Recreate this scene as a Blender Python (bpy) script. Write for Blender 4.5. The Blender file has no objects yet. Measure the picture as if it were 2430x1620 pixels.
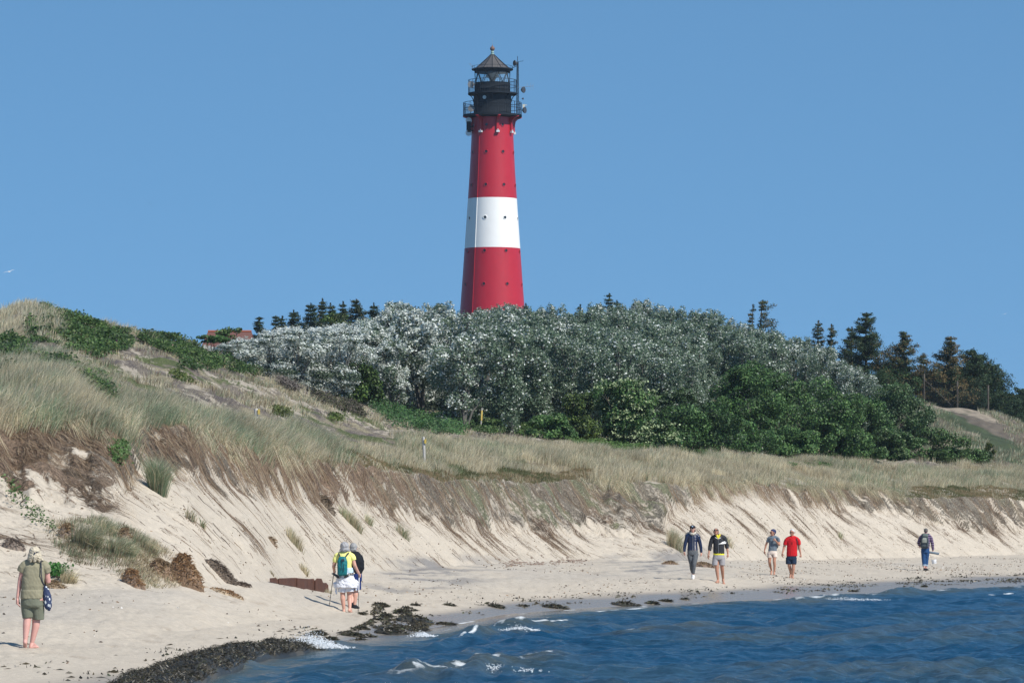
import bpy, math, random
import numpy as np
from mathutils import Vector, Matrix
R = math.radians
sc = bpy.context.scene
COL = sc.collection
# ------------------------------------------------------------------ camera
F = 10125.0            # focal length in photo pixels (150 mm on 36 mm)
CX, HY, CZ = 1215.0, 1228.0, 2.4
cam = bpy.data.cameras.new('camera'); camo = bpy.data.objects.new('camera', cam); COL.objects.link(camo)
camo.location = (0, 0, CZ); camo.rotation_euler = (R(90), 0, 0)
cam.lens = 150; cam.sensor_width = 36; cam.shift_y = (HY-810.0)/2430.0
cam.clip_start = 1; cam.clip_end = 30000
sc.camera = camo
# ------------------------------------------------------------------ world
SUN_EL, SUN_AZ = 46.0, 131.0     # azimuth clockwise from +Y (view direction)
sd = Vector((math.sin(R(SUN_AZ))*math.cos(R(SUN_EL)), math.cos(R(SUN_AZ))*math.cos(R(SUN_EL)), math.sin(R(SUN_EL))))
w = bpy.data.worlds.new('World'); sc.world = w; w.use_nodes = True
nt = w.node_tree; bg = nt.nodes['Background']
sky = nt.nodes.new('ShaderNodeTexSky'); sky.sky_type = 'NISHITA'; sky.sun_disc = False
sky.sun_elevation = R(SUN_EL); sky.sun_rotation = R(SUN_AZ)
sky.altitude = 0; sky.air_density = 1.0; sky.dust_density = 0.0; sky.ozone_density = 3.0
tc = nt.nodes.new('ShaderNodeTexCoord'); ad = nt.nodes.new('ShaderNodeVectorMath'); ad.operation = 'ADD'
ad.inputs[1].default_value = (0, 0, 0.26)
nt.links.new(tc.outputs['Generated'], ad.inputs[0]); nt.links.new(ad.outputs[0], sky.inputs[0])
hs = nt.nodes.new('ShaderNodeHueSaturation'); hs.inputs['Saturation'].default_value = 1.0
nt.links.new(sky.outputs[0], hs.inputs['Color'])
tn = nt.nodes.new('ShaderNodeVectorMath'); tn.operation = 'MULTIPLY'; tn.inputs[1].default_value = (.765, 1.08, 1.125)   # clear maritime blue
nt.links.new(hs.outputs[0], tn.inputs[0]); nt.links.new(tn.outputs[0], bg.inputs[0]); bg.inputs[1].default_value = 0.11
sun = bpy.data.lights.new('sun', 'SUN'); suno = bpy.data.objects.new('sun', sun); COL.objects.link(suno)
sun.energy = 4.5; sun.angle = R(0.5); sun.color = (1.0, 0.95, 0.87)
suno.rotation_euler = sd.to_track_quat('Z', 'Y').to_euler(); suno.location = (0, 0, 60)
sc.view_settings.view_transform = 'Standard'; sc.view_settings.look = 'None'
sc.view_settings.exposure = 0.30; sc.view_settings.gamma = 1; sc.view_settings.use_curve_mapping = False
sc.cycles.max_bounces = 6; sc.cycles.diffuse_bounces = 2; sc.cycles.glossy_bounces = 3
sc.cycles.transmission_bounces = 4; sc.cycles.transparent_max_bounces = 8; sc.cycles.volume_bounces = 0
sc.cycles.sample_clamp_indirect = 5
# ------------------------------------------------------------------ helpers
rng = np.random.default_rng(7)
def at(x, y, Y):
    "photo pixel + distance -> point"
    return Vector(((x-CX)/F*Y, Y, CZ-(y-HY)/F*Y))
def _h(i, j, s):
    n = (i.astype(np.int64)*374761393 + j.astype(np.int64)*668265263 + s*974634777) & 0xffffffff
    n = ((n ^ (n >> 13))*1274126177) & 0xffffffff
    n = (n ^ (n >> 16)) & 0xffffffff
    return n/4294967295.0
def vnoise(x, y, s=0):
    xi = np.floor(x); yi = np.floor(y); fx = x-xi; fy = y-yi
    fx = fx*fx*fx*(fx*(fx*6-15)+10); fy = fy*fy*fy*(fy*(fy*6-15)+10)
    a = _h(xi, yi, s); b = _h(xi+1, yi, s); c = _h(xi, yi+1, s); d = _h(xi+1, yi+1, s)
    return (a*(1-fx)+b*fx)*(1-fy)+(c*(1-fx)+d*fx)*fy
def fbm(x, y, s=0, o=4, g=.5):
    t = 0; A = 1; n = 0
    for k in range(o):
        t = t+A*(vnoise(x*2**k+k*17.3, y*2**k+k*9.1, s+k)*2-1); n += A; A *= g
    return t/n
def sstep(a, b, x):
    t = np.clip((x-a)/(b-a), 0, 1); return t*t*(3-2*t)
def mixc(c, d, m):
    return c*(1-m[..., None])+np.asarray(d)*m[..., None]
def mat(name, color=(.5, .5, .5), rough=.7, metal=0., spec=.5, build=None):
    m = bpy.data.materials.new(name); m.use_nodes = True
    b = m.node_tree.nodes['Principled BSDF']
    b.inputs['Base Color'].default_value = (*color, 1); b.inputs['Roughness'].default_value = rough
    b.inputs['Metallic'].default_value = metal; b.inputs['Specular IOR Level'].default_value = spec
    if build: build(m.node_tree, b)
    return m
def noisy(scale=20, amt=.25, bump=0., det=4, bscale=None, dist=.01):
    "procedural colour variation and bump"
    def f(t, b):
        c = tuple(b.inputs['Base Color'].default_value)
        tc = t.nodes.new('ShaderNodeTexCoord'); n = t.nodes.new('ShaderNodeTexNoise')
        n.inputs['Scale'].default_value = scale; n.inputs['Detail'].default_value = det
        t.links.new(tc.outputs['Object'], n.inputs['Vector'])
        r = t.nodes.new('ShaderNodeMix'); r.data_type = 'RGBA'
        r.inputs['A'].default_value = tuple(max(0, v*(1-amt)) for v in c[:3])+(1,)
        r.inputs['B'].default_value = tuple(min(1, v*(1+amt)) for v in c[:3])+(1,)
        t.links.new(n.outputs['Fac'], r.inputs['Factor']); t.links.new(r.outputs['Result'], b.inputs['Base Color'])
        if bump:
            n2 = t.nodes.new('ShaderNodeTexNoise'); n2.inputs['Scale'].default_value = bscale or scale*2
            t.links.new(tc.outputs['Object'], n2.inputs['Vector'])
            bp = t.nodes.new('ShaderNodeBump'); bp.inputs['Strength'].default_value = bump; bp.inputs['Distance'].default_value = dist
            t.links.new(n2.outputs['Fac'], bp.inputs['Height']); t.links.new(bp.outputs['Normal'], b.inputs['Normal'])
    return f
def attr_col(name='col', trans=0.0, nscale=0, namt=.2):
    "base colour from the painted-on pigment attribute"
    def f(t, b):
        a = t.nodes.new('ShaderNodeAttribute'); a.attribute_name = name
        src = a.outputs['Color']
        if nscale:
            tc = t.nodes.new('ShaderNodeTexCoord'); n = t.nodes.new('ShaderNodeTexNoise')
            n.inputs['Scale'].default_value = nscale; n.inputs['Detail'].default_value = 5; n.inputs['Roughness'].default_value = .7
            t.links.new(tc.outputs['Object'], n.inputs['Vector'])
            mr = t.nodes.new('ShaderNodeMapRange'); mr.inputs['From Min'].default_value = .3; mr.inputs['From Max'].default_value = .7
            mr.inputs['To Min'].default_value = 1-namt; mr.inputs['To Max'].default_value = 1+namt
            t.links.new(n.outputs['Fac'], mr.inputs['Value'])
            vm = t.nodes.new('ShaderNodeVectorMath'); vm.operation = 'SCALE'
            t.links.new(src, vm.inputs[0]); t.links.new(mr.outputs[0], vm.inputs['Scale']); src = vm.outputs[0]
        t.links.new(src, b.inputs['Base Color'])
        if trans:
            o = t.nodes['Material Output']; tr = t.nodes.new('ShaderNodeBsdfTranslucent'); mx = t.nodes.new('ShaderNodeMixShader')
            mx.inputs[0].default_value = trans
            t.links.new(src, tr.inputs[0]); t.links.new(b.outputs[0], mx.inputs[1]); t.links.new(tr.outputs[0], mx.inputs[2])
            t.links.new(mx.outputs[0], o.inputs[0])
    return f
def tag(o, label=None, cat=None, group=None, kind=None):
    if label: o['label'] = label
    if cat: o['category'] = cat
    if group: o['group'] = group
    if kind: o['kind'] = kind
    return o
def link(name, me, m=None, parent=None, loc=None):
    o = bpy.data.objects.new(name, me); COL.objects.link(o)
    if me is not None and m is not None:
        for q in (m if isinstance(m, (list, tuple)) else [m]): me.materials.append(q)
    if parent is not None: o.parent = parent
    if loc is not None: o.location = loc
    return o
def empty(name, loc, rz=0):
    o = bpy.data.objects.new(name, None); COL.objects.link(o); o.location = loc; o.rotation_euler = (0, 0, rz)
    o.empty_display_size = .2; return o
def npmesh(name, V, quads=None, tris=None, col=None, smooth=True, uv=None):
    "fast mesh from numpy arrays"
    V = np.asarray(V, np.float32).reshape(-1, 3); me = bpy.data.meshes.new(name)
    nq = 0 if quads is None else len(quads); ntr = 0 if tris is None else len(tris)
    me.vertices.add(len(V)); me.vertices.foreach_set('co', V.ravel())
    L = []; st = []; c = 0
    if nq: L.append(np.asarray(quads, np.int32).ravel()); st.append(np.arange(nq)*4); c = nq*4
    if ntr: L.append(np.asarray(tris, np.int32).ravel()); st.append(c+np.arange(ntr)*3)
    L = np.concatenate(L); st = np.concatenate(st).astype(np.int32)
    me.loops.add(len(L)); me.loops.foreach_set('vertex_index', L)
    me.polygons.add(nq+ntr); me.polygons.foreach_set('loop_start', st)
    me.polygons.foreach_set('use_smooth', np.full(nq+ntr, smooth))
    me.update(calc_edges=True)
    if col is not None:
        a = me.color_attributes.new('col', 'FLOAT_COLOR', 'POINT')
        cc = np.ones((len(V), 4), np.float32); cc[:, :3] = col; a.data.foreach_set('color', cc.ravel())
    return me
def gridfaces(nr, nc):
    i = np.arange((nr-1)*nc).reshape(nr-1, nc)[:, :-1].ravel()
    return np.stack([i, i+1, i+nc+1, i+nc], 1)
class MB:
    "collects lathes, tubes and boxes into one mesh"
    def __init__(s): s.v = []; s.f = []
    def add(s, V, Fc):
        o = len(s.v); s.v += [tuple(p) for p in V]; s.f += [tuple(i+o for i in q) for q in Fc]; return s
    def box(s, c, d, M=None, bev=0):
        x, y, z = d[0]/2, d[1]/2, d[2]/2
        V = [Vector((a*x, b*y, e*z)) for a in (-1, 1) for b in (-1, 1) for e in (-1, 1)]
        if M is not None: V = [M @ p for p in V]
        V = [p+Vector(c) for p in V]
        return s.add(V, [(0, 1, 3, 2), (4, 6, 7, 5), (0, 4, 5, 1), (2, 3, 7, 6), (0, 2, 6, 4), (1, 5, 7, 3)])
    def tube(s, pts, rads, n=8, caps=True, flat=1.0):
        pts = [Vector(p) for p in pts]
        if not hasattr(rads, '__len__'): rads = [rads]*len(pts)
        up = None; V = []; Fc = []
        for i, p in enumerate(pts):
            t = (pts[min(i+1, len(pts)-1)]-pts[max(i-1, 0)]).normalized()
            if up is None: up = t.orthogonal().normalized()
            up = (up-t*up.dot(t)); up = up.normalized() if up.length > 1e-6 else t.orthogonal().normalized()
            b = t.cross(up)
            for k in range(n):
                a = 2*math.pi*k/n; V.append(p+(up*math.cos(a)+b*math.sin(a)*flat)*rads[i])
        for i in range(len(pts)-1):
            for k in range(n):
                Fc.append((i*n+k, i*n+(k+1) % n, (i+1)*n+(k+1) % n, (i+1)*n+k))
        if caps: Fc.append(tuple(range(n))[::-1]); Fc.append(tuple((len(pts)-1)*n+k for k in range(n)))
        return s.add(V, Fc)
    def lathe(s, prof, n=32, c=(0, 0, 0), a0=0., a1=2*math.pi, caps=True):
        full = abs(a1-a0-2*math.pi) < 1e-6; m = n if full else n+1; V = []; Fc = []
        for r, z in prof:
            for k in range(m):
                a = a0+(a1-a0)*k/n; V.append((c[0]+r*math.cos(a), c[1]+r*math.sin(a), c[2]+z))
        for i in range(len(prof)-1):
            for k in range(n): Fc.append((i*m+k, i*m+(k+1) % m, (i+1)*m+(k+1) % m, (i+1)*m+k))
        if caps and full:
            if prof[0][0] > 1e-4: Fc.append(tuple(range(m))[::-1])
            if prof[-1][0] > 1e-4: Fc.append(tuple((len(prof)-1)*m+k for k in range(m)))
        return s.add(V, Fc)
    def ball(s, c, r, n=12, M=None):
        r = r if hasattr(r, '__len__') else (r, r, r); V = []; Fc = []; h = n//2
        for i in range(h+1):
            th = math.pi*i/h
            for k in range(n):
                a = 2*math.pi*k/n; p = Vector((r[0]*math.sin(th)*math.cos(a), r[1]*math.sin(th)*math.sin(a), -r[2]*math.cos(th)))
                if M is not None: p = M @ p
                V.append(p+Vector(c))
        for i in range(h):
            for k in range(n): Fc.append((i*n+k, i*n+(k+1) % n, (i+1)*n+(k+1) % n, (i+1)*n+k))
        return s.add(V, Fc)
    def build(s, name, m, parent=None, smooth=True, sharp=40, loc=None):
        me = bpy.data.meshes.new(name); me.from_pydata(s.v, [], s.f); me.update()
        if smooth:
            me.polygons.foreach_set('use_smooth', [True]*len(me.polygons))
            try: me.set_sharp_from_angle(angle=R(sharp))
            except Exception: pass
        return link(name, me, m, parent, loc)
# ------------------------------------------------------------------ terrain
def tab(pts, xs, sm=0):
    p = np.array(pts, float); v = np.interp(xs, p[:, 0], p[:, 1])
    return v
XD = np.arange(-160, 2601, 4.0)
XL = -160-np.cumsum(np.linspace(10, 160, 70)); XR = 2600+np.cumsum(np.linspace(10, 150, 70))
XS = np.concatenate([XL[::-1], XD, XR]); NC = len(XS)
def smooth_x(v, n=9):
    k = np.hanning(n+2)[1:-1]; k /= k.sum(); return np.convolve(np.pad(v, n//2, 'edge'), k, 'valid')
WLY = [(-7000, 20), (-3409, 30), (-1598, 40), (-888, 46), (-343, 52), (0, 57), (300, 60.5), (450, 64), (600, 73), (700, 79), (850, 84.7), (1000, 91), (1100, 98), (1200, 106),
       (1400, 113.5), (1600, 119), (1800, 125), (2000, 132), (2200, 139), (2430, 147), (3000, 160), (4500, 180), (9000, 200)]
def waterline(x): return tab(WLY, x)
Y1 = smooth_x(waterline(XS), 15); Z1 = np.zeros(NC)
K2 = [(-7000, 24, .35), (-3409, 36, .35), (-1598, 49, .35), (-888, 56, .33), (-343, 62, .3), (0, 67, .3), (75, 69, .3), (300, 75, .3), (450, 80, .28), (600, 87, .25), (820, 98, .22),
      (1000, 106, .3), (1200, 118, .35), (1400, 126, .4), (1670, 132, .44), (1855, 148, .37), (2195, 174, .27), (2430, 186, .3), (3000, 205, .3), (4500, 225, .3), (9000, 250, .3)]
Y2 = smooth_x(tab([(a, b) for a, b, c in K2], XS), 15); Z2 = smooth_x(tab([(a, c) for a, b, c in K2], XS), 15)
K3 = [(-7000, 38, .95), (-1598, 66, .95), (-500, 80, .95), (0, 85, .95), (300, 86.5, .95), (450, 90, .94), (600, 97, .94), (800, 111, .93), (1000, 125, .93), (1200, 140, .92), (1400, 152, .90),
      (1600, 157, .85), (1800, 172, .67), (2000, 190, .54), (2200, 200, .54), (2430, 212, .56), (3000, 230, .6), (4500, 255, .6), (9000, 290, .6)]
Y3 = smooth_x(tab([(a, b) for a, b, c in K3], XS), 21); Z3 = smooth_x(tab([(a, c) for a, b, c in K3], XS), 21)
nz = lambda f, s, o=3: fbm(XS*f, XS*0, s, o)
y4 = smooth_x(tab([(-7000, 1180), (0, 1175), (100, 1200), (200, 1215), (280, 1205), (330, 1120), (380, 1130), (450, 1140), (560, 1150), (650, 1178), (750, 1188), (850, 1215), (1000, 1240), (1150, 1262), (1300, 1268),
     (1500, 1270), (1570, 1250), (1640, 1190), (1750, 1170), (1850, 1188), (1950, 1215), (2050, 1215), (2150, 1225), (2250, 1250), (2350, 1265), (2430, 1265), (9000, 1250)], XS), 9)
y5 = smooth_x(tab([(-7000, 1010), (0, 1012), (150, 1002), (250, 1008), (300, 1052), (350, 1012), (450, 1022), (600, 1072), (700, 1080), (800, 1098), (900, 1112), (1000, 1128), (1100, 1137), (1200, 1142), (1300, 1142),
     (1400, 1141), (1500, 1148), (1600, 1148), (1700, 1158), (1800, 1148), (1900, 1165), (2000, 1160), (2100, 1170), (2200, 1180), (2300, 1182), (2430, 1188), (9000, 1190)], XS), 9)
y5 = y5+nz(.02, 3)*6; y4 = np.maximum(y4+nz(.03, 5)*14, y5+12)
rr = smooth_x(tab([(-7000, .3), (0, .24), (400, .2), (800, .165), (1200, .155), (1500, .165), (1800, .19), (2100, .225), (2430, .25), (9000, .3)], XS), 21)
def solve(Z0, Y0, y, r):
    k = (HY-y)/F; d = (CZ+k*Y0-Z0)/(r-k); return np.maximum(Y0+d, Y0+.5)
Y4 = solve(Z3, Y3, y4, rr); Z4 = CZ-(y4-HY)/F*Y4
Y5 = solve(Z4, Y4, y5, rr*1.9); Z5 = CZ-(y5-HY)/F*Y5
y6 = smooth_x(tab([(-7000, 950), (0, 948), (100, 935), (170, 938), (230, 980), (270, 1000), (330, 990), (420, 994), (500, 1012), (600, 1038), (700, 1058), (800, 1075), (900, 1093), (1000, 1108), (1100, 1120), (1200, 1124),
     (1300, 1122), (1400, 1118), (1600, 1130), (1800, 1130), (2000, 1140), (2200, 1152), (2430, 1158), (9000, 1165)], XS), 11)
y6 = np.minimum(y6, y5-8); Y6 = Y5+tab([(-7000, 6), (0, 7), (600, 8), (1200, 10), (9000, 12)], XS); Z6 = CZ-(y6-HY)/F*Y6
y7 = smooth_x(tab([(-7000, 905), (0, 908), (150, 905), (250, 950), (400, 962), (500, 985), (600, 1007), (700, 1027), (800, 1046), (900, 1060), (1000, 1070), (1200, 1088), (1400, 1088), (1600, 1098), (1800, 1108), (2000, 1115),
     (2200, 1124), (2430, 1132), (9000, 1140)], XS), 15)
Y7 = Y6+tab([(-7000, 10), (600, 12), (1200, 14), (9000, 16)], XS); Z7 = CZ-(y7-HY)/F*Y7
y8 = smooth_x(tab([(-7000, 900), (-1500, 860), (-400, 790), (0, 745), (50, 724), (90, 717), (130, 732), (180, 748), (250, 768), (300, 780), (400, 798), (450, 810), (500, 838), (550, 864), (600, 887), (700, 925), (800, 960),
     (860, 985), (930, 1010), (1000, 1030), (1100, 1040), (1200, 1042), (1300, 1045), (1400, 1052), (1600, 1068), (1800, 1080), (2000, 1090), (2200, 1098), (2430, 1108), (9000, 1120)], XS), 9)
y8 = y8+13*(1-sstep(480, 620, XS))
Y8 = np.maximum(tab([(-7000, 150), (0, 172), (500, 178), (800, 190), (1000, 200), (1200, 210), (1600, 222), (2000, 240), (2430, 258), (9000, 340)], XS), Y7+6); Z8 = CZ-(y8-HY)/F*Y8
Z9 = smooth_x(tab([(-7000, 6), (0, 8), (400, 9), (600, 11.6), (800, 12.4), (1000, 13.1), (1200, 13), (1500, 13.4), (1650, 13.3), (1750, 12.2), (1850, 11.6), (1950, 11.2), (2100, 11.0), (2170, 10.9), (2240, 10.2), (2330, 9.9), (2400, 9.3), (2430, 8.8),
     (2520, 7), (2700, 5), (3500, 4), (9000, 4)], XS), 11)
Y9 = tab([(-7000, 300), (2000, 320), (2240, 302), (9000, 302)], XS); Y9 = np.maximum(Y9, Y8+8)
Z10 = np.minimum(Z9, 12.6)-.6; Y10 = Y9+70
n1 = np.ones(NC)
KY = np.stack([n1*4+0*Y1, Y1*.8, Y1, Y2, Y3, Y4, Y5, Y6, Y7, Y8, Y9, Y10, n1*900, n1*2400])
KZ = np.stack([n1*-3, n1*-.8, Z1, Z2, Z3, Z4, Z5, Z6, Z7, Z8, Z9, Z10, n1*5, n1*3])
NS = [3, 12, 55, 90, 170, 120, 70, 50, 130, 70, 12, 8, 4]
SEG = []; TT = []
for k, n in enumerate(NS):
    SEG += [k]*n; TT += list(np.arange(n)/n)
SEG.append(len(NS)-1); TT.append(1.0)
SEG = np.array(SEG); TT = np.array(TT); NR = len(SEG)
GY = KY[SEG]*(1-TT[:, None])+KY[SEG+1]*TT[:, None]
GZ = KZ[SEG]*(1-TT[:, None])+KZ[SEG+1]*TT[:, None]
U = SEG+TT                                        # row parameter: 2 waterline 3 berm 4 toe 5 scarp foot 6 scarp edge 7 foredune 8 plateau 9 ridge 10 hill
UU = np.repeat(U[:, None], NC, 1)
GX = (XS[None, :]-CX)/F*GY
for it in range(3):                               # soften the joints between the sections
    GZ[1:-1] = np.where((np.abs(UU[1:-1]-6) > .05), (GZ[:-2]+2*GZ[1:-1]+GZ[2:])/4, GZ[1:-1])
AL = GX*.25+GY*.968; AC = GX*.968-GY*.25           # along-shore and cross-shore coordinates
band = lambda a, b, s=.15: sstep(a-s, a+s, UU)*(1-sstep(b-s, b+s, UU))
m_slope = band(4, 5, .3); m_scarp = band(5, 6, .12); m_fore = band(6.1, 8.4, .3); m_dune = band(8.4, 9.05, .3); m_beach = band(2.6, 4, .3)
D = m_slope*(fbm(AL*.8, AC*.45, 11)*.08+fbm(AL*3+GZ, AC*3, 111, 4)*.035+fbm(AL*4.5, AC*1.6, 12, 3)*.022+fbm(AL*9, AC*4, 13, 2)*.012)
D += m_scarp*(fbm(AL*1.1, AC*.9, 14)*.34+fbm(AL*2.2, AC*4+GZ*4, 15, 4)*.16)
D += m_fore*(fbm(GX*.45, GY*.30, 16)*.35+fbm(GX*1.6, GY*1.0, 17, 3)*.12)
D += m_dune*(fbm(GX*.5, GY*.25, 18)*.45+fbm(GX*1.5, GY*.8, 19, 4)*.22)
D += m_beach*(fbm(AL*.35, AC*.9, 20)*.035+np.abs(fbm(GX*2.6, GY*1.2, 21, 3))*.045+fbm(GX*6, GY*3, 22, 2)*.014)
D += band(9.1, 10.2)*fbm(GX*.2, GY*.12, 23)*.5
GZ = GZ+D
YP = HY+(CZ-GZ)*F/GY                               # projected photo row of every ground vertex
YPmin = np.minimum.accumulate(YP[:np.searchsorted(U, 10.5)], 0)
def ground_px(x, y):
    "first ground point met by the sight line through photo pixel (x, y)"
    c = np.interp(x, XS, np.arange(NC)); c0 = int(np.clip(round(float(c)), 0, NC-1))
    r = int(np.searchsorted(-YPmin[:, c0], -y)); r = min(max(r, 1), len(YPmin)-1)
    a, b = YP[r-1, c0], YP[r, c0]; t = np.clip((a-y)/(a-b+1e-9), 0, 1)
    return np.array([GX[r-1, c0]*(1-t)+GX[r, c0]*t, GY[r-1, c0]*(1-t)+GY[r, c0]*t, GZ[r-1, c0]*(1-t)+GZ[r, c0]*t]), U[r]
def ground_z(X, Y):
    "ground height below a point"
    x = CX+F*X/Y; c0 = int(np.clip(round(float(np.interp(x, XS, np.arange(NC)))), 0, NC-1))
    return float(np.interp(Y, GY[:, c0], GZ[:, c0]))
def ground_pts(X, Y):
    x = CX+F*X/Y; c = np.clip(np.rint(np.interp(x, XS, np.arange(NC))), 0, NC-1).astype(int); out = np.empty(len(X))
    for k in np.unique(c):
        s = c == k; out[s] = np.interp(Y[s], GY[:, k], GZ[:, k])
    return out
# pigments of the ground (its own colours: sand, wet sand, roots and dead matter, heath, turf)
XX = np.repeat(XS[None, :], NR, 0)
C = np.zeros((NR, NC, 3))+np.array([.465, .408, .330])
C *= (1+.07*fbm(GX*.8, GY*.5, 30)+.05*fbm(GX*5, GY*3, 31, 3))[..., None]
C = mixc(C, [.37, .345, .31], np.clip(band(3.2, 4.05, .2)*sstep(.05, .55, fbm(GX*.35+3, GY*.10, 33, 4)+.35*np.exp(-((XX-1180)/420)**2))*.75, 0, 1)*.45)
# dark mineral streaks where the slope meets the beach
ms = band(3.3, 4.25, .15)*np.exp(-(np.minimum(np.abs(XX-1010)/170, np.abs(XX-1560)/130))**2)*sstep(-.1, .35, fbm(AL*.35, AC*2.2, 34, 4))
C = mixc(C, [.17, .165, .165], ms*.8)
# small dark debris on the beach
md = band(2.5, 4.3, .2)*sstep(.42, .6, fbm(GX*2.2, GY*1.1, 35, 4))*.3
C = mixc(C, [.2, .14, .09], md)
# dead roots below the turf edge: fingers that run down the slope
ALs, ACs = AL, AC
AL = AL+.35*fbm(ALs*1.1, ACs*1.3, 361, 3)+.08*fbm(ALs*5, ACs*6, 362, 2); AC = AC+.4*fbm(ALs*1.4+5, ACs*1.2, 363, 3)
fing = fbm(AL*.45, AC*.12, 36, 3)*.9+fbm(AL*2.0, AC*.35, 37, 3)*.8
edge = 5.12-np.clip(fing, -.3, 1.2)*.36
mr = sstep(-.05, .06, UU-edge)*(1-sstep(6, 6.06, UU))
mr *= np.maximum(sstep(-.38, .05, fbm(AL*2.2, AC*4+GZ*4, 38, 4)+.28*(UU-5.35)), .9*sstep(800, 900, XX)*(1-sstep(1560, 1640, XX))*sstep(5.0, 5.25, UU))
rootc = np.zeros_like(C)+np.array([.215, .152, .105])
rootc = mixc(rootc, [.17, .15, .12], sstep(-.2, .3, fbm(AL*.15, AC*.1, 39, 2)-.25+sstep(900, 1200, XX)*.75))
rootc *= (1+.4*fbm(AL*5, AC*3+GZ*4, 40, 4))[..., None]
crust = sstep(850, 1150, XX)
rootc = mixc(rootc, [.20, .175, .135], crust*sstep(-.3, .2, fbm(AL*1.3, AC*1.1, 401, 3)))
rootc = mixc(rootc, [.16, .17, .095], crust*sstep(.05, .35, fbm(AL*.9, AC*.8, 402, 3))*(XX < 1900)*.8)
rootc = mixc(rootc, [.07, .055, .04], sstep(.25, .45, fbm(AL*2.1+9, AC*3+GZ*3, 404, 4))*.7)
barepart = 1-.75*np.exp(-((XX-1745)/95)**2)
C2 = rootc.copy(); CV = np.clip(mr*barepart*(.60+.22*sstep(5.2, 5.9, UU)+.22*(XX > 2120)+.22*(XX < 800)+.25*fbm(AL*.8, AC*1.2+GZ, 405, 3)), 0, 1)
# ragged dark strands lying on the slope
st = band(4.3, 5.2, .25)*sstep(.33, .5, fbm(AL*3.2, AC*.8, 41, 4)+.10*(UU-4.6)+.15*fbm(AL*.3, AC*.3, 411, 2))
C2 = mixc(C2, [.19, .14, .10], st*(1-mr)); CV = np.maximum(CV, st*.62)
# turf, short brown and green grass of the plateau
tf = sstep(5.98, 6.04, UU)*(1-sstep(8.3, 8.7, UU)); CV = CV*(1-tf)
turf = np.zeros_like(C)+np.array([.24, .20, .125]); turf = mixc(turf, [.10, .125, .05], sstep(0, .35, fbm(GX*.7, GY*.3, 42)))
turf = mixc(turf, [.45, .40, .32], sstep(.2, .45, fbm(GX*.9, GY*.35, 43)+.3*sstep(1500, 2300, XX)*(UU < 7.2)))
C = mixc(C, turf, tf)
# the big dune: sand, grey dead heather, moss
dn = sstep(np.where(XX < 950, 7.4, 8.2), np.where(XX < 950, 7.7, 8.5), UU)*(1-sstep(np.where(XX > 2100, 8.7, 9.2), np.where(XX > 2100, 9.0, 9.6), UU))
dc = np.zeros_like(C)+np.array([.44, .385, .31])
n1_ = fbm(GX*.9+GY*.25, GY*.35, 44, 5); n2_ = fbm(GX*3+GY*1.2, GY*1.6, 45, 4)
dc = mixc(dc, [.215, .18, .145], sstep(-.12, .1, n1_+n2_*.8)*.85)
dc = mixc(dc, [.12, .10, .085], sstep(.12, .35, fbm(GX*4+GY*2, GY*2.2, 451, 4))*.7)
dc = mixc(dc, [.13, .14, .06], sstep(.2, .42, fbm(GX*.7+5, GY*.3, 46, 4)))
dsand = np.zeros_like(C)+np.array([.43, .375, .30]); dcov = sstep(-.4, .1, n1_+n2_*.5)*.6+.32
dhe = np.zeros_like(C)+np.array([.20, .17, .135]); dhe = mixc(dhe, [.12, .10, .09], sstep(.1, .3, n2_)); dhe = mixc(dhe, [.30, .26, .17], sstep(.0, .3, fbm(GX*1.2+3, GY*.5, 452, 3))); dhe = mixc(dhe, [.10, .12, .045], sstep(.2, .36, fbm(GX*.7+5, GY*.3, 46, 4)))
C = mixc(C, dsand, dn); C2 = mixc(C2, 0, dn)+dhe*dn[..., None]; CV = CV*(1-dn)+dcov*dn
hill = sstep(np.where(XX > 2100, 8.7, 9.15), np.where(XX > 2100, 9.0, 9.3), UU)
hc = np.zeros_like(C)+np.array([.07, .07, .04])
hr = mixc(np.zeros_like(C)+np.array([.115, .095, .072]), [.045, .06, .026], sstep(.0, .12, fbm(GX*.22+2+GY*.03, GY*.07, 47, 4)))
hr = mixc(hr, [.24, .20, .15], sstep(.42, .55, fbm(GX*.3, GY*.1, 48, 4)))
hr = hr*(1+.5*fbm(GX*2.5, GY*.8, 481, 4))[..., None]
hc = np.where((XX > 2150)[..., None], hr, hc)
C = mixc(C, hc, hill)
AL, AC = ALs, ACs
wet = 1-sstep(2.32, 2.66, UU+.30*(1-sstep(800, 950, XX))+.10*fbm(AL*.25, AC*.3, 49, 3))
C = mixc(C, [.20, .17, .135], wet*.85)
C = np.clip(C, .01, .8)
me = npmesh('terrain', np.stack([GX, GY, GZ], -1), quads=gridfaces(NR, NC), col=C.reshape(-1, 3))
a = me.color_attributes.new('col2', 'FLOAT_COLOR', 'POINT'); cc_ = np.ones((NR*NC, 4), np.float32); cc_[:, :3] = np.clip(C2, .01, .8).reshape(-1, 3); a.data.foreach_set('color', cc_.ravel())
a = me.attributes.new('cover', 'FLOAT', 'POINT'); a.data.foreach_set('value', CV.astype(np.float32).ravel())
a = me.attributes.new('wet', 'FLOAT', 'POINT'); a.data.foreach_set('value', wet.astype(np.float32).ravel())
a = me.attributes.new('rootm', 'FLOAT', 'POINT'); a.data.foreach_set('value', np.clip(mr+tf+dn, 0, 1).astype(np.float32).ravel())
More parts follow.
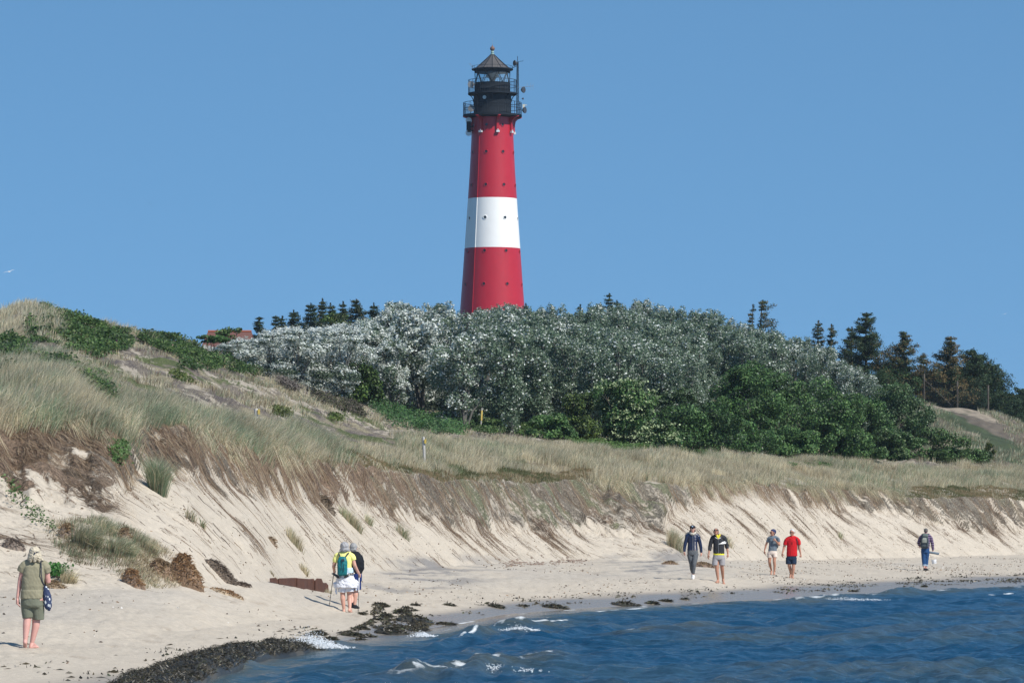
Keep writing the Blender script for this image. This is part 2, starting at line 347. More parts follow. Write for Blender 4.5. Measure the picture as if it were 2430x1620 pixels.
def terr(t, b):
    attr_col('col', nscale=9, namt=.14)(t, b)
    base = b.inputs['Base Color'].links[0].from_socket
    tc0 = t.nodes.new('ShaderNodeTexCoord'); n0 = t.nodes.new('ShaderNodeTexNoise'); n0.inputs['Scale'].default_value = 3.4; n0.inputs['Detail'].default_value = 9; n0.inputs['Roughness'].default_value = .72
    t.links.new(tc0.outputs['Object'], n0.inputs['Vector']); c2 = t.nodes.new('ShaderNodeAttribute'); c2.attribute_name = 'col2'; cv = t.nodes.new('ShaderNodeAttribute'); cv.attribute_name = 'cover'
    m0 = t.nodes.new('ShaderNodeMapRange'); m0.inputs['From Min'].default_value = .32; m0.inputs['From Max'].default_value = .68; t.links.new(n0.outputs['Fac'], m0.inputs['Value'])
    s0 = t.nodes.new('ShaderNodeMath'); s0.operation = 'ADD'; t.links.new(m0.outputs[0], s0.inputs[0]); t.links.new(cv.outputs['Fac'], s0.inputs[1])
    m1 = t.nodes.new('ShaderNodeMapRange'); m1.inputs['From Min'].default_value = .93; m1.inputs['From Max'].default_value = 1.10; t.links.new(s0.outputs[0], m1.inputs['Value'])
    g0 = t.nodes.new('ShaderNodeMath'); g0.operation = 'GREATER_THAN'; g0.inputs[1].default_value = .02; t.links.new(cv.outputs['Fac'], g0.inputs[0]); g1 = t.nodes.new('ShaderNodeMath'); g1.operation = 'MULTIPLY'; t.links.new(m1.outputs[0], g1.inputs[0]); t.links.new(g0.outputs[0], g1.inputs[1])
    n9 = t.nodes.new('ShaderNodeTexNoise'); n9.inputs['Scale'].default_value = 16; n9.inputs['Detail'].default_value = 4; t.links.new(tc0.outputs['Object'], n9.inputs['Vector']); m9 = t.nodes.new('ShaderNodeMapRange'); m9.inputs['From Min'].default_value = .3; m9.inputs['From Max'].default_value = .7; m9.inputs['To Min'].default_value = .45; m9.inputs['To Max'].default_value = 1.55; t.links.new(n9.outputs['Fac'], m9.inputs['Value'])
    v9 = t.nodes.new('ShaderNodeVectorMath'); v9.operation = 'SCALE'; t.links.new(c2.outputs['Color'], v9.inputs[0]); t.links.new(m9.outputs[0], v9.inputs['Scale'])
    mx0 = t.nodes.new('ShaderNodeMix'); mx0.data_type = 'RGBA'; t.links.new(g1.outputs[0], mx0.inputs['Factor']); t.links.new(base, mx0.inputs['A']); t.links.new(v9.outputs[0], mx0.inputs['B']); t.links.new(mx0.outputs['Result'], b.inputs['Base Color'])
    w_ = t.nodes.new('ShaderNodeAttribute'); w_.attribute_name = 'wet'
    r = t.nodes.new('ShaderNodeMapRange'); r.inputs['To Min'].default_value = .9; r.inputs['To Max'].default_value = .27
    t.links.new(w_.outputs['Fac'], r.inputs['Value']); t.links.new(r.outputs[0], b.inputs['Roughness'])
    q = t.nodes.new('ShaderNodeAttribute'); q.attribute_name = 'rootm'
    tc = t.nodes.new('ShaderNodeTexCoord'); n = t.nodes.new('ShaderNodeTexNoise'); n.inputs['Scale'].default_value = 7
    n.inputs['Detail'].default_value = 6; n.inputs['Roughness'].default_value = .75
    t.links.new(tc.outputs['Object'], n.inputs['Vector'])
    m2 = t.nodes.new('ShaderNodeMapRange'); m2.inputs['To Min'].default_value = .03; m2.inputs['To Max'].default_value = .14
    t.links.new(q.outputs['Fac'], m2.inputs['Value'])
    mu = t.nodes.new('ShaderNodeMath'); mu.operation = 'MULTIPLY'; iv = t.nodes.new('ShaderNodeMath'); iv.operation = 'SUBTRACT'; iv.inputs[0].default_value = 1.0
    t.links.new(w_.outputs['Fac'], iv.inputs[1]); t.links.new(m2.outputs[0], mu.inputs[0]); t.links.new(iv.outputs[0], mu.inputs[1])
    bp = t.nodes.new('ShaderNodeBump'); bp.inputs['Strength'].default_value = 1
    t.links.new(mu.outputs[0], bp.inputs['Distance']); t.links.new(n.outputs['Fac'], bp.inputs['Height']); t.links.new(bp.outputs[0], b.inputs['Normal'])
tag(link('terrain', me, mat('dune_sand', rough=.9, spec=.3, build=terr)), kind='structure')
# ------------------------------------------------------------------ sea
def shore_dist(X, Y):
    "distance seaward of the waterline, measured square to the shore"
    x = CX+F*X/Y; return (np.interp(x, XS, Y1)-Y)*(.30+np.clip(X/Y, -.1, .2)*.8)
XW = np.concatenate([np.linspace(-6000, 60, 60)[:-1], np.arange(60, 2561, 4.5), np.linspace(2600, 8000, 50)])
YW = np.concatenate([np.linspace(3, 54, 30)[:-1], np.exp(np.linspace(math.log(54), math.log(158), 900)), np.linspace(160, 260, 30)[1:], [400, 900, 2400]])
WX = (XW[None, :]-CX)/F*YW[:, None]; WY = np.repeat(YW[:, None], len(XW), 1)
dsh = shore_dist(WX, WY); al = WX*.25+WY*.968
warp = fbm(WX*.10, WY*.05, 60, 3)
ph = dsh+warp*2.4+fbm(WX*.35, WY*.22, 61, 2)*.5
dep = sstep(0.2, 5, dsh)
H = np.zeros_like(WX)
env = .55+.75*fbm(WX*.12+7, WY*.045, 62, 3)
s1 = np.sin(ph*2*math.pi/3.4); H += dep*env*.055*(np.exp(1.3*(s1-1))*2-.9)
H += dep*.018*np.sin((ph*.8+al*.25+fbm(WX*.3, WY*.2, 63, 2)*1.2)*2*math.pi/1.5)*(.5+vnoise(WX*.3, WY*.15, 64))
H += (.25+.75*dep)*(.050*fbm(al*.12, dsh*.6, 65, 3)+.030*fbm(al*.4, dsh*1.6, 651, 3)+.022*fbm(WX*.9, WY*.9, 66, 3)+.012*fbm(WX*3, WY*3, 67, 4))
# breakers seen in the photo: (photo x, photo y) of both ends, height
def seapt(x, y): Y = CZ*F/(y-HY); return np.array([(x-CX)/F*Y, Y])
foam = np.zeros_like(H); brk = np.zeros_like(H)
rid = lambda a_: np.clip(1-np.abs(a_)*2.2, 0, 1)
H += (.2+.8*dep)*(.060*rid(fbm(WX*.22+WY*.03, WY*.42, 691, 3))**3+.034*rid(fbm(WX*.55, WY*1.1, 692, 3))**2+.016*rid(fbm(WX*1.3, WY*2.6, 693, 3))**2)
for (a_, b_, hgt, wd, fo) in [((940, 1622), (1330, 1562), .24, .42, 1.0), ((1185, 1497), (1320, 1490), .15, .3, 1.0), ((1470, 1506), (1640, 1492), .13, .35, .8), ((1010, 1512), (1320, 1500), .10, .3, .25),
                          ((1880, 1432), (2150, 1412), .16, .45, .9), ((2120, 1414), (2460, 1400), .17, .5, .8), ((1500, 1446), (1900, 1434), .09, .35, .6), ((630, 1548), (810, 1532), .16, .3, .9),
                          ((540, 1586), (590, 1580), .10, .2, .5), ((1290, 1462), (1620, 1452), .08, .3, .2)]:
    p, q = seapt(*a_), seapt(*b_); d = q-p; L = np.hypot(*d); d = d/L; nrm = np.array([-d[1], d[0]])
    WW = .5*fbm(WX*1.3, WY*.5, 69, 3); rx, ry = WX-p[0], WY-p[1]; s = rx*d[0]+ry*d[1]; v = rx*nrm[0]+ry*nrm[1]
    v = v+.14*fbm(s*.25, s*0, 70+int(a_[0]), 3)+.10*fbm(s*3, v*3, 75, 3)
    e = sstep(-.15*L, .12*L, s)*(1-sstep(.85*L, 1.15*L, s))
    H += hgt*e*np.where(v > 0, np.exp(-(v/wd)**2), np.exp(-(v/(wd*2))**2))*(.8+.4*fbm(s*.8, v*2, 71, 2))
    brk = np.maximum(brk, e*np.exp(-(v/(wd*1.6))**2))
    foam = np.maximum(foam, .85*fo*e*np.where(v < 0, np.exp(-(v/(wd*.5))**2), np.exp(-(v/(wd*1.6))**2)*.85)*sstep(-.3, .35, fbm(WX*3.2, WY*1.6, 72, 5)+.12)*1.1)
for dq, sd in ((2.3, 801), (4.3, 811), (1.4, 821)):
    foam = np.maximum(foam, 1.05*np.exp(-((dsh-dq-.9*fbm(al*.08, al*0, sd, 3))/.17)**2)*sstep(-.05, .25, fbm(al*.22, dsh*.6, sd+2, 4))*sstep(950, 1150, CX+F*WX/WY))
# run-up foam along the waterline, flecks on crests
foam = np.maximum(foam, np.exp(-((dsh-.9-.6*fbm(al*.12, al*0, 731, 3))/.22)**2)*sstep(-.15, .3, fbm(WX*1.6, WY*.6, 741, 4))*.85*sstep(1500, 1700, CX+F*WX/WY))
foam = np.maximum(foam, np.exp(-((dsh-.25-.3*fbm(al*.15, al*0, 73, 3))/.22)**2)*sstep(-.1, .4, fbm(WX*1.2, WY*.5, 74, 4))*1.0*sstep(60, 80, WY))
foam = np.maximum(foam, sstep(.42, .62, fbm(WX*1.5, WY*.7, 75, 5)+.1*s1)*(.5*np.exp(-((dsh-1.5)/2.)**2)))
pxw = CX+F*WX/WY; calm = sstep(840, 960, pxw)*(1-sstep(1450, 1900, pxw)); shoal = calm*sstep(.2, 3.2, dsh)+(1-calm)*sstep(-.6, .9, dsh)
H *= np.clip(.04+.96*shoal, .04, 1)
far = (WY > 170) | (WY < 50); H[far] *= .2
WZ = H+.0
sh = 1-sstep(0, 6, dsh+1.2*fbm(WX*.2, WY*.1, 76, 3))
wc = np.zeros(WX.shape+(3,))+np.array([.003, .044, .098])
wc = mixc(wc, [.045, .075, .075], np.clip(sh*.9+.35*sstep(0, .5, fbm(WX*.25, WY*.12, 77, 3)), 0, 1))
sand_under = 1-sstep(-.2, 1.5+1.6*np.exp(-((WX+.3)/2.8)**2), dsh); wc = mixc(wc, [.24, .20, .16], sand_under*.85)
wc = mixc(wc, [.060, .070, .058], np.clip(brk*.8+.45*sstep(.1, .4, fbm(WX*.16+3, WY*.09, 78, 3))*sstep(.0, .5, H*12), 0, .85))
wm = npmesh('sea', np.stack([WX, WY, WZ], -1), quads=gridfaces(len(YW), len(XW)), col=wc.reshape(-1, 3))
a = wm.attributes.new('chop', 'FLOAT', 'POINT'); a.data.foreach_set('value', np.clip(.015+shoal, 0, 1).astype(np.float32).ravel())
a = wm.attributes.new('foam', 'FLOAT', 'POINT'); a.data.foreach_set('value', np.clip(foam, 0, 1).astype(np.float32).ravel())
def wmat(t, b):
    a = t.nodes.new('ShaderNodeAttribute'); a.attribute_name = 'col'; f = t.nodes.new('ShaderNodeAttribute'); f.attribute_name = 'foam'
    tc = t.nodes.new('ShaderNodeTexCoord'); n = t.nodes.new('ShaderNodeTexNoise'); n.inputs['Scale'].default_value = 12; n.inputs['Detail'].default_value = 9; n.inputs['Roughness'].default_value = .9
    t.links.new(tc.outputs['Object'], n.inputs['Vector'])
    ad_ = t.nodes.new('ShaderNodeMath'); ad_.operation = 'ADD'; t.links.new(f.outputs['Fac'], ad_.inputs[0]); t.links.new(n.outputs['Fac'], ad_.inputs[1])
    mr_ = t.nodes.new('ShaderNodeMapRange'); mr_.inputs['From Min'].default_value = .98; mr_.inputs['From Max'].default_value = 1.42; t.links.new(ad_.outputs[0], mr_.inputs['Value'])
    mx = t.nodes.new('ShaderNodeMix'); mx.data_type = 'RGBA'; t.links.new(mr_.outputs[0], mx.inputs['Factor']); t.links.new(a.outputs['Color'], mx.inputs['A']); mx.inputs['B'].default_value = (.72, .76, .78, 1)
    t.links.new(mx.outputs['Result'], b.inputs['Base Color'])
    r = t.nodes.new('ShaderNodeMapRange'); r.inputs['To Min'].default_value = .14; r.inputs['To Max'].default_value = .9
    t.links.new(mr_.outputs[0], r.inputs['Value']); t.links.new(r.outputs[0], b.inputs['Roughness'])
    vr = t.nodes.new('ShaderNodeVectorRotate'); vr.inputs['Angle'].default_value = R(-4); t.links.new(tc.outputs['Object'], vr.inputs[0]); mp = t.nodes.new('ShaderNodeMapping'); mp.inputs['Scale'].default_value = (.55, 1.25, 1); t.links.new(vr.outputs[0], mp.inputs[0])
    n2 = t.nodes.new('ShaderNodeTexNoise'); n2.inputs['Scale'].default_value = 2.6; n2.inputs['Detail'].default_value = 7; n2.inputs['Roughness'].default_value = .62
    t.links.new(mp.outputs[0], n2.inputs['Vector'])
    bp = t.nodes.new('ShaderNodeBump'); bp.inputs['Strength'].default_value = 1; ch = t.nodes.new('ShaderNodeAttribute'); ch.attribute_name = 'chop'; cm = t.nodes.new('ShaderNodeMath'); cm.operation = 'MULTIPLY'; cm.inputs[1].default_value = .20; t.links.new(ch.outputs['Fac'], cm.inputs[0]); t.links.new(cm.outputs[0], bp.inputs['Distance'])
    t.links.new(n2.outputs['Fac'], bp.inputs['Height']); t.links.new(bp.outputs[0], b.inputs['Normal'])
    b.inputs['IOR'].default_value = 1.33; b.inputs['Specular IOR Level'].default_value = .32
tag(link('sea', wm, mat('sea_water', rough=.08, build=wmat)), kind='structure')
# ------------------------------------------------------------------ lighthouse
M = {}
M['red'] = mat('red_paint', (.42, .012, .026), .42, build=noisy(1.6, .10, .15, bscale=6, dist=.02))
M['white'] = mat('white_paint', (.80, .79, .76), .5, build=noisy(1.2, .05, .2, bscale=5, dist=.02))
M['black'] = mat('black_paint', (.012, .016, .022), .8, spec=.15, build=noisy(2.0, .25, .1))
M['roofmetal'] = mat('weathered_roof_metal', (.075, .070, .068), .6, build=noisy(1.4, .25))
M['copper'] = mat('rusty_copper', (.16, .085, .065), .6, build=noisy(5, .3)); M['verdigris'] = mat('verdigris', (.25, .36, .32), .7)
M['dishgrey'] = mat('grey_dish', (.22, .22, .22), .5); M['dishpale'] = mat('pale_dish', (.55, .56, .57), .4); M['steel'] = mat('galvanised_steel', (.38, .39, .40), .45, metal=.6)
M['darkglass'] = mat('dark_window_glass', (.02, .025, .03), .12)
M['cream'] = mat('cream_enamel', (.62, .58, .45), .5)
def gl(t, b):
    o = t.nodes['Material Output']; tr = t.nodes.new('ShaderNodeBsdfTransparent'); tr.inputs[0].default_value = (.86, .93, .95, 1)
    mx = t.nodes.new('ShaderNodeMixShader'); mx.inputs[0].default_value = .12
    t.links.new(tr.outputs[0], mx.inputs[1]); t.links.new(b.outputs[0], mx.inputs[2]); t.links.new(mx.outputs[0], o.inputs[0])
M['glass'] = mat('lantern_glass', (.5, .6, .65), .05, build=gl)
LY = 437.0; PXM = LY/F; LXC = (1168.5-CX)*PXM
zz = lambda y: CZ-(y-HY)*PXM
lbase = 12.2
LH = empty('lighthouse', (LXC, LY, lbase))
tag(LH, 'tall red and white banded lighthouse with black lantern behind the poplars', 'lighthouse')
L_ = lambda y: zz(y)-lbase
def on(r, th, z): return Vector((r*math.sin(R(th)), -r*math.cos(R(th)), z))
def rad(y): return float(np.interp(y, [270, 330, 400, 470, 530, 590, 660, 730, 860, 1000], [49.3, 50.0, 53.4, 58.0, 62.0, 66.2, 71, 76.3, 88, 104]))*PXM
me = MB(); ys = [1003, 940, 860, 800, 760, 730, 700, 660, 625, 590.5, 590, 570, 550, 530, 510, 490, 472.5, 472, 450, 420, 390, 360, 330, 300, 279]
me.lathe([(rad(y), L_(y)) for y in ys], 96)
sh = me.build('tower_shaft', [M['red'], M['white']], LH, sharp=60)
wb, wt = L_(590.2), L_(472.2)
for p in sh.data.polygons:
    z = p.center.z
    if wb < z < wt: p.material_index = 1
for y0, y1, mm in ((820, 590.2, 'red'), (590.2, 472.2, 'white'), (472.2, 322, 'red')):
    n = 8; MB().tube([on(rad(y0+(y1-y0)*k/n)+.015, -37.5, L_(y0+(y1-y0)*k/n)) for k in range(n+1)], .035, 6).build('riveted_seam', M[mm], LH)
fr = MB().lathe([(.15, -.02), (.15, .05), (.20, .05), (.21, -.02)], 20, caps=False); frm = fr.build('window', M['red'], LH); gp = MB().lathe([(0.001, .012), (.155, .012)], 20, caps=False).build('pane', M['darkglass'], frm)
first = True
for y in (300, 363.5, 441.5, 519.5, 598, 676.5, 755, 833):
    for k in range(8):
        th = -61+45*k
        if first: o, g = frm, gp; first = False
        else:
            o = frm.copy(); g = gp.copy(); COL.objects.link(o); COL.objects.link(g); o.parent = LH; g.parent = o
        o.location = on(rad(y), th, L_(y)); o.rotation_euler = (R(90), 0, R(th))
        if 472 < y < 590:
            o.material_slots[0].link = 'OBJECT'; o.material_slots[0].material = M['white']
# lower gallery
dr = 70.0*PXM
MB().lathe([(rad(279)-.05, L_(281)), (dr-.25, L_(279)), (dr, L_(278)), (dr, L_(273.5)), (.3, L_(273.5))], 64, caps=False).build('gallery_deck', M['black'], LH)
bk = MB()
prof = [(0.0, 318), (.20, 316), (.22, 296), (.30, 288), (.52, 283), (.95, 279.5), (.95, 278)]
V = []; wdt = .13
for d, y in prof:
    for s in (-1, 1): V += [(s*wdt, -(rad(285)+d), L_(y)), (s*wdt, -(rad(y)-.05), L_(y))]
Fc = []
for i in range(len(prof)-1):
    a = i*4; b = a+4
    Fc += [(a, a+2, b+2, b), (a, b, b+1, a+1), (a+2, a+3, b+3, b+2)]
bk.add(V, Fc); b0 = bk.build('gallery_bracket', M['red'], LH, sharp=30)
fl = MB().box((0, -.02, 0), (.34, .22, .2)).box((0, .0, .16), (.08, .2, .16)).build('floodlight', M['dishpale'], LH)
for k in range(8):
    th = -31+45*k
    o = b0 if k == 0 else b0.copy(); f_ = fl if k == 0 else fl.copy()
    if k: COL.objects.link(o); COL.objects.link(f_); f_.parent = LH
    o.rotation_euler = (0, 0, R(th)); f_.location = on(rad(318)+.16, th, L_(316)); f_.rotation_euler = (0, 0, R(th))
def railing(r, y0, y1, n, name='railing', nr=2, tw=.022):
    m = MB(); z0, z1 = L_(y0), L_(y1)
    for q in range(nr):
        z = z1-(z1-z0)*.48*q
        m.lathe([(r-tw, z-tw), (r+tw, z-tw), (r+tw, z+tw), (r-tw, z+tw), (r-tw, z-tw)], 48, caps=False)
    for k in range(n):
        a = 2*math.pi*k/n; big = (k % 4 == 0)
        m.tube([(r*math.cos(a), r*math.sin(a), z0), (r*math.cos(a), r*math.sin(a), z1 if big else z1-(z1-z0)*.12)], .03 if big else .014, 5)
    return m.build(name, M['black'], LH)
railing(dr-.06, 273.5, 244.5, 72, nr=2)
MB().lathe([(45.5*PXM, L_(273.5)), (45.5*PXM, L_(269)), (44.8*PXM, L_(268)), (44.8*PXM, L_(249)), (45.4*PXM, L_(248.5)), (45.4*PXM, L_(247.5)), (44.8*PXM, L_(247)), (44.8*PXM, L_(224))], 48, caps=False).build('service_room', M['black'], LH)
MB().lathe([(.1, 0), (.19, 0), (.19, .06), (.13, .06)], 18, caps=False).build('window_frame', M['dishpale'], LH, loc=on(44.8*PXM+.01, -24, L_(235))).rotation_euler = (R(90), 0, R(-24))
MB().lathe([(.001, 0), (.15, 0)], 18, caps=False).build('lit_pane', mat('painted_lit_glass', (.55, .6, .6), .25), LH, loc=on(44.8*PXM+.03, -24, L_(235))).rotation_euler = (R(90), 0, R(-24))  # pale glass colour stands for the light in this window
MB().box((0, 0, 0), (.9, .06, 1.9)).build('door', M['black'], LH, loc=on(44.8*PXM, 150, L_(251))).rotation_euler = (0, 0, R(150))
# upper gallery
ur = 58*PXM
MB().lathe([(42*PXM, L_(226)), (ur-.1, L_(225.5)), (ur, L_(225)), (ur, L_(221.5)), (.3, L_(221.5))], 56, caps=False).build('upper_gallery_deck', M['black'], LH)
for k in range(8):
    th = 22.5+45*k-22
    MB().tube([on(44.5*PXM, th, L_(243)), on(46*PXM, th, L_(236)), on(50*PXM, th, L_(229)), on(56*PXM, th, L_(225.5))], .045, 6).build('gallery_strut', M['black'], LH)
railing(ur-.05, 221.5, 191, 60, nr=2)
MB().lathe([(42.2*PXM, L_(221.5)), (42.2*PXM, L_(214)), (42.6*PXM, L_(213.5)), (42.6*PXM, L_(212)), (42.2*PXM, L_(211.5)), (42.2*PXM, L_(199)), (43*PXM, L_(198.5)), (43*PXM, L_(197.5)), (.1, L_(197.5))], 48, caps=False).build('lantern_base', M['black'], LH)
MB().lathe([(41.3*PXM, L_(197.5)), (41.3*PXM, L_(172))], 48, caps=False).build('lantern_glazing', M['glass'], LH)
n = 10
for k in range(n):
    a0 = 360*k/n; 
    for s in (-1, 1):
        MB().tube([on(41.6*PXM, a0+s*18*(q/4), L_(197.5+(172-197.5)*q/4)) for q in range(5)], .035, 6).build('glazing_bar', M['black'], LH)
lens = MB().tube([(0, 0, L_(197.5)), (0, 0, L_(189))], [.3, .28], 14).lathe([(.28, L_(190)), (.34, L_(187)), (.30, L_(186)), (.42, L_(183)), (.5, L_(179)), (.42, L_(175.5)), (.2, L_(174)), (.001, L_(174))], 20, caps=False)
for s in (-1, 1): lens.lathe([(.001, -.12), (.30, -.10), (.30, .10), (.001, .12)], 16, c=(s*.34, 0, L_(181)), caps=False)
lens.build('lens_lamp', M['black'], LH)
MB().lathe([(42*PXM, L_(173)), (42.6*PXM, L_(172.5)), (42.6*PXM, L_(168)), (48.6*PXM, L_(167)), (49.3*PXM, L_(166)), (49.3*PXM, L_(164.5)), (43*PXM, L_(164))], 48, caps=False).build('eave_ring', M['black'], LH)
MB().lathe([(43.2*PXM, L_(165)), (30*PXM, L_(154)), (15*PXM, L_(140.5)), (4.2*PXM, L_(130)), (3.6*PXM, L_(129))], 12, caps=False).build('roof', M['roofmetal'], LH, sharp=5)
for k in range(12):
    a = 30*k+90; MB().tube([on(43.3*PXM, a, L_(164.6)), on(30.1*PXM, a, L_(153.6)), on(15.1*PXM, a, L_(140.1)), on(4.2*PXM, a, L_(129.8))], .03, 5).build('roof_rib', M['black'], LH)
rr_ = MB()
for k in range(24):
    a = 15*k; rr_.tube([on(48.6*PXM, a, L_(165)), on(48.6*PXM, a, L_(158))], .014, 4)
rr_.lathe([(48.5*PXM, L_(158.5)), (48.8*PXM, L_(158.5)), (48.8*PXM, L_(157.8)), (48.5*PXM, L_(157.8)), (48.5*PXM, L_(158.5))], 36, caps=False); rr_.build('roof_guard_rail', M['black'], LH)
MB().lathe([(4.4*PXM, L_(130)), (4.4*PXM, L_(127.5)), (3*PXM, L_(127)), (3*PXM, L_(125)), (4*PXM, L_(124.5)), (3.6*PXM, L_(122.5)), (2.4*PXM, L_(121.5))], 20, caps=False).build('finial_neck', M['verdigris'], LH)
MB().lathe([(2.2*PXM, L_(121.6))]+[(5.7*PXM*math.sin(a), L_(116)+5.7*PXM*-math.cos(a)) for a in np.linspace(.45, 2.75, 9)]+[(1.3*PXM, L_(110)), (.5*PXM, L_(107)), (.01, L_(105.5))], 20, caps=False).build('finial_ball', M['copper'], LH)
MB().tube([(0, 0, L_(107)), (0, 0, L_(90))], .012, 4).build('lightning_rod', M['steel'], LH)
# antennas
mx_ = (1228.3-1168.5)*PXM
am = MB()
for dx, dy in ((-.12, 0), (.12, 0), (0, .16)): am.tube([(mx_+dx, -.9+dy, L_(274)), (mx_+dx*.6, -.9+dy*.6, L_(150))], .035, 5)
for k in range(24):
    y = 272-k*5; s = 1 if k % 2 else -1; am.tube([(mx_-s*.11, -.9, L_(y)), (mx_+s*.11, -.9, L_(y-5))], .016, 4)
am.tube([(mx_, -.9, L_(152)), (mx_, -.9, L_(136))], .03, 5).tube([(mx_, -.9, L_(149)), (mx_+.55, -.95, L_(147.5)), (mx_+.56, -.95, L_(145))], .02, 5)
am.tube([(1.7, -.6, L_(222)), (mx_, -.9, L_(224))], .05, 5).tube([(1.9, -.6, L_(165)), (mx_, -.9, L_(158))], .03, 5)
mast = am.build('antenna_mast', M['black'], LH)
def dish(x, y, rpx, face, m, parent, depth=.45):
    r = rpx*PXM; d = MB()
    d.lathe([(r*.05, -r*depth), (r*.5, -r*depth*.85), (r*.85, -r*depth*.4), (r, 0), (r*.98, .03), (.001, .10*r)], 22, caps=False).tube([(0, 0, -r*.4), (0, 0, -r*1.0)], .06, 6)
    o = d.build('dish_antenna', m, parent, loc=((x-1168.5)*PXM, -1.1 if x > 1168 else -1.3, L_(y)))
    o.rotation_euler = (R(90), 0, R(face)); return o
M['dishdark'] = mat('dark_dish', (.045, .045, .05), .35)
dish(1221, 153, 7.0, -60, M['dishdark'], mast, .8); dish(1242.5, 216, 7.6, 55, M['dishdark'], mast, .8); dish(1245.5, 264, 7.8, 60, M['dishdark'], mast, .8); dish(1241, 237, 2.6, 50, M['dishdark'], mast, .8)
dish(1118, 204, 8, -8, M['dishgrey'], LH, .3); dish(1118.5, 260.5, 8, -5, M['dishgrey'], LH, .3)
dish(1112.5, 289, 7.4, 5, M['dishpale'], LH, .3); dish(1112.5, 318, 7.6, 8, M['dishpale'], LH, .3)
MB().tube([(-2.35, -1.2, L_(276)), (-2.35, -1.2, L_(322))], .05, 6).tube([(-2.35, -1.2, L_(303)), (-1.9, -.8, L_(303))], .06, 5).tube([(-2.35, -1.2, L_(312)), (-1.9, -.8, L_(312))], .05, 5).box((-2.42, -1.15, L_(304)), (.45, .4, 1.1)).build('antenna_bracket', M['black'], LH)
for y, r_ in ((208, 0),):
    yg = MB().tube([(mx_, -.95, L_(210)), (mx_+1.6, -1.1, L_(207))], .018, 5)
    for f_ in (.98, 1.35, 1.58): yg.tube([(mx_+f_, -1.08, L_(199 if f_ < 1.5 else 201)), (mx_+f_, -1.08, L_(217 if f_ > 1 else 208))], .014, 4)
    yg.build('yagi_antenna', M['steel'], mast)
MB().box((mx_+.62, -1.0, L_(256)), (.2, .2, .5)).box((mx_+.7, -1.0, L_(252)), (.5, .06, .06)).build('junction_box', M['cream'], mast)
for x0, y0, x1, y1 in ((1121, 160, 1112, 152), (1124, 160, 1115, 151), (1136, 158, 1134, 150), (1122, 165, 1119, 160)):
    MB().tube([((x0-1168.5)*PXM, -.3, L_(y0)), ((x1-1168.5)*PXM, -.3, L_(y1))], .018, 4).build('whip_antenna', M['steel'], LH)
MB().ball((0, 0, 0), .10, 10).build('white_lamp', M['white'], LH, loc=on(43.5*PXM, -74, L_(200)))
# ------------------------------------------------------------------ houses beyond the dune
hy_ = 400.; k_ = hy_/F
hz = CZ+(HY-784)*k_; x0, x1 = (470-CX)*k_, (612-CX)*k_
hs = empty('house', ((x0+x1)/2, hy_, 12.0)); tag(hs, 'house with orange red tiled roof showing behind the dune ridge', 'house')
hw = (x1-x0)/2; rh = hz-12; ev = rh-2.2
MB().box((0, 2.5, ev/2), (2*hw-.5, 5, ev)).build('wall', mat('brick_wall', (.3, .12, .08), .85, build=noisy(3, .3)), hs, smooth=False)
def tiles(t, b):
    tc = t.nodes.new('ShaderNodeTexCoord'); w_ = t.nodes.new('ShaderNodeTexWave'); w_.inputs['Scale'].default_value = 1.6; w_.bands_direction = 'Z'; w_.inputs['Distortion'].default_value = .6
    mx = t.nodes.new('ShaderNodeMix'); mx.data_type = 'RGBA'; mx.inputs['A'].default_value = (.16, .062, .045, 1); mx.inputs['B'].default_value = (.10, .045, .035, 1)
    t.links.new(tc.outputs['Object'], w_.inputs['Vector']); t.links.new(w_.outputs['Fac'], mx.inputs['Factor']); t.links.new(mx.outputs['Result'], b.inputs['Base Color'])
rf = MB().add([(-hw, -.3, ev), (hw, -.3, ev), (hw, 5.3, ev), (-hw, 5.3, ev), (-hw+.75, 2.5, rh), (hw-.75, 2.5, rh), (-hw, -.3, ev-.15), (hw, -.3, ev-.15), (hw, 5.3, ev-.15), (-hw, 5.3, ev-.15)],
          [(0, 1, 5, 4), (1, 2, 5), (2, 3, 4, 5), (3, 0, 4), (6, 7, 1, 0), (7, 8, 2, 1), (8, 9, 3, 2), (9, 6, 0, 3)]).build('roof', mat('clay_tiles', (.3, .1, .06), .8, build=tiles), hs, smooth=False)
MB().tube([(-hw+.75, 2.5, rh+.02), (hw-.75, 2.5, rh+.02)], .12, 8).build('ridge_tiles', mat('ridge_clay', (.3, .09, .05), .8), rf)
cy_ = 430.; c = at(2436, 962, cy_); gq = ground_z(c.x+1.6, cy_); wh = empty('cottage', (c.x, cy_, gq)); hq = c.z-gq; tag(wh, 'white cottage almost hidden behind pines at the far right edge', 'house')
MB().box((1.9, 3, hq/2), (5.4, 6, hq)).build('wall', M['white'], wh, smooth=False)
MB().add([(-1., -.2, hq+.01), (4.8, -.2, hq+.01), (4.8, 6.2, hq+.01), (-1., 6.2, hq+.01), (-1., 3, hq+1.2), (4.8, 3, hq+1.2)], [(0, 1, 5, 4), (1, 2, 5), (2, 3, 4, 5), (3, 0, 4), (3, 2, 1, 0)]).build('roof', mat('dark_roof', (.08, .075, .07), .8), wh, smooth=False)
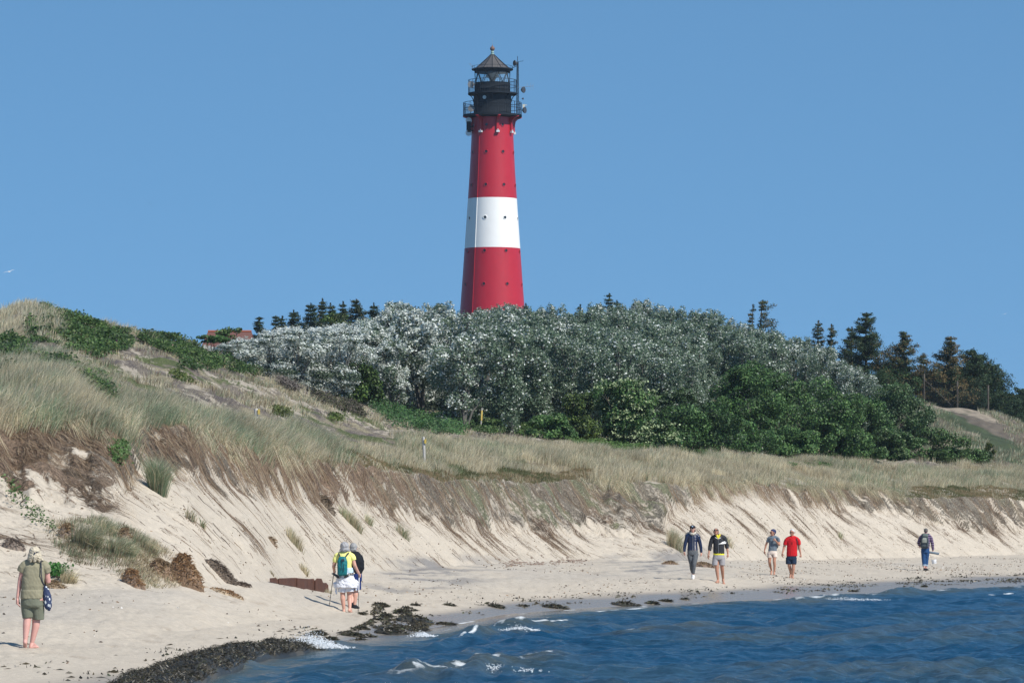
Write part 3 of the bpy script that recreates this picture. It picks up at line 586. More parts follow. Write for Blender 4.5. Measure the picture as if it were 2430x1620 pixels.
# ------------------------------------------------------------------ posts and fence
M['wood'] = mat('weathered_wood', (.26, .245, .225), .85, build=noisy(12, .3, .4, dist=.02)); M['yellow'] = mat('yellow_plate', (.55, .40, .08), .6)
M['paleyellow'] = mat('pale_yellow_tape', (.62, .45, .12), .6)
M['palewood'] = mat('pale_wood', (.40, .385, .36), .85, build=noisy(12, .3, .4, dist=.02)); M['brownwood'] = mat('brown_wood', (.12, .10, .08), .9, build=noisy(12, .3))
def post(name, x, yb, yt, r, label, cat, group=None, lean=0, tagp=None, dark=False):
    g, u = ground_px(x, yb); Y = g[1]; h = (yb-yt)/F*Y
    o = empty(name, g); tag(o, label, cat, group)
    MB().tube([(0, 0, -.3), (lean*.5, 0, h*.5), (lean, 0, h-.02), (lean, 0, h)], [r, r, r*.95, r*.8], 12).build('shaft', M['palewood'], o)
    if tagp:
        MB().box((lean+r+.02, -r-.015, h-tagp), (.07, .03, .15)).build('marker_plate', M['yellow'], o)
    return o, h
G_ = 'wooden marker posts on the dune'
post('post', 607, 1003, 969, .065, 'short grey post with yellow plate on the left dune slope', 'post', G_, tagp=.10)
post('post', 1010, 1109, 1036, .052, 'thick grey wooden post with small yellow plate at the path edge', 'post', G_, lean=-.05, tagp=.16)
o_, h_ = post('marker_pole', 1139, 1022, 967, .035, 'thin leaning pole with yellow band before the poplars', 'pole', lean=.08)
MB().tube([(.045, 0, h_*.45), (.07, 0, h_*.88)], .05, 10).build('yellow_band', M['paleyellow'], o_)
post('stake', 1808, 1078, 1040, .05, 'slim bare stake standing in front of the dark green bushes', 'stake')
# wire fence on the far dune
fpts = [(2193, 930), (2272, 958), (2345, 962)]
fence = None; P = []
for x, y in fpts:
    Y = 306.; X = (x-CX)/F*Y; P.append(Vector((X, Y, ground_z(X, Y))))
fence = empty('fence', P[0]); tag(fence, 'tall dark wire mesh fence on wooden posts in front of the pines', 'fence')
for p in P: MB().tube([p-P[0]-Vector((0, 0, .3)), p-P[0]+Vector((0, 0, 2.3))], .06, 8).build('post', M['brownwood'], fence)
MB().tube([P[0]-P[0]+Vector((0, 0, 1.9)), P[0]-P[0]+Vector((1.9, 0, .1))], .03, 6).build('brace', M['brownwood'], fence)
fm = MB()
for i in range(len(P)-1):
    a, b = P[i]-P[0], P[i+1]-P[0]; n = int((b-a).length/.16)
    for k in range(n+1):
        q = a.lerp(b, k/n); fm.tube([q+Vector((0, -.1, 0)), q+Vector((0, -.1, 1.9))], .010, 3, caps=False)
    for k in range(13): fm.tube([a+Vector((0, -.1, .1+.15*k)), b+Vector((0, -.1, .1+.15*k))], .010, 3, caps=False)
fm.build('wire_mesh', mat('dark_wire', (.02, .03, .035), .6), fence)
# ------------------------------------------------------------------ birds
def bird(x, y, Y, span, roll, yaw, body, label, droop=.12):
    o = MB(); s = span/2
    # continuous skin: body with wings growing out of it
    n = 9; xs_ = np.linspace(-1, 1, 2*n+1); V = []; Fc = []
    for t in xs_:
        a = abs(t); ch = (.16*(1-a)**.6+.05)*span*.6 if a > .08 else .2*span*.75
        zc = s*(.18*math.sin(min(a*2.4, 1.57)) - droop*max(0, a-.55)*2.0)
        yc = -.25*s*(a*.6 if a < .5 else .3-(a-.5)*1.3)
        th = .012*span*(1-a)+.003*span+(.05*span if a < .06 else 0)
        L = ch if a >= .06 else .34*span
        V += [(t*s, yc+L*.5, zc), (t*s, yc, zc+th), (t*s, yc-L*.5, zc), (t*s, yc, zc-th)]
    for i in range(2*n):
        for k in range(4): Fc.append((i*4+k, (i+1)*4+k, (i+1)*4+(k+1) % 4, i*4+(k+1) % 4))
    Fc += [(0, 1, 2, 3), tuple(8*n+k for k in (3, 2, 1, 0))]
    o.add(V, Fc).ball((0, .20*span, .02*span), (.035*span, .06*span, .035*span), 10)
    b = o.build('gull', body, loc=at(x, y, Y), sharp=80); b.rotation_euler = (R(10), R(roll), R(yaw)); tag(b, label, 'bird')
M['gullw'] = mat('white_plumage', (.7, .7, .68), .7); M['gulld'] = mat('dark_plumage', (.07, .08, .09), .7)
bird(22, 645, 210, .62, -16, 25, M['gullw'], 'white gull with outstretched wings at the far left edge')
bird(355, 483, 300, .42, 62, 20, M['gulld'], 'small dark bird banking in the sky above the left dune')
bird(2385, 745, 500, .75, -20, -20, M['gullw'], 'tiny pale gull high over the pines on the right')
# ------------------------------------------------------------------ vegetation helpers
def leafmesh(name, P, size, N, colr, m, parent=None, asp=.62, up=.0):
    "one diamond leaf at each point; N = preferred facing"
    n = len(P); r = rng.normal(size=(n, 3)); nn = N+r*.75; nn[:, 2] += up; nn /= np.linalg.norm(nn, axis=1)[:, None]
    a = np.cross(nn, rng.normal(size=(n, 3))); a /= np.linalg.norm(a, axis=1)[:, None]; b = np.cross(nn, a)
    s = (np.asarray(size)*rng.uniform(.7, 1.3, n))[:, None]
    V = np.stack([P-a*s*.5, P-b*s*.5*asp, P+a*s*.5, P+b*s*.5*asp], 1)
    q = np.arange(n*4).reshape(n, 4)
    me = npmesh(name, V.reshape(-1, 3), quads=q, col=np.repeat(colr, 4, 0), smooth=False)
    return link(name, me, m, parent)
def pick(pal, wts, n):
    k = rng.choice(len(pal), n, p=np.array(wts)/sum(wts)); c = np.array(pal)[k]
    return c*rng.uniform(.75, 1.3, n)[:, None]
def blobpts(blobs, n, gap=.0, fs=2.2, seed=0):
    B = np.array(blobs, float); A = B[:, 3]*B[:, 5]; k = rng.choice(len(B), int(n*1.9), p=A/A.sum())
    d = rng.normal(size=(len(k), 3)); d /= np.linalg.norm(d, axis=1)[:, None]
    rr = rng.uniform(.25, 1, len(k))**.45*(1+.22*(fbm(d[:, 0]*2.3+k*3.1, d[:, 2]*2.3+d[:, 1]*1.7, seed+5, 3)))
    P = B[k, :3]+d*B[k, 3:6]*rr[:, None]
    keep = fbm(P[:, 0]*fs+P[:, 1]*fs*.7, P[:, 2]*fs+P[:, 1]*fs*.5, seed, 3) > gap-.28
    P = P[keep][:n]; return P, d[keep][:n], k[keep][:n]
M['leaf'] = mat('leaf', rough=.55, spec=.35, build=attr_col('col', trans=.32)); M['needle'] = mat('needle', rough=.7, spec=.25, build=attr_col('col', trans=.1))
M['bark'] = mat('bark', (.10, .085, .07), .9, build=noisy(9, .35, .4)); M['greybark'] = mat('pale_bark', (.10, .095, .085), .85, build=noisy(7, .3, .3))
def copy_tree(o, parent=None):
    c = o.copy(); COL.objects.link(c); c.parent = parent
    for ch in o.children: copy_tree(ch, c)
    return c
def limbs(blobs, base, r, m, parent, name='trunk'):
    t = MB(); B = sorted(blobs, key=lambda b: b[2])
    for b in B[::max(1, len(B)//7)]:
        c = Vector(b[:3]); p0 = Vector((random.uniform(-.1, .1)*base, random.uniform(-.1, .1)*base, -.3)); mid = Vector((c.x*.35, c.y*.35, c.z*.5))
        t.tube([p0, mid, c], [r, r*.6, r*.22], 6)
        for q in range(3):
            e = c+Vector((random.uniform(-1, 1)*b[3], random.uniform(-1, 1)*b[4], random.uniform(.1, 1)*b[5]))*.75
            t.tube([c.lerp(mid, .2), e], [r*.25, r*.08], 4)
    return t.build(name, m, parent)
random.seed(5)
# ------------------------------------------------------------------ silver poplar thicket
def make_poplar(white, seed):
    o = empty('silver_poplar', (0, 0, 0)); blobs = []
    for k in range(13):
        a = random.uniform(0, 6.28); rr_ = random.uniform(.1, 1.25); z = random.uniform(.5, 4.2)
        blobs.append((math.cos(a)*rr_, math.sin(a)*rr_, z, random.uniform(.42, .72), random.uniform(.42, .72), random.uniform(.55, .95)))
    for k in range(4):
        a = random.uniform(0, 6.28); rr_ = random.uniform(0, 1.0); blobs.append((math.cos(a)*rr_, math.sin(a)*rr_, random.uniform(4.1, 4.6), .32, .32, random.uniform(.5, .75)))
    P, d, k = blobpts(blobs, 13500, .09, 2.8, seed)
    cl = fbm(P[:, 0]*4+P[:, 1]*2+seed, P[:, 2]*4, seed+9, 2)
    pw = np.clip(white*1.15*(1+2.3*cl)+(P[:, 2]-3.2)*.12*white*2, 0.01, .95)
    isw = rng.random(len(P)) < pw; tone = random.uniform(.7, 1.3)
    c = pick([(.105, .16, .10), (.14, .195, .12), (.06, .10, .06), (.23, .28, .20)], [4, 3, 3, 2], len(P))*tone
    c[isw] = pick([(.70, .73, .68), (.52, .57, .51), (.82, .84, .79)], [3, 4, 2], isw.sum())
    leafmesh('crown', P, np.where(isw, .105, .088), d, c, M['leaf'], o, .8)
    limbs(blobs, 1, .07, M['greybark'], o); return o
POP = [make_poplar(wv, 100+i*7) for i, wv in enumerate((.50, .42, .27, .22, .12, .07, .33))]
pw_ = [.50, .42, .27, .22, .12, .07, .33]
YTOP = [(-100, 800), (440, 812), (500, 808), (530, 800), (600, 788), (640, 772), (700, 758), (730, 765), (800, 758), (850, 745), (900, 745), (960, 728), (1010, 735), (1060, 724), (1100, 722), (1130, 732), (1200, 726), (1260, 728), (1330, 735),
        (1400, 722), (1450, 722), (1490, 716), (1560, 716), (1600, 722), (1650, 724), (1700, 728), (1735, 760), (1770, 775), (1800, 782), (1860, 792), (1890, 790), (1930, 810), (1960, 835), (2000, 868), (2030, 875), (2060, 905), (2100, 930)]
def whiteness(x, y):
    w_ = .08
    w_ += .60*math.exp(-((x-640)/230)**2)*(y > 700)+.28*math.exp(-((x-950)/150)**2-((y-880)/110)**2)
    w_ += (.48 if 930 < x < 1700 else .16)*math.exp(-((y-(np.interp(x, [q[0] for q in YTOP], [q[1] for q in YTOP])+10))/30)**2)
    if x > 1300: w_ *= .75
    return w_
used = set(); npop = 0; rowY = []
Y = 214.
while Y < 322: rowY.append(Y); Y += 4.3+(Y-214)*.02
LBL = 'silver-leaved poplar growing in the dense wind-shorn thicket below the lighthouse'
for Y in rowY:
    xa = 470+max(0, (230-Y))*14; x = xa+random.uniform(0, 40)
    while x < 2075:
        Yj = Y+random.uniform(-1.2, 1.2); X = (x-CX)/F*Yj; g = ground_z(X, Yj)
        u_ = float(np.interp(Yj, GY[:, int(round(float(np.interp(x, XS, np.arange(NC)))))], U))
        ytop = float(np.interp(x, [q[0] for q in YTOP], [q[1] for q in YTOP]))
        zt = CZ+(HY-ytop)/F*Yj; h = min(zt-g, random.uniform(4.0, 5.4)); step = 2.5*F/Yj*random.uniform(.8, 1.2)
        yv = HY-(g+h*.6-CZ)*F/Yj
        low = x > 1500 and yv > np.interp(x, [1500, 1700, 1800, 1950, 2075], [960, 900, 880, 900, 960])
        if u_ > 9.05 and h > 1.4 and not low and not (860 < x < 1080 and Yj < 222):
            wv = whiteness(x, HY-(g+h*.75-CZ)*F/Yj); k = int(np.argmin([abs(q-wv)+random.uniform(0, .07) for q in pw_]))
            if k in used: o = copy_tree(POP[k])
            else: o = POP[k]; used.add(k)
            o.location = (X, Yj, g-.1); s = h/(5.4 if x < 930 else 4.65 if x < 1700 else 4.95); sxy = max(s, .85)*random.uniform(1.05, 1.3); o.scale = (sxy, sxy, s); o.rotation_euler = (0, 0, random.uniform(0, 6.28))
            yy = HY-(g+h*.75-CZ)*F/Yj; sky_ = yy < ytop+34
            if x < 880: zn = ('whitest silver poplar in the left end of the thicket beside the dune ridge', 'left end')
            elif sky_ and x < 1290: zn = ('silver poplar topping the thicket at the foot of the lighthouse shaft', 'foot of the lighthouse')
            elif sky_ and x < 1730: zn = ('silver poplar with white crown top against the sky right of the lighthouse', 'skyline right of the lighthouse')
            elif x > 1680: zn = ('grey green silver poplar where the thicket slopes down towards the spruces', 'right slope')
            elif Yj < 236 and x < 1330: zn = ('silver poplar in the front row above the green nettles', 'front row')
            elif x < 1290: zn = ('silver poplar in the middle of the thicket left of the bronze bush', 'middle left')
            else: zn = ('dark grey green poplar in the thicket behind the blossoming elder', 'behind the elder')
            tag(o, zn[0], 'tree', 'silver-leaved poplars of the thicket, '+zn[1]); npop += 1
        x += step
for k in range(len(POP)):
    if k not in used:
        for ch in list(POP[k].children): bpy.data.objects.remove(ch)
        bpy.data.objects.remove(POP[k])
print('poplars', npop)
# ------------------------------------------------------------------ green bushes and small broadleaf trees
GREEN = [(.060, .125, .038), (.085, .17, .048), (.032, .072, .026), (.15, .24, .08)]
def bush(name, cx, cy, rx, ry, Y, pal, wts, label, cat='bush', leaf=.125, n=9000, gap=.03, nb=14, ground=True, group=None, m='leaf', flowers=None, asp=.75):
    "crown centred on a photo point at its own distance, standing on the ground below it"
    k = Y/F; X = (cx-CX)*k; g = ground_z(X, Y); o = empty(name, (X, Y, g)); tag(o, label, cat, group)
    W, Hh = rx*k, ry*k; zc = CZ-(cy-HY)*k-g; blobs = []
    for i in range(nb):
        a = random.uniform(0, 6.28); q = random.uniform(.25, .78); s = random.uniform(.30, .5)
        blobs.append((math.cos(a)*q*W, math.sin(a+i)*q*W*.6, zc+math.sin(a)*q*Hh, s*W, s*W*.9, s*min(Hh, W)*1.0))
    if ground:
        for i in range(nb//2):
            q = random.uniform(-.9, .9); blobs.append((q*W, random.uniform(-.4, .2)*W, max(.3, random.uniform(.2, .5)*max(zc, .5)), .4*W*random.uniform(.6, 1), .4*W, max(.35*max(zc, .6), .35)))
    n = int(n*1.35); P, d, kk = blobpts(blobs, n, gap+.06, 2.4/max(W, .6)*1.4, int(cx))
    s_ = P[:, 2] > -.05; P = P[s_]; d = d[s_]
    c = pick(pal, wts, len(P)); cl = fbm(P[:, 0]*1.6+P[:, 1], P[:, 2]*1.6, int(cx)+3, 3); c *= (1+.75*cl)[:, None]
    leafmesh('crown', P, leaf, d, c, M[m], o, asp, .15)
    if flowers:
        fn, fc, fs_ = flowers; j = rng.choice(len(P), min(fn, len(P)), replace=False); f0 = np.array([0, -.25, .1])
        cen = P[j]+d[j]*.12; Q = (cen[:, None, :]+rng.normal(size=(len(cen), 14, 3))*np.array([.13, .13, .05])).reshape(-1, 3)
        leafmesh('blossom', Q, fs_, np.tile([0., -.5, .8], (len(Q), 1)), pick([fc, tuple(v*.8 for v in fc)], [1, 1], len(Q)), M['leaf'], o, .9)
    limbs(blobs, 1, .06, M['bark'], o, 'stem'); return o
bush('elder_bush', 1480, 962, 88, 82, 217, GREEN, [3, 4, 3, 1], 'elder bush covered in cream green blossom at the edge of the thicket', leaf=.14, n=9000, flowers=(330, (.42, .50, .27), .10))
bush('elder_bush', 1560, 1020, 50, 34, 215, GREEN, [3, 4, 3, 1], 'small blossoming elder bush at the foot of the larger elder', n=4500, flowers=(110, (.40, .48, .26), .10))
bush('briar_bush', 1655, 1000, 110, 62, 222, GREEN, [4, 3, 4, .6], 'dark green bush rising behind the slim bare stake', n=11000)
bush('briar_bush', 1590, 965, 70, 60, 226, [(.05, .10, .03), (.08, .14, .045), (.03, .06, .02)], [3, 3, 2], 'mid green bush between the elder and the dark bushes', n=7000)
bush('maple_tree', 1770, 945, 95, 82, 236, GREEN, [4, 4, 3, 1], 'tall dark green broadleaf tree at the left end of the bush belt', 'tree', n=13000)
bush('maple_tree', 1860, 935, 90, 62, 246, GREEN, [3, 4, 3, 1.5], 'pale topped broadleaf tree beside the silver poplars', 'tree', n=10000, flowers=(70, (.36, .46, .28), .10))
bush('maple_tree', 1950, 980, 105, 88, 240, GREEN, [4, 4, 3, 1.3], 'broad green tree in the middle of the bush belt', 'tree', n=14000)
bush('briar_bush', 1745, 1035, 95, 42, 227, GREEN, [4, 3, 4, .5], 'low dark bush at the foot of the tall broadleaf tree', n=8000)
bush('rose_bush', 1870, 1045, 80, 38, 232, GREEN, [3, 4, 2, 2], 'low leafy bush behind the patch of green herbs', n=8000)
bush('maple_tree', 2060, 1000, 80, 72, 250, GREEN, [4, 4, 3, 1.2], 'dark leafy tree below the dense mountain pine', 'tree', n=10000)
bush('poplar_bush', 2150, 975, 82, 62, 258, [(.04, .085, .03), (.07, .12, .045), (.22, .28, .17)], [4, 3, 1], 'bushy green tree with a few pale leaves beside the bare dune', n=11000)
bush('rose_bush', 2010, 1060, 85, 36, 240, GREEN, [3, 4, 2, 2], 'bright green bush below the broad green tree', n=8000)
bush('rose_bush', 2130, 1058, 80, 38, 246, [(.05, .11, .03), (.10, .17, .06), (.03, .06, .02), (.25, .32, .16)], [3, 3, 2, .6], 'light green rose bush with pale buds near the dune foot', n=8000)
bush('rose_bush', 2225, 1055, 80, 42, 250, [(.06, .12, .035), (.11, .18, .06), (.03, .06, .02)], [3, 3, 2], 'rose bush tapering off to the bare grassy dune', n=6000)
bush('rose_bush', 2295, 1082, 62, 22, 252, [(.06, .12, .035), (.11, .18, .06), (.03, .06, .02)], [3, 3, 2], 'small low rose bush at the right end of the bush belt', n=3500)
bush('rowan_sapling', 2350, 1068, 14, 26, 258, [(.13, .16, .035), (.09, .14, .03)], [1, 1], 'slender yellow green sapling alone in front of the far dune', 'sapling', n=900, nb=8, leaf=.10)
bush('hazel_bush', 1375, 985, 55, 55, 216, [(.06, .10, .025), (.10, .14, .035), (.03, .06, .02)], [3, 3, 2], 'olive green bush just left of the blossoming elder', n=6000)
bush('hazel_bush', 1310, 1015, 60, 32, 214, GREEN, [3, 4, 2, 2], 'low green bush among the lowest silver poplars', n=5500)
bush('hazel_bush', 850, 905, 55, 60, 219, [(.07, .13, .03), (.12, .19, .05), (.03, .06, .02)], [3, 2, 3], 'yellow green broadleaf bush in front of the whitest poplars', n=5500, leaf=.16)
bush('hazel_bush', 800, 755, 38, 22, 318, [(.08, .14, .03), (.13, .18, .05)], [2, 2], 'light green tree top showing among the dark firs', 'tree', n=3000)
bush('hawthorn_bush', 1300, 885, 50, 22, 240, [(.08, .13, .025), (.05, .10, .02)], [2, 2], 'olive patch of leaves in the middle of the poplar thicket', n=2600)
bush('hawthorn_bush', 1620, 865, 38, 24, 262, [(.11, .09, .03), (.07, .09, .025)], [2, 2], 'bronze tinged bush high in the poplar thicket', n=2400)
bush('willow_bush', 505, 806, 46, 11, 225, GREEN, [3, 4, 2, 1], 'dark green bush in front of the red tiled roof', n=3500)
bush('willow_bush', 545, 790, 34, 16, 226, [(.10, .17, .05), (.07, .12, .04)], [2, 2], 'light green tuft of leaves above the whitest poplars', n=1500)
bush('mountain_pine', 2095, 925, 92, 52, 300, [(.022, .05, .018), (.035, .07, .022), (.05, .085, .03)], [3, 3, 1], 'dense rounded mountain pine under the tall spruces', 'tree', leaf=.16, n=10000, m='needle', asp=.3)
# ground hugging patches
import itertools
def inpoly(px, py, poly):
    c = np.zeros(len(px), bool); j = len(poly)-1
    for i in range(len(poly)):
        xi, yi = poly[i]; xj, yj = poly[j]
        c ^= ((yi > py) != (yj > py)) & (px < (xj-xi)*(py-yi)/(yj-yi+1e-9)+xi); j = i
    return c
def hitpts(px, py):
    ci = np.clip(np.rint(np.interp(px, XS, np.arange(NC))), 0, NC-1).astype(int); out = np.zeros((len(px), 3))
    for k in np.unique(ci):
        s = np.where(ci == k)[0]; r = np.clip(np.searchsorted(-YPmin[:, k], -py[s]), 1, len(YPmin)-1)
        t = np.clip((YP[r-1, k]-py[s])/(YP[r-1, k]-YP[r, k]+1e-9), 0, 1)[:, None]
        A = np.stack([GX[r-1, k], GY[r-1, k], GZ[r-1, k]], 1); B = np.stack([GX[r, k], GY[r, k], GZ[r, k]], 1); out[s] = A*(1-t)+B*t
    out[:, 0] = (px-CX)/F*out[:, 1]; return out
def patch(name, poly, n, h, leaf, pal, wts, label, cat='bush', fl=None, m='leaf', spread=.8, gap=-.05, up=.3):
    p = np.array(poly, float); lo, hi = p.min(0), p.max(0); k = 0
    X = rng.uniform(lo[0], hi[0], n*4); Y = rng.uniform(lo[1], hi[1], n*4)
    jx = X+fbm(X*.03, Y*.03, 5, 3)*14; jy = Y+fbm(X*.03, Y*.03, 9, 3)*9; s = inpoly(jx, jy, poly); X, Y = X[s][:n], Y[s][:n]
    G = hitpts(X, Y); cen = G.mean(0); cen[2] = ground_z(cen[0], cen[1])
    nn = fbm(G[:, 0]*1.3, G[:, 1]*.8, 12, 4); keep = nn > gap-.35; G = G[keep]; nn = nn[keep]
    hh = h*(.55+.9*nn)*rng.uniform(.05, 1, len(G))**.5; off = rng.normal(size=(len(G), 3))*np.array([.10, spread*.4, .05])
    P = G+off; P[:, 2] = G[:, 2]+hh
    o = empty(name, cen); tag(o, label, cat)
    c = pick(pal, wts, len(P))*(1+.5*fbm(P[:, 0]*2.5, P[:, 2]*2.5, 3, 3))[:, None]
    leafmesh('leaves', P-cen, leaf, np.tile([0., -.35, .8], (len(P), 1)), c, M[m], o, .75, up)
    if fl:
        j = rng.choice(len(P), fl[0], replace=False); Q = P[j]-cen+[0, -.1, .05]
        leafmesh('flowers', Q, .09, np.tile([0., -1., .5], (len(Q), 1)), np.tile(fl[1], (len(Q), 1)), M['leaf'], o, 1.0)
    sb = MB()
    for j in rng.choice(len(P), 40): sb.tube([Vector(G[j]-cen)-Vector((0, 0, .1)), Vector(P[j]-cen)], [.015, .006], 4)
    tag(sb.build('stem', M['bark'], o), kind='stuff'); return o
RG = [(.045, .090, .024), (.068, .125, .034), (.026, .052, .018), (.12, .17, .05)]
patch('rose_thicket', [(90, 738), (130, 728), (200, 731), (245, 750), (300, 775), (314, 812), (300, 830), (240, 852), (225, 858), (200, 846), (172, 842), (158, 800), (118, 782), (105, 755)], 30000, .42, .095, RG, [3, 4, 3, 1.5], 'large dark green rose thicket just below the top of the left dune', fl=(14, (.5, .12, .28)))
patch('rose_thicket', [(262, 752), (300, 745), (370, 755), (450, 772), (485, 800), (520, 828), (560, 856), (640, 880), (660, 892), (590, 892), (560, 888), (520, 876), (480, 880), (440, 872), (425, 842), (380, 832), (345, 815), (320, 790), (285, 775)], 34000, .42, .095, RG, [3, 4, 3, 1.5], 'long green rose thicket running down the ridge towards the red roof', fl=(10, (.5, .12, .28)))
patch('rose_thicket', [(-40, 835), (30, 830), (60, 850), (110, 868), (150, 890), (120, 905), (-40, 905)], 19000, .6, .095, RG, [3, 4, 3, 1.5], 'rose thicket at the left edge behind the big marram mound', fl=(12, (.55, .12, .3)))
patch('rose_thicket', [(150, 898), (190, 893), (240, 908), (266, 940), (262, 985), (235, 975), (190, 925)], 13000, .6, .095, RG, [3, 4, 3, 1.5], 'narrow rose thicket at the right side of the marram mound')
patch('rose_bush', [(68, 775), (103, 785), (103, 815), (68, 805)], 1300, .4, .11, RG, [3, 4, 3, 1.5], 'small rose bush left of the large thicket near the dune top')
patch('rose_bush', [(108, 790), (146, 800), (142, 822), (112, 812)], 1200, .35, .11, RG, [3, 4, 3, 1.5], 'small rose bush directly below the large dune top thicket')
HE = [(.10, .085, .075), (.14, .12, .105), (.06, .055, .04)]
patch('heather_mound', [(640, 888), (670, 888), (720, 905), (725, 925), (700, 930), (655, 905)], 4500, .35, .10, HE, [3, 3, 2], 'grey purple mound of dead heather on the dune flank', 'heather', m='needle')
patch('heather_mound', [(740, 925), (800, 935), (860, 978), (870, 992), (840, 985), (790, 965), (740, 945)], 6000, .3, .10, [(.05, .055, .025), (.09, .075, .06), (.035, .035, .02)], [3, 3, 2], 'dark brown heather mound lowest on the dune flank', 'heather', m='needle')
patch('crowberry_patch', [(600, 876), (650, 880), (700, 905), (760, 922), (730, 915), (660, 895), (600, 888)], 3000, .25, .09, [(.035, .05, .015), (.06, .07, .02)], [2, 2], 'dark mossy crowberry strip along the ridge line', 'shrub', m='needle')
patch('willow_patch', [(650, 970), (685, 978), (690, 995), (655, 988)], 1100, .25, .09, [(.06, .08, .02), (.09, .11, .03)], [2, 2], 'dark green creeping willow above the short post', 'shrub')
patch('willow_patch', [(785, 982), (815, 992), (815, 1002), (790, 998)], 900, .22, .09, [(.06, .10, .02), (.1, .13, .03)], [2, 2], 'small creeping willow patch right of the short post', 'shrub')
patch('willow_patch', [(410, 878), (440, 892), (462, 912), (450, 912), (420, 895)], 1200, .25, .09, [(.06, .09, .02), (.1, .13, .03)], [2, 2], 'narrow green strip crossing the sandy dune face', 'shrub')
patch('nettle_patch', [(870, 962), (960, 975), (1060, 1000), (1115, 1018), (1080, 1038), (1000, 1034), (930, 1008)], 12000, .75, .11, [(.05, .12, .035), (.08, .15, .05), (.03, .07, .025)], [3, 3, 2], 'bright green nettles in the hollow at the foot of the dune', 'plants', up=.1)
patch('nettle_patch', [(1100, 1000), (1250, 1010), (1320, 1030), (1250, 1040), (1130, 1030)], 6500, .6, .11, RG, [3, 4, 2, 1], 'green undergrowth right of the thin leaning pole', 'plants', up=.1)
patch('herb_patch', [(1335, 1045), (1400, 1038), (1490, 1052), (1560, 1066), (1500, 1072), (1400, 1060)], 6000, .22, .08, [(.07, .14, .03), (.10, .18, .04), (.05, .08, .02)], [3, 2, 1], 'low bright green herb patch below the blossoming elder', 'plants')
patch('herb_patch', [(1560, 1060), (1660, 1068), (1750, 1078), (1700, 1086), (1600, 1076)], 4500, .22, .08, [(.06, .11, .03), (.09, .14, .04), (.05, .07, .02)], [3, 2, 1], 'green strip of herbs left of the slim stake', 'plants')
patch('herb_patch', [(1840, 1096), (1900, 1090), (1968, 1104), (1960, 1116), (1880, 1113)], 4500, .3, .08, [(.06, .13, .03), (.09, .17, .04)], [3, 2], 'fresh green herb patch in the straw grass right of the stake', 'plants')
patch('sea_rocket', [(118, 1345), (140, 1350), (142, 1368), (120, 1366)], 700, .22, .07, [(.05, .17, .03), (.08, .2, .05)], [2, 2], 'small bright green plant on the sand beside the woman with the bag', 'plant')
patch('creeping_bindweed', [(270, 1045), (290, 1050), (295, 1075), (290, 1110), (275, 1100)], 900, .15, .07, [(.06, .12, .03), (.09, .15, .05)], [2, 2], 'green creeper hanging down the root edge above the grass tuft', 'plant')
patch('creeping_bindweed', [(10, 1110), (60, 1180), (100, 1225), (130, 1255), (90, 1240), (40, 1190), (5, 1130)], 700, .05, .07, [(.06, .12, .03), (.09, .15, .05)], [2, 2], 'thin green creeper lying on the sandy slope at left', 'plant', gap=.25)
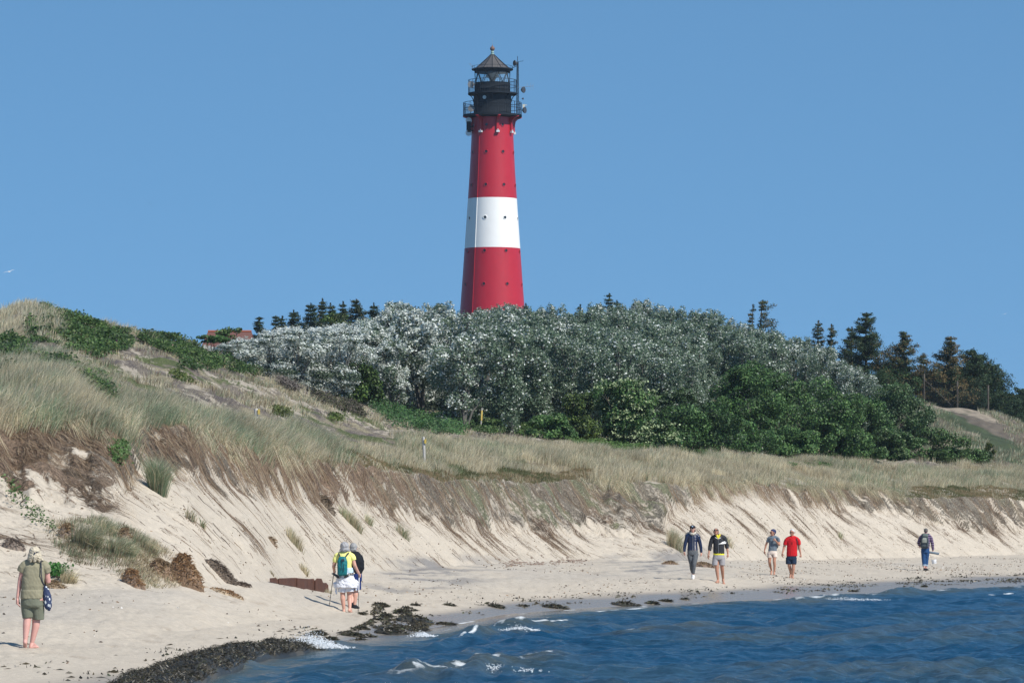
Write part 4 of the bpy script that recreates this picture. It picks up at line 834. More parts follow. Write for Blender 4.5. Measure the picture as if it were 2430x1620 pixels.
# ------------------------------------------------------------------ conifers
def conifer(x, ytop, Y, wl, wr, label, brown=.0, flag=False, sparse=1., lean=0., dens=1., group=None, ybase=None, dark=1., top=.0, pine=False, name='spruce_tree', seed=0):
    rs = random.Random(int(x*7+seed)); k = Y/F; X = (x-CX)*k; g = ground_z(X, Y); h = CZ-(ytop-HY)*k-g
    o = empty(name, (X, Y, g)); tag(o, label, 'tree', group); tr = MB(); r0 = .02*h+.04
    tp = [Vector((lean*(t**1.5), 0, h*t-.3*(t == 0))) for t in np.linspace(0, 1, 8)]
    tr.tube(tp, [r0*(1-t*.93) for t in np.linspace(0, 1, 8)], 7); P = []; D = []; S = []
    z = .12*h
    while z < h*.985:
        f = z/h; nb = 3+int(3*sparse)
        for q in range(nb):
            a = rs.uniform(0, 6.28); right = (math.cos(a)+1)/2; wl_, wr_ = (wl*1.25, wr*1.25) if x > 1900 else (wl, wr); L = (wl_*(1-right)+wr_*right)*k*((1-f)**(.35 if flag else .75 if not pine else .5))*rs.uniform(.45, 1.2)+.15
            if flag and right < .5: L *= .3
            if rs.random() > sparse*.95+.1*f: continue
            c0 = Vector((lean*f**1.5, 0, z)); dr_ = Vector((math.cos(a), math.sin(a)*.9, 0)); rise = rs.uniform(-.12, .28)+(.25 if pine else 0)
            pts = [c0+dr_*L*t+Vector((0, 0, L*(rise*t+.18*t*t-.10*math.sin(3.14*t)))) for t in (0, .35, .7, 1)]
            tr.tube(pts, [r0*.28*(1-f)+.012, .012, .01, .006], 4, caps=False)
            n = int(L*(165 if x > 1900 else 110)*dens)+12; t = rng.uniform(.12, 1.03, n)
            A = np.array([tuple(v) for v in pts]); tt = t*3/1.03; i0 = np.clip(tt.astype(int), 0, 2); fr_ = (tt-i0)[:, None]
            Q = A[i0]*(1-fr_)+A[i0+1]*fr_; sp = (.10+.13*L*np.sin(np.clip(t, 0, 1)*2.6))[:, None]
            Q = Q+rng.normal(size=(n, 3))*sp*np.array([.75, .75, .32])-np.array([0, 0, .04])
            P.append(Q); D.append(np.tile([dr_.x*.5, dr_.y*.5, .6], (n, 1))); S.append(t)
        z += h*.040*rs.uniform(.7, 1.3)/max(.7, min(1.4, h/7))
    n = 60; P.append(np.array([lean, 0, h])+np.abs(rng.normal(size=(n, 3)))*np.array([.05, .05, .25])*[1, 1, -1]); D.append(np.tile([0, 0, 1.], (n, 1))); S.append(np.ones(n))
    P = np.concatenate(P); D = np.concatenate(D); S = np.concatenate(S)
    c = pick([(.022, .045, .020), (.035, .065, .026), (.015, .03, .016), (.05, .08, .035)], [3, 3, 2, 1], len(P))*dark
    bmask = rng.random(len(P)) < brown*(.3+S)*(1+fbm(P[:, 0]*2, P[:, 2]*2, 4, 2)); c[bmask] = pick([(.16, .115, .05), (.11, .09, .04)], [1, 1], bmask.sum())
    leafmesh('crown', P, .15, D, c, M['needle'], o, .38); tr.build('trunk', M['bark'], o); return o
GL = 'dark firs behind the poplar thicket'
for x, y, Y, wl, wr, nm in [(614, 752, 330, 12, 18, 'fir top furthest left, beside the red roof'), (654, 748, 345, 9, 14, 'thin fir tip second from the red roof'), (669, 749, 348, 10, 18, 'small fir tip third from the red roof'),
                        (696, 735, 350, 14, 34, 'narrow pointed fir with a spreading right side'), (737, 718, 350, 30, 34, 'ragged broad fir left of the tallest pair'), (764, 707, 355, 10, 16, 'tallest narrow fir spire left of the lighthouse'),
                        (783, 718, 352, 18, 38, 'broad fir leaning on the tallest narrow spire'), (813, 714, 356, 14, 22, 'dense upright fir in the middle of the row'), (845, 709, 354, 30, 42, 'broad fir with brownish tips nearest the middle gap'),
                        (886, 717, 356, 14, 34, 'fir with a drooping right side beyond the gap'), (942, 716, 356, 18, 38, 'last dark fir of the row, closest to the lighthouse'), (1247, 719, 350, 8, 12, 'small dark fir tip directly right of the lighthouse shaft'),
                        (1376, 722, 345, 5, 6, 'thin bare tip poking from the thicket midway right'), (1445, 695, 340, 22, 20, 'wiry spruce top standing clear above the thicket'), (1463, 712, 342, 10, 22, 'lower spruce tip leaning beside the wiry spruce top'),
                        (1515, 712, 345, 6, 32, 'flat wind-bent spruce top right of the wiry one')]:
    conifer(x, y, Y, wl*2.1, wr*2.0, nm, brown=.06 if x != 845 else .2, sparse=1. if x < 1240 else .55, dens=1.5, group=GL, dark=.85)
conifer(1798, 712, 322, 18, 70, 'windswept spruce with bare right-reaching branches above the poplars', brown=.35, flag=True, sparse=.5, lean=.35, dens=1.3, name='windswept_spruce')
conifer(1783, 722, 324, 20, 20, 'thin leaning spruce trunk left of the windswept spruce', brown=.3, sparse=.5, lean=.1, name='windswept_spruce')
conifer(1941, 760, 322, 22, 20, 'sparse spruce spire rising behind the last silver poplars', brown=.25, sparse=.6)
conifer(1972, 769, 322, 24, 42, 'sparse spruce next to the spire behind the last silver poplars', brown=.3, sparse=.55)
conifer(2021, 775, 320, 48, 40, 'smaller spruce on the left flank of the tallest spruce', brown=.15, sparse=.75)
conifer(2055, 741, 316, 60, 92, 'tallest spruce with long branches swept to the right', brown=.06, sparse=.9, dens=1.2)
conifer(2143, 787, 314, 72, 66, 'brown tinged spruce between the tallest spruce and the fence', brown=.4, sparse=.85, dens=1.2)
conifer(2192, 838, 316, 30, 26, 'small half bare brownish spruce at the fence corner', brown=.7, sparse=.6)
conifer(2255, 798, 312, 78, 60, 'spruce heavy with brown cones behind the fence', brown=.6, sparse=.8, dens=1.1)
conifer(2308, 836, 314, 60, 62, 'dense dark green pine at the right end of the fence', brown=.02, sparse=1., dens=1.4, pine=True, name='pine_tree')
conifer(2350, 868, 318, 58, 52, 'lower dark pine sloping away behind the fence end', brown=.02, sparse=1., dens=1.4, pine=True, name='pine_tree')
conifer(2232, 880, 322, 60, 60, 'short dark pine filling the gap behind the fence', brown=.05, sparse=1., dens=1.3, pine=True, name='pine_tree')
conifer(2120, 868, 320, 56, 60, 'low dark pine left of the fence corner behind the brown tinged spruce', brown=.1, sparse=1., dens=1.4, pine=True, name='pine_tree')
conifer(2285, 872, 322, 56, 60, 'low dark pine between the cone heavy spruce and the dense pine', brown=.05, sparse=1., dens=1.4, pine=True, name='pine_tree')
conifer(2395, 935, 345, 30, 30, 'small pine beyond the dune near the right edge', sparse=1., dens=1.4, pine=True, name='pine_tree')
conifer(2424, 922, 350, 34, 40, 'dark pine at the right edge in front of the white cottage', sparse=1., dens=1.5, pine=True, name='pine_tree')
# ------------------------------------------------------------------ marram grass
STRAW = np.array([(.74, .65, .44), (.66, .57, .38), (.82, .74, .54), (.54, .44, .28)]); GRN = np.array([(.28, .35, .21), (.34, .41, .26), (.21, .29, .17), (.39, .44, .28)])
M['grass'] = mat('grass_blade', rough=.6, spec=.3, build=attr_col('col', trans=.45))
def blades(P, h, lean, wd, c, tipc=None):
    n = len(P); a = rng.uniform(0, math.pi, n); w_ = np.stack([np.cos(a), np.sin(a)*.5, a*0], 1)*(wd[:, None] if hasattr(wd, '__len__') else wd)
    L = np.concatenate([lean, np.zeros((n, 1))], 1); Z = np.array([0, 0, 1.]); ll = np.minimum(np.hypot(lean[:, 0], lean[:, 1]), .97)
    mid = P+L*h[:, None]*.30+Z*(h*.62*(1-.25*ll))[:, None]; tip = P+L*h[:, None]+Z*(h*np.sqrt(1-ll**2*.98))[:, None]
    V = np.stack([P-w_*.5, P+w_*.5, mid-w_*.38, mid+w_*.38, tip], 1)
    k = np.arange(n)[:, None]*5; q = k+np.array([0, 1, 3, 2]); t = k+np.array([2, 3, 4])
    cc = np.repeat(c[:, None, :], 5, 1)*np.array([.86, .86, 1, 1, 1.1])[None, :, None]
    return V.reshape(-1, 3), q, t, cc.reshape(-1, 3)
def tufts(P, per, rad, h, green, wind=(.26, -.04), outw=.42, wd=.012, dead=.1):
    n = len(P); k = np.repeat(np.arange(n), per); a = rng.uniform(0, 6.283, n*per); r = np.sqrt(rng.random(n*per)); rk = np.broadcast_to(rad, (n,))[k]
    d = np.stack([np.cos(a), np.sin(a)], 1); B = P[k].copy(); B[:, :2] += d*(r*rk)[:, None]; B[:, 2] = ground_pts(B[:, 0], B[:, 1])-.02
    hh = np.broadcast_to(h, (n,))[k]*rng.uniform(.45, 1.1, len(k)); wj = rng.uniform(.5, 1.4, len(k))[:, None]
    lean = d*r[:, None]*outw+np.array(wind)*wj+rng.normal(size=(len(k), 2))*.10
    g = rng.random(len(k)) < np.broadcast_to(green, (n,))[k]; tc_ = (rng.uniform(.72, 1.15, n)*(1+.35*fbm(P[:, 0]*1.1, P[:, 1]*.7, 801, 3)))[k]
    c = np.where(g[:, None], GRN[rng.integers(0, 4, len(k))], STRAW[rng.integers(0, 4, len(k))])*tc_[:, None]
    dd = rng.random(len(k)) < dead; c[dd] = np.array([.20, .145, .09])
    return blades(B, hh, lean, rng.uniform(.7, 1.3, len(k))*wd, c)
def merge(parts):
    V = []; Q = []; T = []; Cc = []; o = 0
    for v, q, t, c in parts: V.append(v); Q.append(q+o); T.append(t+o); Cc.append(c); o += len(v)
    return np.concatenate(V), np.concatenate(Q), np.concatenate(T), np.concatenate(Cc)
cellA = np.abs(np.gradient(GX, axis=1)*np.gradient(GY, axis=0))
inv = (XX > -110) & (XX < 2560)
def sample(mask, n):
    p = np.clip(mask, 0, None)*cellA*inv; p = p.ravel()/p.sum(); k = rng.choice(len(p), n, p=p); r, c = np.unravel_index(k, GX.shape)
    X = GX[r, c]+rng.normal(size=n)*.06; Y = GY[r, c]+rng.normal(size=n)*.10; Z = ground_pts(X, Y)
    return np.stack([X, Y, Z], 1), XX[r, c], UU[r, c], (r, c)
ledge = sstep(720, 800, XX)*(1-sstep(1380, 1440, XX))+sstep(2130, 2180, XX)      # trodden edge with short turf only
yb = np.where(ledge > .5, 6.75, 6.0)
tall = sstep(yb-.08, yb+.12, UU)*(1-sstep(np.where(XX < 950, 7.35, 8.25), np.where(XX < 950, 7.75, 8.55), UU+.25*fbm(GX*.4, GY*.2, 811, 3)))
patchy = sstep(-.35, .12, fbm(GX*.8, GY*.4, 81, 4)+.2*(XX < 1500))
bare = 1-sstep(.18, .4, fbm(GX*.35+9, GY*.16, 82, 3)+.15*(XX > 1900))*.85
gp_ = []
P, px_, u_, rc = sample(tall*patchy*bare, 12500)
gr_ = np.clip(.15+.65*fbm(P[:, 0]*.22, P[:, 1]*.11, 83, 3)+.15*(px_ < 500), .03, .85)
gp_.append(tufts(P, 26, .17, (.55+.22*fbm(P[:, 0]*.5, P[:, 1]*.3, 84, 2))*np.where(px_ < 1100, .8, 1.), gr_))
# big marram mounds of the foredune at left
mnd = np.exp(-((XX-90)/115)**2)*band(5.95, 8.1, .1)+np.exp(-((XX-340)/60)**2)*band(6.0, 7.6, .1)*.9+np.exp(-((XX-640)/110)**2)*band(6.0, 7.4, .1)*.8
P, px_, u_, rc = sample(mnd, 3600); gp_.append(tufts(P, 34, .2, .66, np.clip(.42+.8*fbm(P[:, 0]*.5, P[:, 1]*.25, 85, 2)-.35*(px_ > 150)*(px_ < 230), .05, .9), wind=(.50, -.10), outw=.38, wd=.011))
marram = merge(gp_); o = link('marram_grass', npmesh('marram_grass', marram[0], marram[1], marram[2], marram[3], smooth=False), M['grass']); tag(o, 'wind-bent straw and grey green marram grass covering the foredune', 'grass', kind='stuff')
# the big dune: shorter, drier grass in drifts, taller along the ridge
gp_ = []
dm = band(7.5, 9.02, .12)*sstep(-.05, .45, fbm(GX*.45, GY*.16, 86, 4)+.25*np.exp(-((XX-40)/120)**2))
P, px_, u_, rc = sample(dm, 5200); gp_.append(tufts(P, 14, .16, .28+.16*fbm(P[:, 0], P[:, 1], 87, 2), np.clip(.18+.5*fbm(P[:, 0]*.3, P[:, 1]*.2, 88, 2), .02, .6), wd=.015, dead=.3))
rm = sstep(8.86, 8.96, UU)*(1-sstep(9.01, 9.04, UU))*np.where(XX < 140, 1.0, np.where(XX < 330, .25, .05))*(XX < 1000)
P, px_, u_, rc = sample(rm, 420); gp_.append(tufts(P, 26, .18, .48, .1, wind=(.4, 0), wd=.017))
P, px_, u_, rc = sample(sstep(8.45, 8.55, UU)*(1-sstep(8.8, 8.98, UU))*(XX < 150), 300); gp_.append(tufts(P, 24, .2, .6, .12, wd=.015))
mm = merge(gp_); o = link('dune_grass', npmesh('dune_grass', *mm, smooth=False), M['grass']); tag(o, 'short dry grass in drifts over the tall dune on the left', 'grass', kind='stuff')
# far right dune
fm_ = band(8.95, 10.05, .08)*(XX > 2180)*sstep(-.1, .3, fbm(GX*.22, GY*.06, 89, 4)+.15)
P, px_, u_, rc = sample(fm_, 1300); mm = tufts(P, 14, .25, .38, .55, wd=.024, dead=.3)
o = link('heath_grass', npmesh('heath_grass', *mm, smooth=False), M['grass']); tag(o, 'thin pale grass on the bare dune at the far right', 'grass', kind='stuff')
# short turf of the ledge
P, px_, u_, rc = sample(sstep(5.99, 6.03, UU)*(1-sstep(6.8, 6.95, UU))*ledge, 52000)
cc = np.array([(.30, .22, .12), (.26, .20, .11), (.36, .28, .16), (.13, .16, .06)])[rng.choice(4, len(P), p=[.35, .25, .2, .2])]; gz_ = fbm(P[:, 0]*.7, P[:, 1]*.3, 42) > .12; cc[gz_] = cc[gz_]*.4+np.array([.07, .10, .035])*.6
mm = blades(P, rng.uniform(.05, .14, len(P)), rng.normal(size=(len(P), 2))*.3+[.2, 0], .02, cc)
o = link('short_turf', npmesh('short_turf', *mm, smooth=False), M['grass']); tag(o, 'short brown and green turf of the trodden path along the cliff edge', 'grass', kind='stuff')
# hanging roots and dead grass over the eroded edge
def strands(P, L, dirx, wd, c, drop=.03, wob=.08, nseg=4, lift=.06):
    n = len(P); s = np.linspace(0, 1, nseg+1); pts = []
    wv = rng.normal(size=(n, 2))*wob
    for q in s:
        X = P[:, 0]+dirx[:, 0]*L*q+wv[:, 0]*math.sin(q*3)*L; Y = P[:, 1]+dirx[:, 1]*L*q+wv[:, 1]*math.sin(q*2)*L
        Z = ground_pts(X, Y)+lift*math.sin(min(1, q*1.2)*3.1)*rng.uniform(.2, 1.2, n)+drop*(1-q); pts.append(np.stack([X, Y, Z], 1))
    a = rng.uniform(0, 3.14, n); w_ = np.stack([np.cos(a)*.6+.5, np.sin(a), np.cos(a)*.4], 1)*np.broadcast_to(wd, (n,))[:, None]*.5
    V = np.stack([v for q, p in zip(s, pts) for v in (p-w_*(1-q*.7), p+w_*(1-q*.7))], 1); m_ = 2*(nseg+1)
    k = np.arange(n)[:, None]*m_; Q = np.concatenate([k+np.array([2*i, 2*i+1, 2*i+3, 2*i+2]) for i in range(nseg)])
    return V.reshape(-1, 3), Q, np.repeat(c, m_, 0)
def sdir(px_, n): t = sstep(1200, 2200, px_); d = np.stack([.95-.12*t, -.31-.16*t], 1)+rng.normal(size=(n, 2))*.55; return d
RC = np.array([(.27, .185, .12), (.21, .145, .10), (.34, .25, .16), (.15, .11, .085), (.42, .335, .23)])
hm = band(5.45, 6.02, .1)*sstep(-.1, .3, fbm(AL*1.2, AC*.8, 90, 3)+.25)*np.where(XX < 1000, 1.2, 1.)
hm = hm*np.where(XX < 780, 1., np.where((XX > 1620) & (XX < 2130), .8, .22))
P, px_, u_, rc = sample(hm, 19000); s1_ = strands(P, rng.uniform(.08, .45, len(P)), sdir(px_, len(P)), rng.uniform(.007, .016, len(P)), RC[rng.choice(5, len(P), p=[.28, .22, .2, .12, .18])], wob=.16)
lm = band(4.55, 5.3, .12)*mr*1.0+band(4.4, 5.2, .1)*st*.9; P, px_, u_, rc = sample(lm*sstep(-.1, .3, fbm(AL*1.6, AC*.8, 904, 3)), 6500); s2_ = strands(P, rng.uniform(.2, .7, len(P)), sdir(px_, len(P)), rng.uniform(.007, .015, len(P)), RC[rng.choice(5, len(P), p=[.3, .3, .1, .25, .05])]*.9, drop=.01, wob=.04, lift=.02)
P, px_, u_, rc = sample(band(4.1, 5.3, .1)*sstep(-.2, .4, fbm(AL*1.1, AC*1.4, 905, 3)), 2600); s3_ = strands(P, rng.uniform(.06, .4, len(P)), sdir(px_, len(P)), rng.uniform(.010, .022, len(P)), RC[rng.choice(5, len(P), p=[.3, .3, .1, .25, .05])]*.8, drop=.01, wob=.04, lift=.02)
k2 = len(s2_[0]); s2_ = (np.concatenate([s2_[0], s3_[0]]), np.concatenate([s2_[1], s3_[1]+k2]), np.concatenate([s2_[2], s3_[2]]))
V = np.concatenate([s1_[0], s2_[0]]); Q = np.concatenate([s1_[1], s2_[1]+len(s1_[0])]); Cc = np.concatenate([s1_[2], s2_[2]])
o = link('hanging_roots', npmesh('hanging_roots', V, Q, col=Cc, smooth=False), M['grass']); tag(o, 'brown dead roots and grass hanging over the eroded dune edge', 'roots', kind='stuff')
# long straw tufts flopping over the edge
em = .7*sstep(5.82, 5.9, UU)*(1-sstep(6.05, 6.12, UU))*np.clip((XX < 300)*1.+((XX > 430) & (XX < 740))*.7+np.exp(-((XX-1440)/45)**2)*1.2+((XX > 1620) & (XX < 2140))*.9+.06, 0, 1.2)*sstep(-.2, .2, fbm(AL*.6, AL*0, 91, 3)+.1)
P, px_, u_, rc = sample(em, 300); mm = tufts(P, 40, .16, .50, np.clip(.12+.1*rng.random(len(P)), 0, 1), wind=(.6, -.2), outw=.8, wd=.010, dead=.2)
V = mm[0].copy(); b = V.reshape(-1, 5, 3); dx = np.hypot(b[:, 4, 0]-b[:, 0, 0], b[:, 4, 1]-b[:, 0, 1]); b[:, 4, 2] -= dx*rng.uniform(.7, 1.5, len(dx)); b[:, 2:4, 2] -= (dx*.12)[:, None]
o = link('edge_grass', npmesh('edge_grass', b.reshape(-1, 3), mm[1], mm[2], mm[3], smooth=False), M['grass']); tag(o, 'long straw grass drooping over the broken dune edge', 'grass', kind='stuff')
# ------------------------------------------------------------------ single tufts and fallen clods on the slope
def tuft(name, x, y, wpx, hpx, n, green, label, cat='grass tuft', wind=(.15, 0), outw=.8, dead=.1, dense=1, wd=.012):
    g, u = ground_px(x, y); k = g[1]/F; w_, h = wpx*k, hpx*k
    m_ = max(3, int(n/30)); a = rng.uniform(0, 6.28, m_); r = np.sqrt(rng.random(m_))*w_*.28; Pn = np.stack([g[0]+np.cos(a)*r, g[1]+np.sin(a)*r*.8, a*0], 1)
    Pn[:, 2] = ground_pts(Pn[:, 0], Pn[:, 1]); mm = tufts(Pn, 30, w_*.10, h, green, wind=wind, outw=outw, wd=wd, dead=dead)
    me_ = npmesh(name, mm[0]-g.astype(np.float32), mm[1], mm[2], mm[3], smooth=False); o = link(name, me_, M['grass'], loc=g); tag(o, label, cat); return o
tuft('marram_tuft', 372, 1168, 66, 92, 1500, .8, 'bushy green marram tuft standing alone on the bare sand slope', wind=(.05, 0), outw=.6)
for a_ in [(205, 1300, 96, 66, 1600, .5, 'long green grass flowing down beside the woman with the spotted bag'), (250, 1268, 90, 44, 1100, .45, 'greenish grass clump highest on the slumped turf'), (290, 1318, 100, 52, 1500, .5, 'green grass clump in the middle of the slumped turf'),
           (345, 1305, 90, 44, 1100, .35, 'yellowish grass clump above the round brown clod'), (160, 1380, 60, 40, 500, .15, 'dry grass clump low on the slope near the bright green plant'), (452, 1232, 46, 36, 90, .5, 'thin sparse grass blades on open sand right of the bushy tuft'),
           (485, 1255, 36, 26, 50, .5, 'a few short blades below the thin sparse grass'), (838, 1250, 60, 34, 420, .25, 'dry tuft on the slope right of the dead root clump'), (815, 1225, 46, 28, 160, .6, 'pale green tuft under the turf edge'),
           (880, 1248, 52, 26, 200, .5, 'faint green tuft in the middle of the slope'), (955, 1272, 50, 30, 240, .35, 'tuft lying low towards the right of the sand slope'), (700, 1292, 60, 32, 420, .1, 'straw coloured tuft above the rusty steel sheet'),
           (1600, 1298, 60, 50, 700, .3, 'olive tuft directly left of the woman in the navy jacket'), (1725, 1290, 50, 26, 260, .3, 'straw tuft behind the head of the man in the dark jacket'), (1995, 1278, 40, 20, 100, .5, 'faint tuft between the man in red and the man with the bucket'),
           (650, 1365, 50, 12, 120, .05, 'dry wisp directly above the left end of the rusty sheet'), (725, 1362, 40, 24, 160, .1, 'dry leaning wisp above the right half of the rusty sheet'), (775, 1405, 36, 14, 20, .1, 'tiny dry wisp right of the rusty sheet')]:
    tuft('grass_tuft', *a_, wind=(.5, -.2) if a_[0] < 400 else (.25, -.05), outw=.5)
pl_ = [(125, 1240), (200, 1228), (262, 1228), (330, 1268), (425, 1322), (448, 1388), (330, 1392), (255, 1345), (175, 1335), (120, 1275)]
qx = rng.uniform(120, 450, 2400); qy = rng.uniform(1225, 1395, 2400); s_ = inpoly(qx, qy, pl_) & (fbm(qx*.02, qy*.03, 906, 3) > -.18); Pq = hitpts(qx[s_][:420], qy[s_][:420])
gq_ = np.clip(.45+1.2*fbm(Pq[:, 0]*.7, Pq[:, 1]*.5, 907, 2), .05, .9); mm = tufts(Pq, 34, .16, .17, gq_, wind=(.55, -.25), outw=.7, wd=.009, dead=.45)
cq = Pq.mean(0); o = link('slumped_turf', npmesh('slumped_turf', mm[0]-cq.astype(np.float32), mm[1], mm[2], mm[3], smooth=False), M['grass'], loc=cq); tag(o, 'broad slumped turf of short green and brown grass low on the left slope', 'turf', kind='stuff')
M['clod'] = mat('root_clod', rough=.95, build=attr_col('col', nscale=25, namt=.35)); M['weed'] = mat('seaweed', rough=.45, spec=.5, build=attr_col('col', nscale=30, namt=.4))
def clod(name, x, y, wpx, hpx, label, cat, col, fibre, nf=900, m='clod', deep=.8, strandL=.11, seed=0, flat=False, sea=False):
    if sea: Y = CZ*F/(y-HY); g = np.array([(x-CX)/F*Y, Y, 0.02])
    else: g, u = ground_px(x, y)
    k = g[1]/F; rx, h = wpx*k/2, hpx*k; ry = max(rx*deep, .1); nu, nv = 44, 18
    U_, V_ = np.meshgrid(np.linspace(0, 2*math.pi, nu+1), np.linspace(0, 1, nv)); X = np.cos(U_)*V_*rx; Yy = np.sin(U_)*V_*ry
    ns = fbm(X/rx*1.8+seed, Yy/ry*1.8+x, int(x) % 97, 4); rag = 1+.35*fbm(np.cos(U_)*1.6+x, np.sin(U_)*1.6, 3, 3); X *= rag; Yy *= rag
    hz_ = h*np.clip(1-V_**2, 0, 1)**.75*(.85+.5*ns)
    gz = np.array(ground_pts((X+g[0]).ravel(), (Yy+g[1]).ravel())).reshape(X.shape) if not sea else X*0+g[2]
    Z = gz-g[2]+hz_-.04*(V_ > .97)
    c = np.array(col)*(1+.5*fbm(X/rx*4, Yy/ry*4+seed, 11, 3))[..., None]
    o = link(name, npmesh(name, np.stack([X, Yy, Z], -1), quads=gridfaces(nv, nu+1), col=np.clip(c, .005, 1).reshape(-1, 3)), M[m], loc=g); tag(o, label, cat)
    r = rng.integers(0, nv-1, nf); cidx = rng.integers(0, nu, nf); P = np.stack([X[r, cidx], Yy[r, cidx], Z[r, cidx]], 1); d = rng.normal(size=(nf, 3))*np.array([1, .7, .25])+np.array([.3, -.3, -.25])
    d /= np.linalg.norm(d, axis=1)[:, None]; L = rng.uniform(.4, 1.2, nf)*strandL; w_ = rng.normal(size=(nf, 3))*.006*(k/.01)
    Vs = np.stack([P-w_, P+w_, P+d*L[:, None]*.5+w_+[0, 0, .02], P+d*L[:, None]*.5-w_+[0, 0, .02], P+d*L[:, None]], 1).reshape(-1, 3); kk = np.arange(nf)[:, None]*5
    fc = np.array(fibre)[rng.integers(0, len(fibre), nf)]
    f_ = link('fibres', npmesh('fibres', Vs, kk+np.array([0, 1, 2, 3]), kk+np.array([3, 2, 4]), np.repeat(fc, 5, 0), smooth=False), M['grass'] if m == 'clod' else M['weed'], o); return o
BR = [(.28, .19, .11), (.36, .25, .14), (.2, .14, .09), (.42, .32, .2)]; OR = [(.38, .21, .10), (.30, .18, .09), (.42, .28, .15), (.2, .13, .08)]
for a_ in [(438, 1388, 88, 62, 'big round orange brown turf clod at the foot of the slope', OR, 2200, (.2, .13, .08)), (385, 1362, 62, 42, 'brown turf clod just left of the big round one', BR, 1200, (.22, .15, .1)),
           (315, 1388, 50, 36, 'small reddish clod below the green grass clumps', OR, 800, (.2, .14, .1)), (160, 1275, 46, 34, 'grey brown root lump above the long green grass', BR, 700, (.24, .19, .15)),
           (295, 1280, 40, 26, 'brown root lump between the green grass clumps', BR, 500, (.24, .18, .14)), (528, 1368, 76, 24, 'dark flat heap of dead roots right of the big clod', [(.14, .11, .085), (.2, .155, .12)], 1100, (.13, .10, .075)),
           (578, 1390, 38, 7, 'small dark sliver of dead roots left of the rusty sheet', [(.14, .11, .085), (.2, .155, .12)], 260, (.12, .09, .07)), (775, 1205, 44, 22, 'dead root clump sticking out below the turf edge', [(.14, .11, .085), (.24, .18, .12)], 600, (.14, .11, .08)),
           (1672, 1345, 66, 12, 'long brown root heap lying behind the two nearest walkers', BR, 500, (.17, .12, .09)), (1588, 1338, 38, 7, 'small root sliver left of the long brown heap', BR, 220, (.17, .12, .09)),
           (540, 1408, 80, 8, 'flat orange scatter of dry stalks in front of the dark heap', OR, 500, (.33, .26, .18)), (30, 1300, 50, 26, 'tangle of dark dead twigs at the left edge', [(.12, .1, .085), (.2, .15, .12)], 500, (.2, .16, .13)),
           (130, 1395, 60, 16, 'low brown grass heap beside the small bright plant', BR, 500, (.25, .19, .13)), (650, 1290, 22, 10, 'small dry root crumb on the slope above the rusty sheet', BR, 120, (.22, .16, .11))]:
    clod('turf_clod', a_[0], a_[1], a_[2], a_[3], a_[4], 'turf clod', a_[7], a_[5], a_[6])
# ------------------------------------------------------------------ rusty sheet pile
g, u = ground_px(770, 1404); k = g[1]/F
topl = [(640, 1371), (655, 1370), (657, 1374), (663, 1371), (700, 1370), (735, 1373), (744, 1372), (747, 1377), (752, 1371), (764, 1372), (767, 1382), (774, 1382), (779, 1388)]; botl = [(640, 1380), (700, 1392), (740, 1406), (779, 1418)]
n = 90; xs_ = np.linspace(640, 779, n); tp = np.interp(xs_, *np.array(topl, float).T); bt = np.interp(xs_, *np.array(botl, float).T)
bp1, bp2 = hitpts(np.array([642., 777.]), np.array([1381., 1404.])); Yx = np.interp(xs_, [642, 777], [bp1[1], bp2[1]]); X = (xs_-CX)/F*Yx; dy = .09*np.clip(2.6*np.sin((xs_-640)/139*math.pi*6.5), -1, 1)
V = []; nz_ = 10
for s_ in (0, .014):
    for j in range(nz_): t = j/(nz_-1); yy = tp+(bt-tp)*t; V.append(np.stack([X, Yx+dy+s_+t*-.05, CZ-(yy-HY)/F*Yx], 1))
V = np.concatenate(V); q1 = gridfaces(nz_, n); q2 = gridfaces(nz_, n)[:, ::-1]+n*nz_; e = np.arange(n-1); q3 = np.stack([e, e+n*nz_, e+1+n*nz_, e+1], 1)
def rust(t, b):
    noisy(7, .55, .5, det=8, bscale=25, dist=.01)(t, b)
o = link('sheet_pile', npmesh('sheet_pile', V-g, np.concatenate([q1, q2, q3])), mat('rusted_steel', (.075, .030, .018), .85, build=rust), loc=g); tag(o, 'rusty corrugated steel sheet pile half buried in the sand', 'steel sheet')
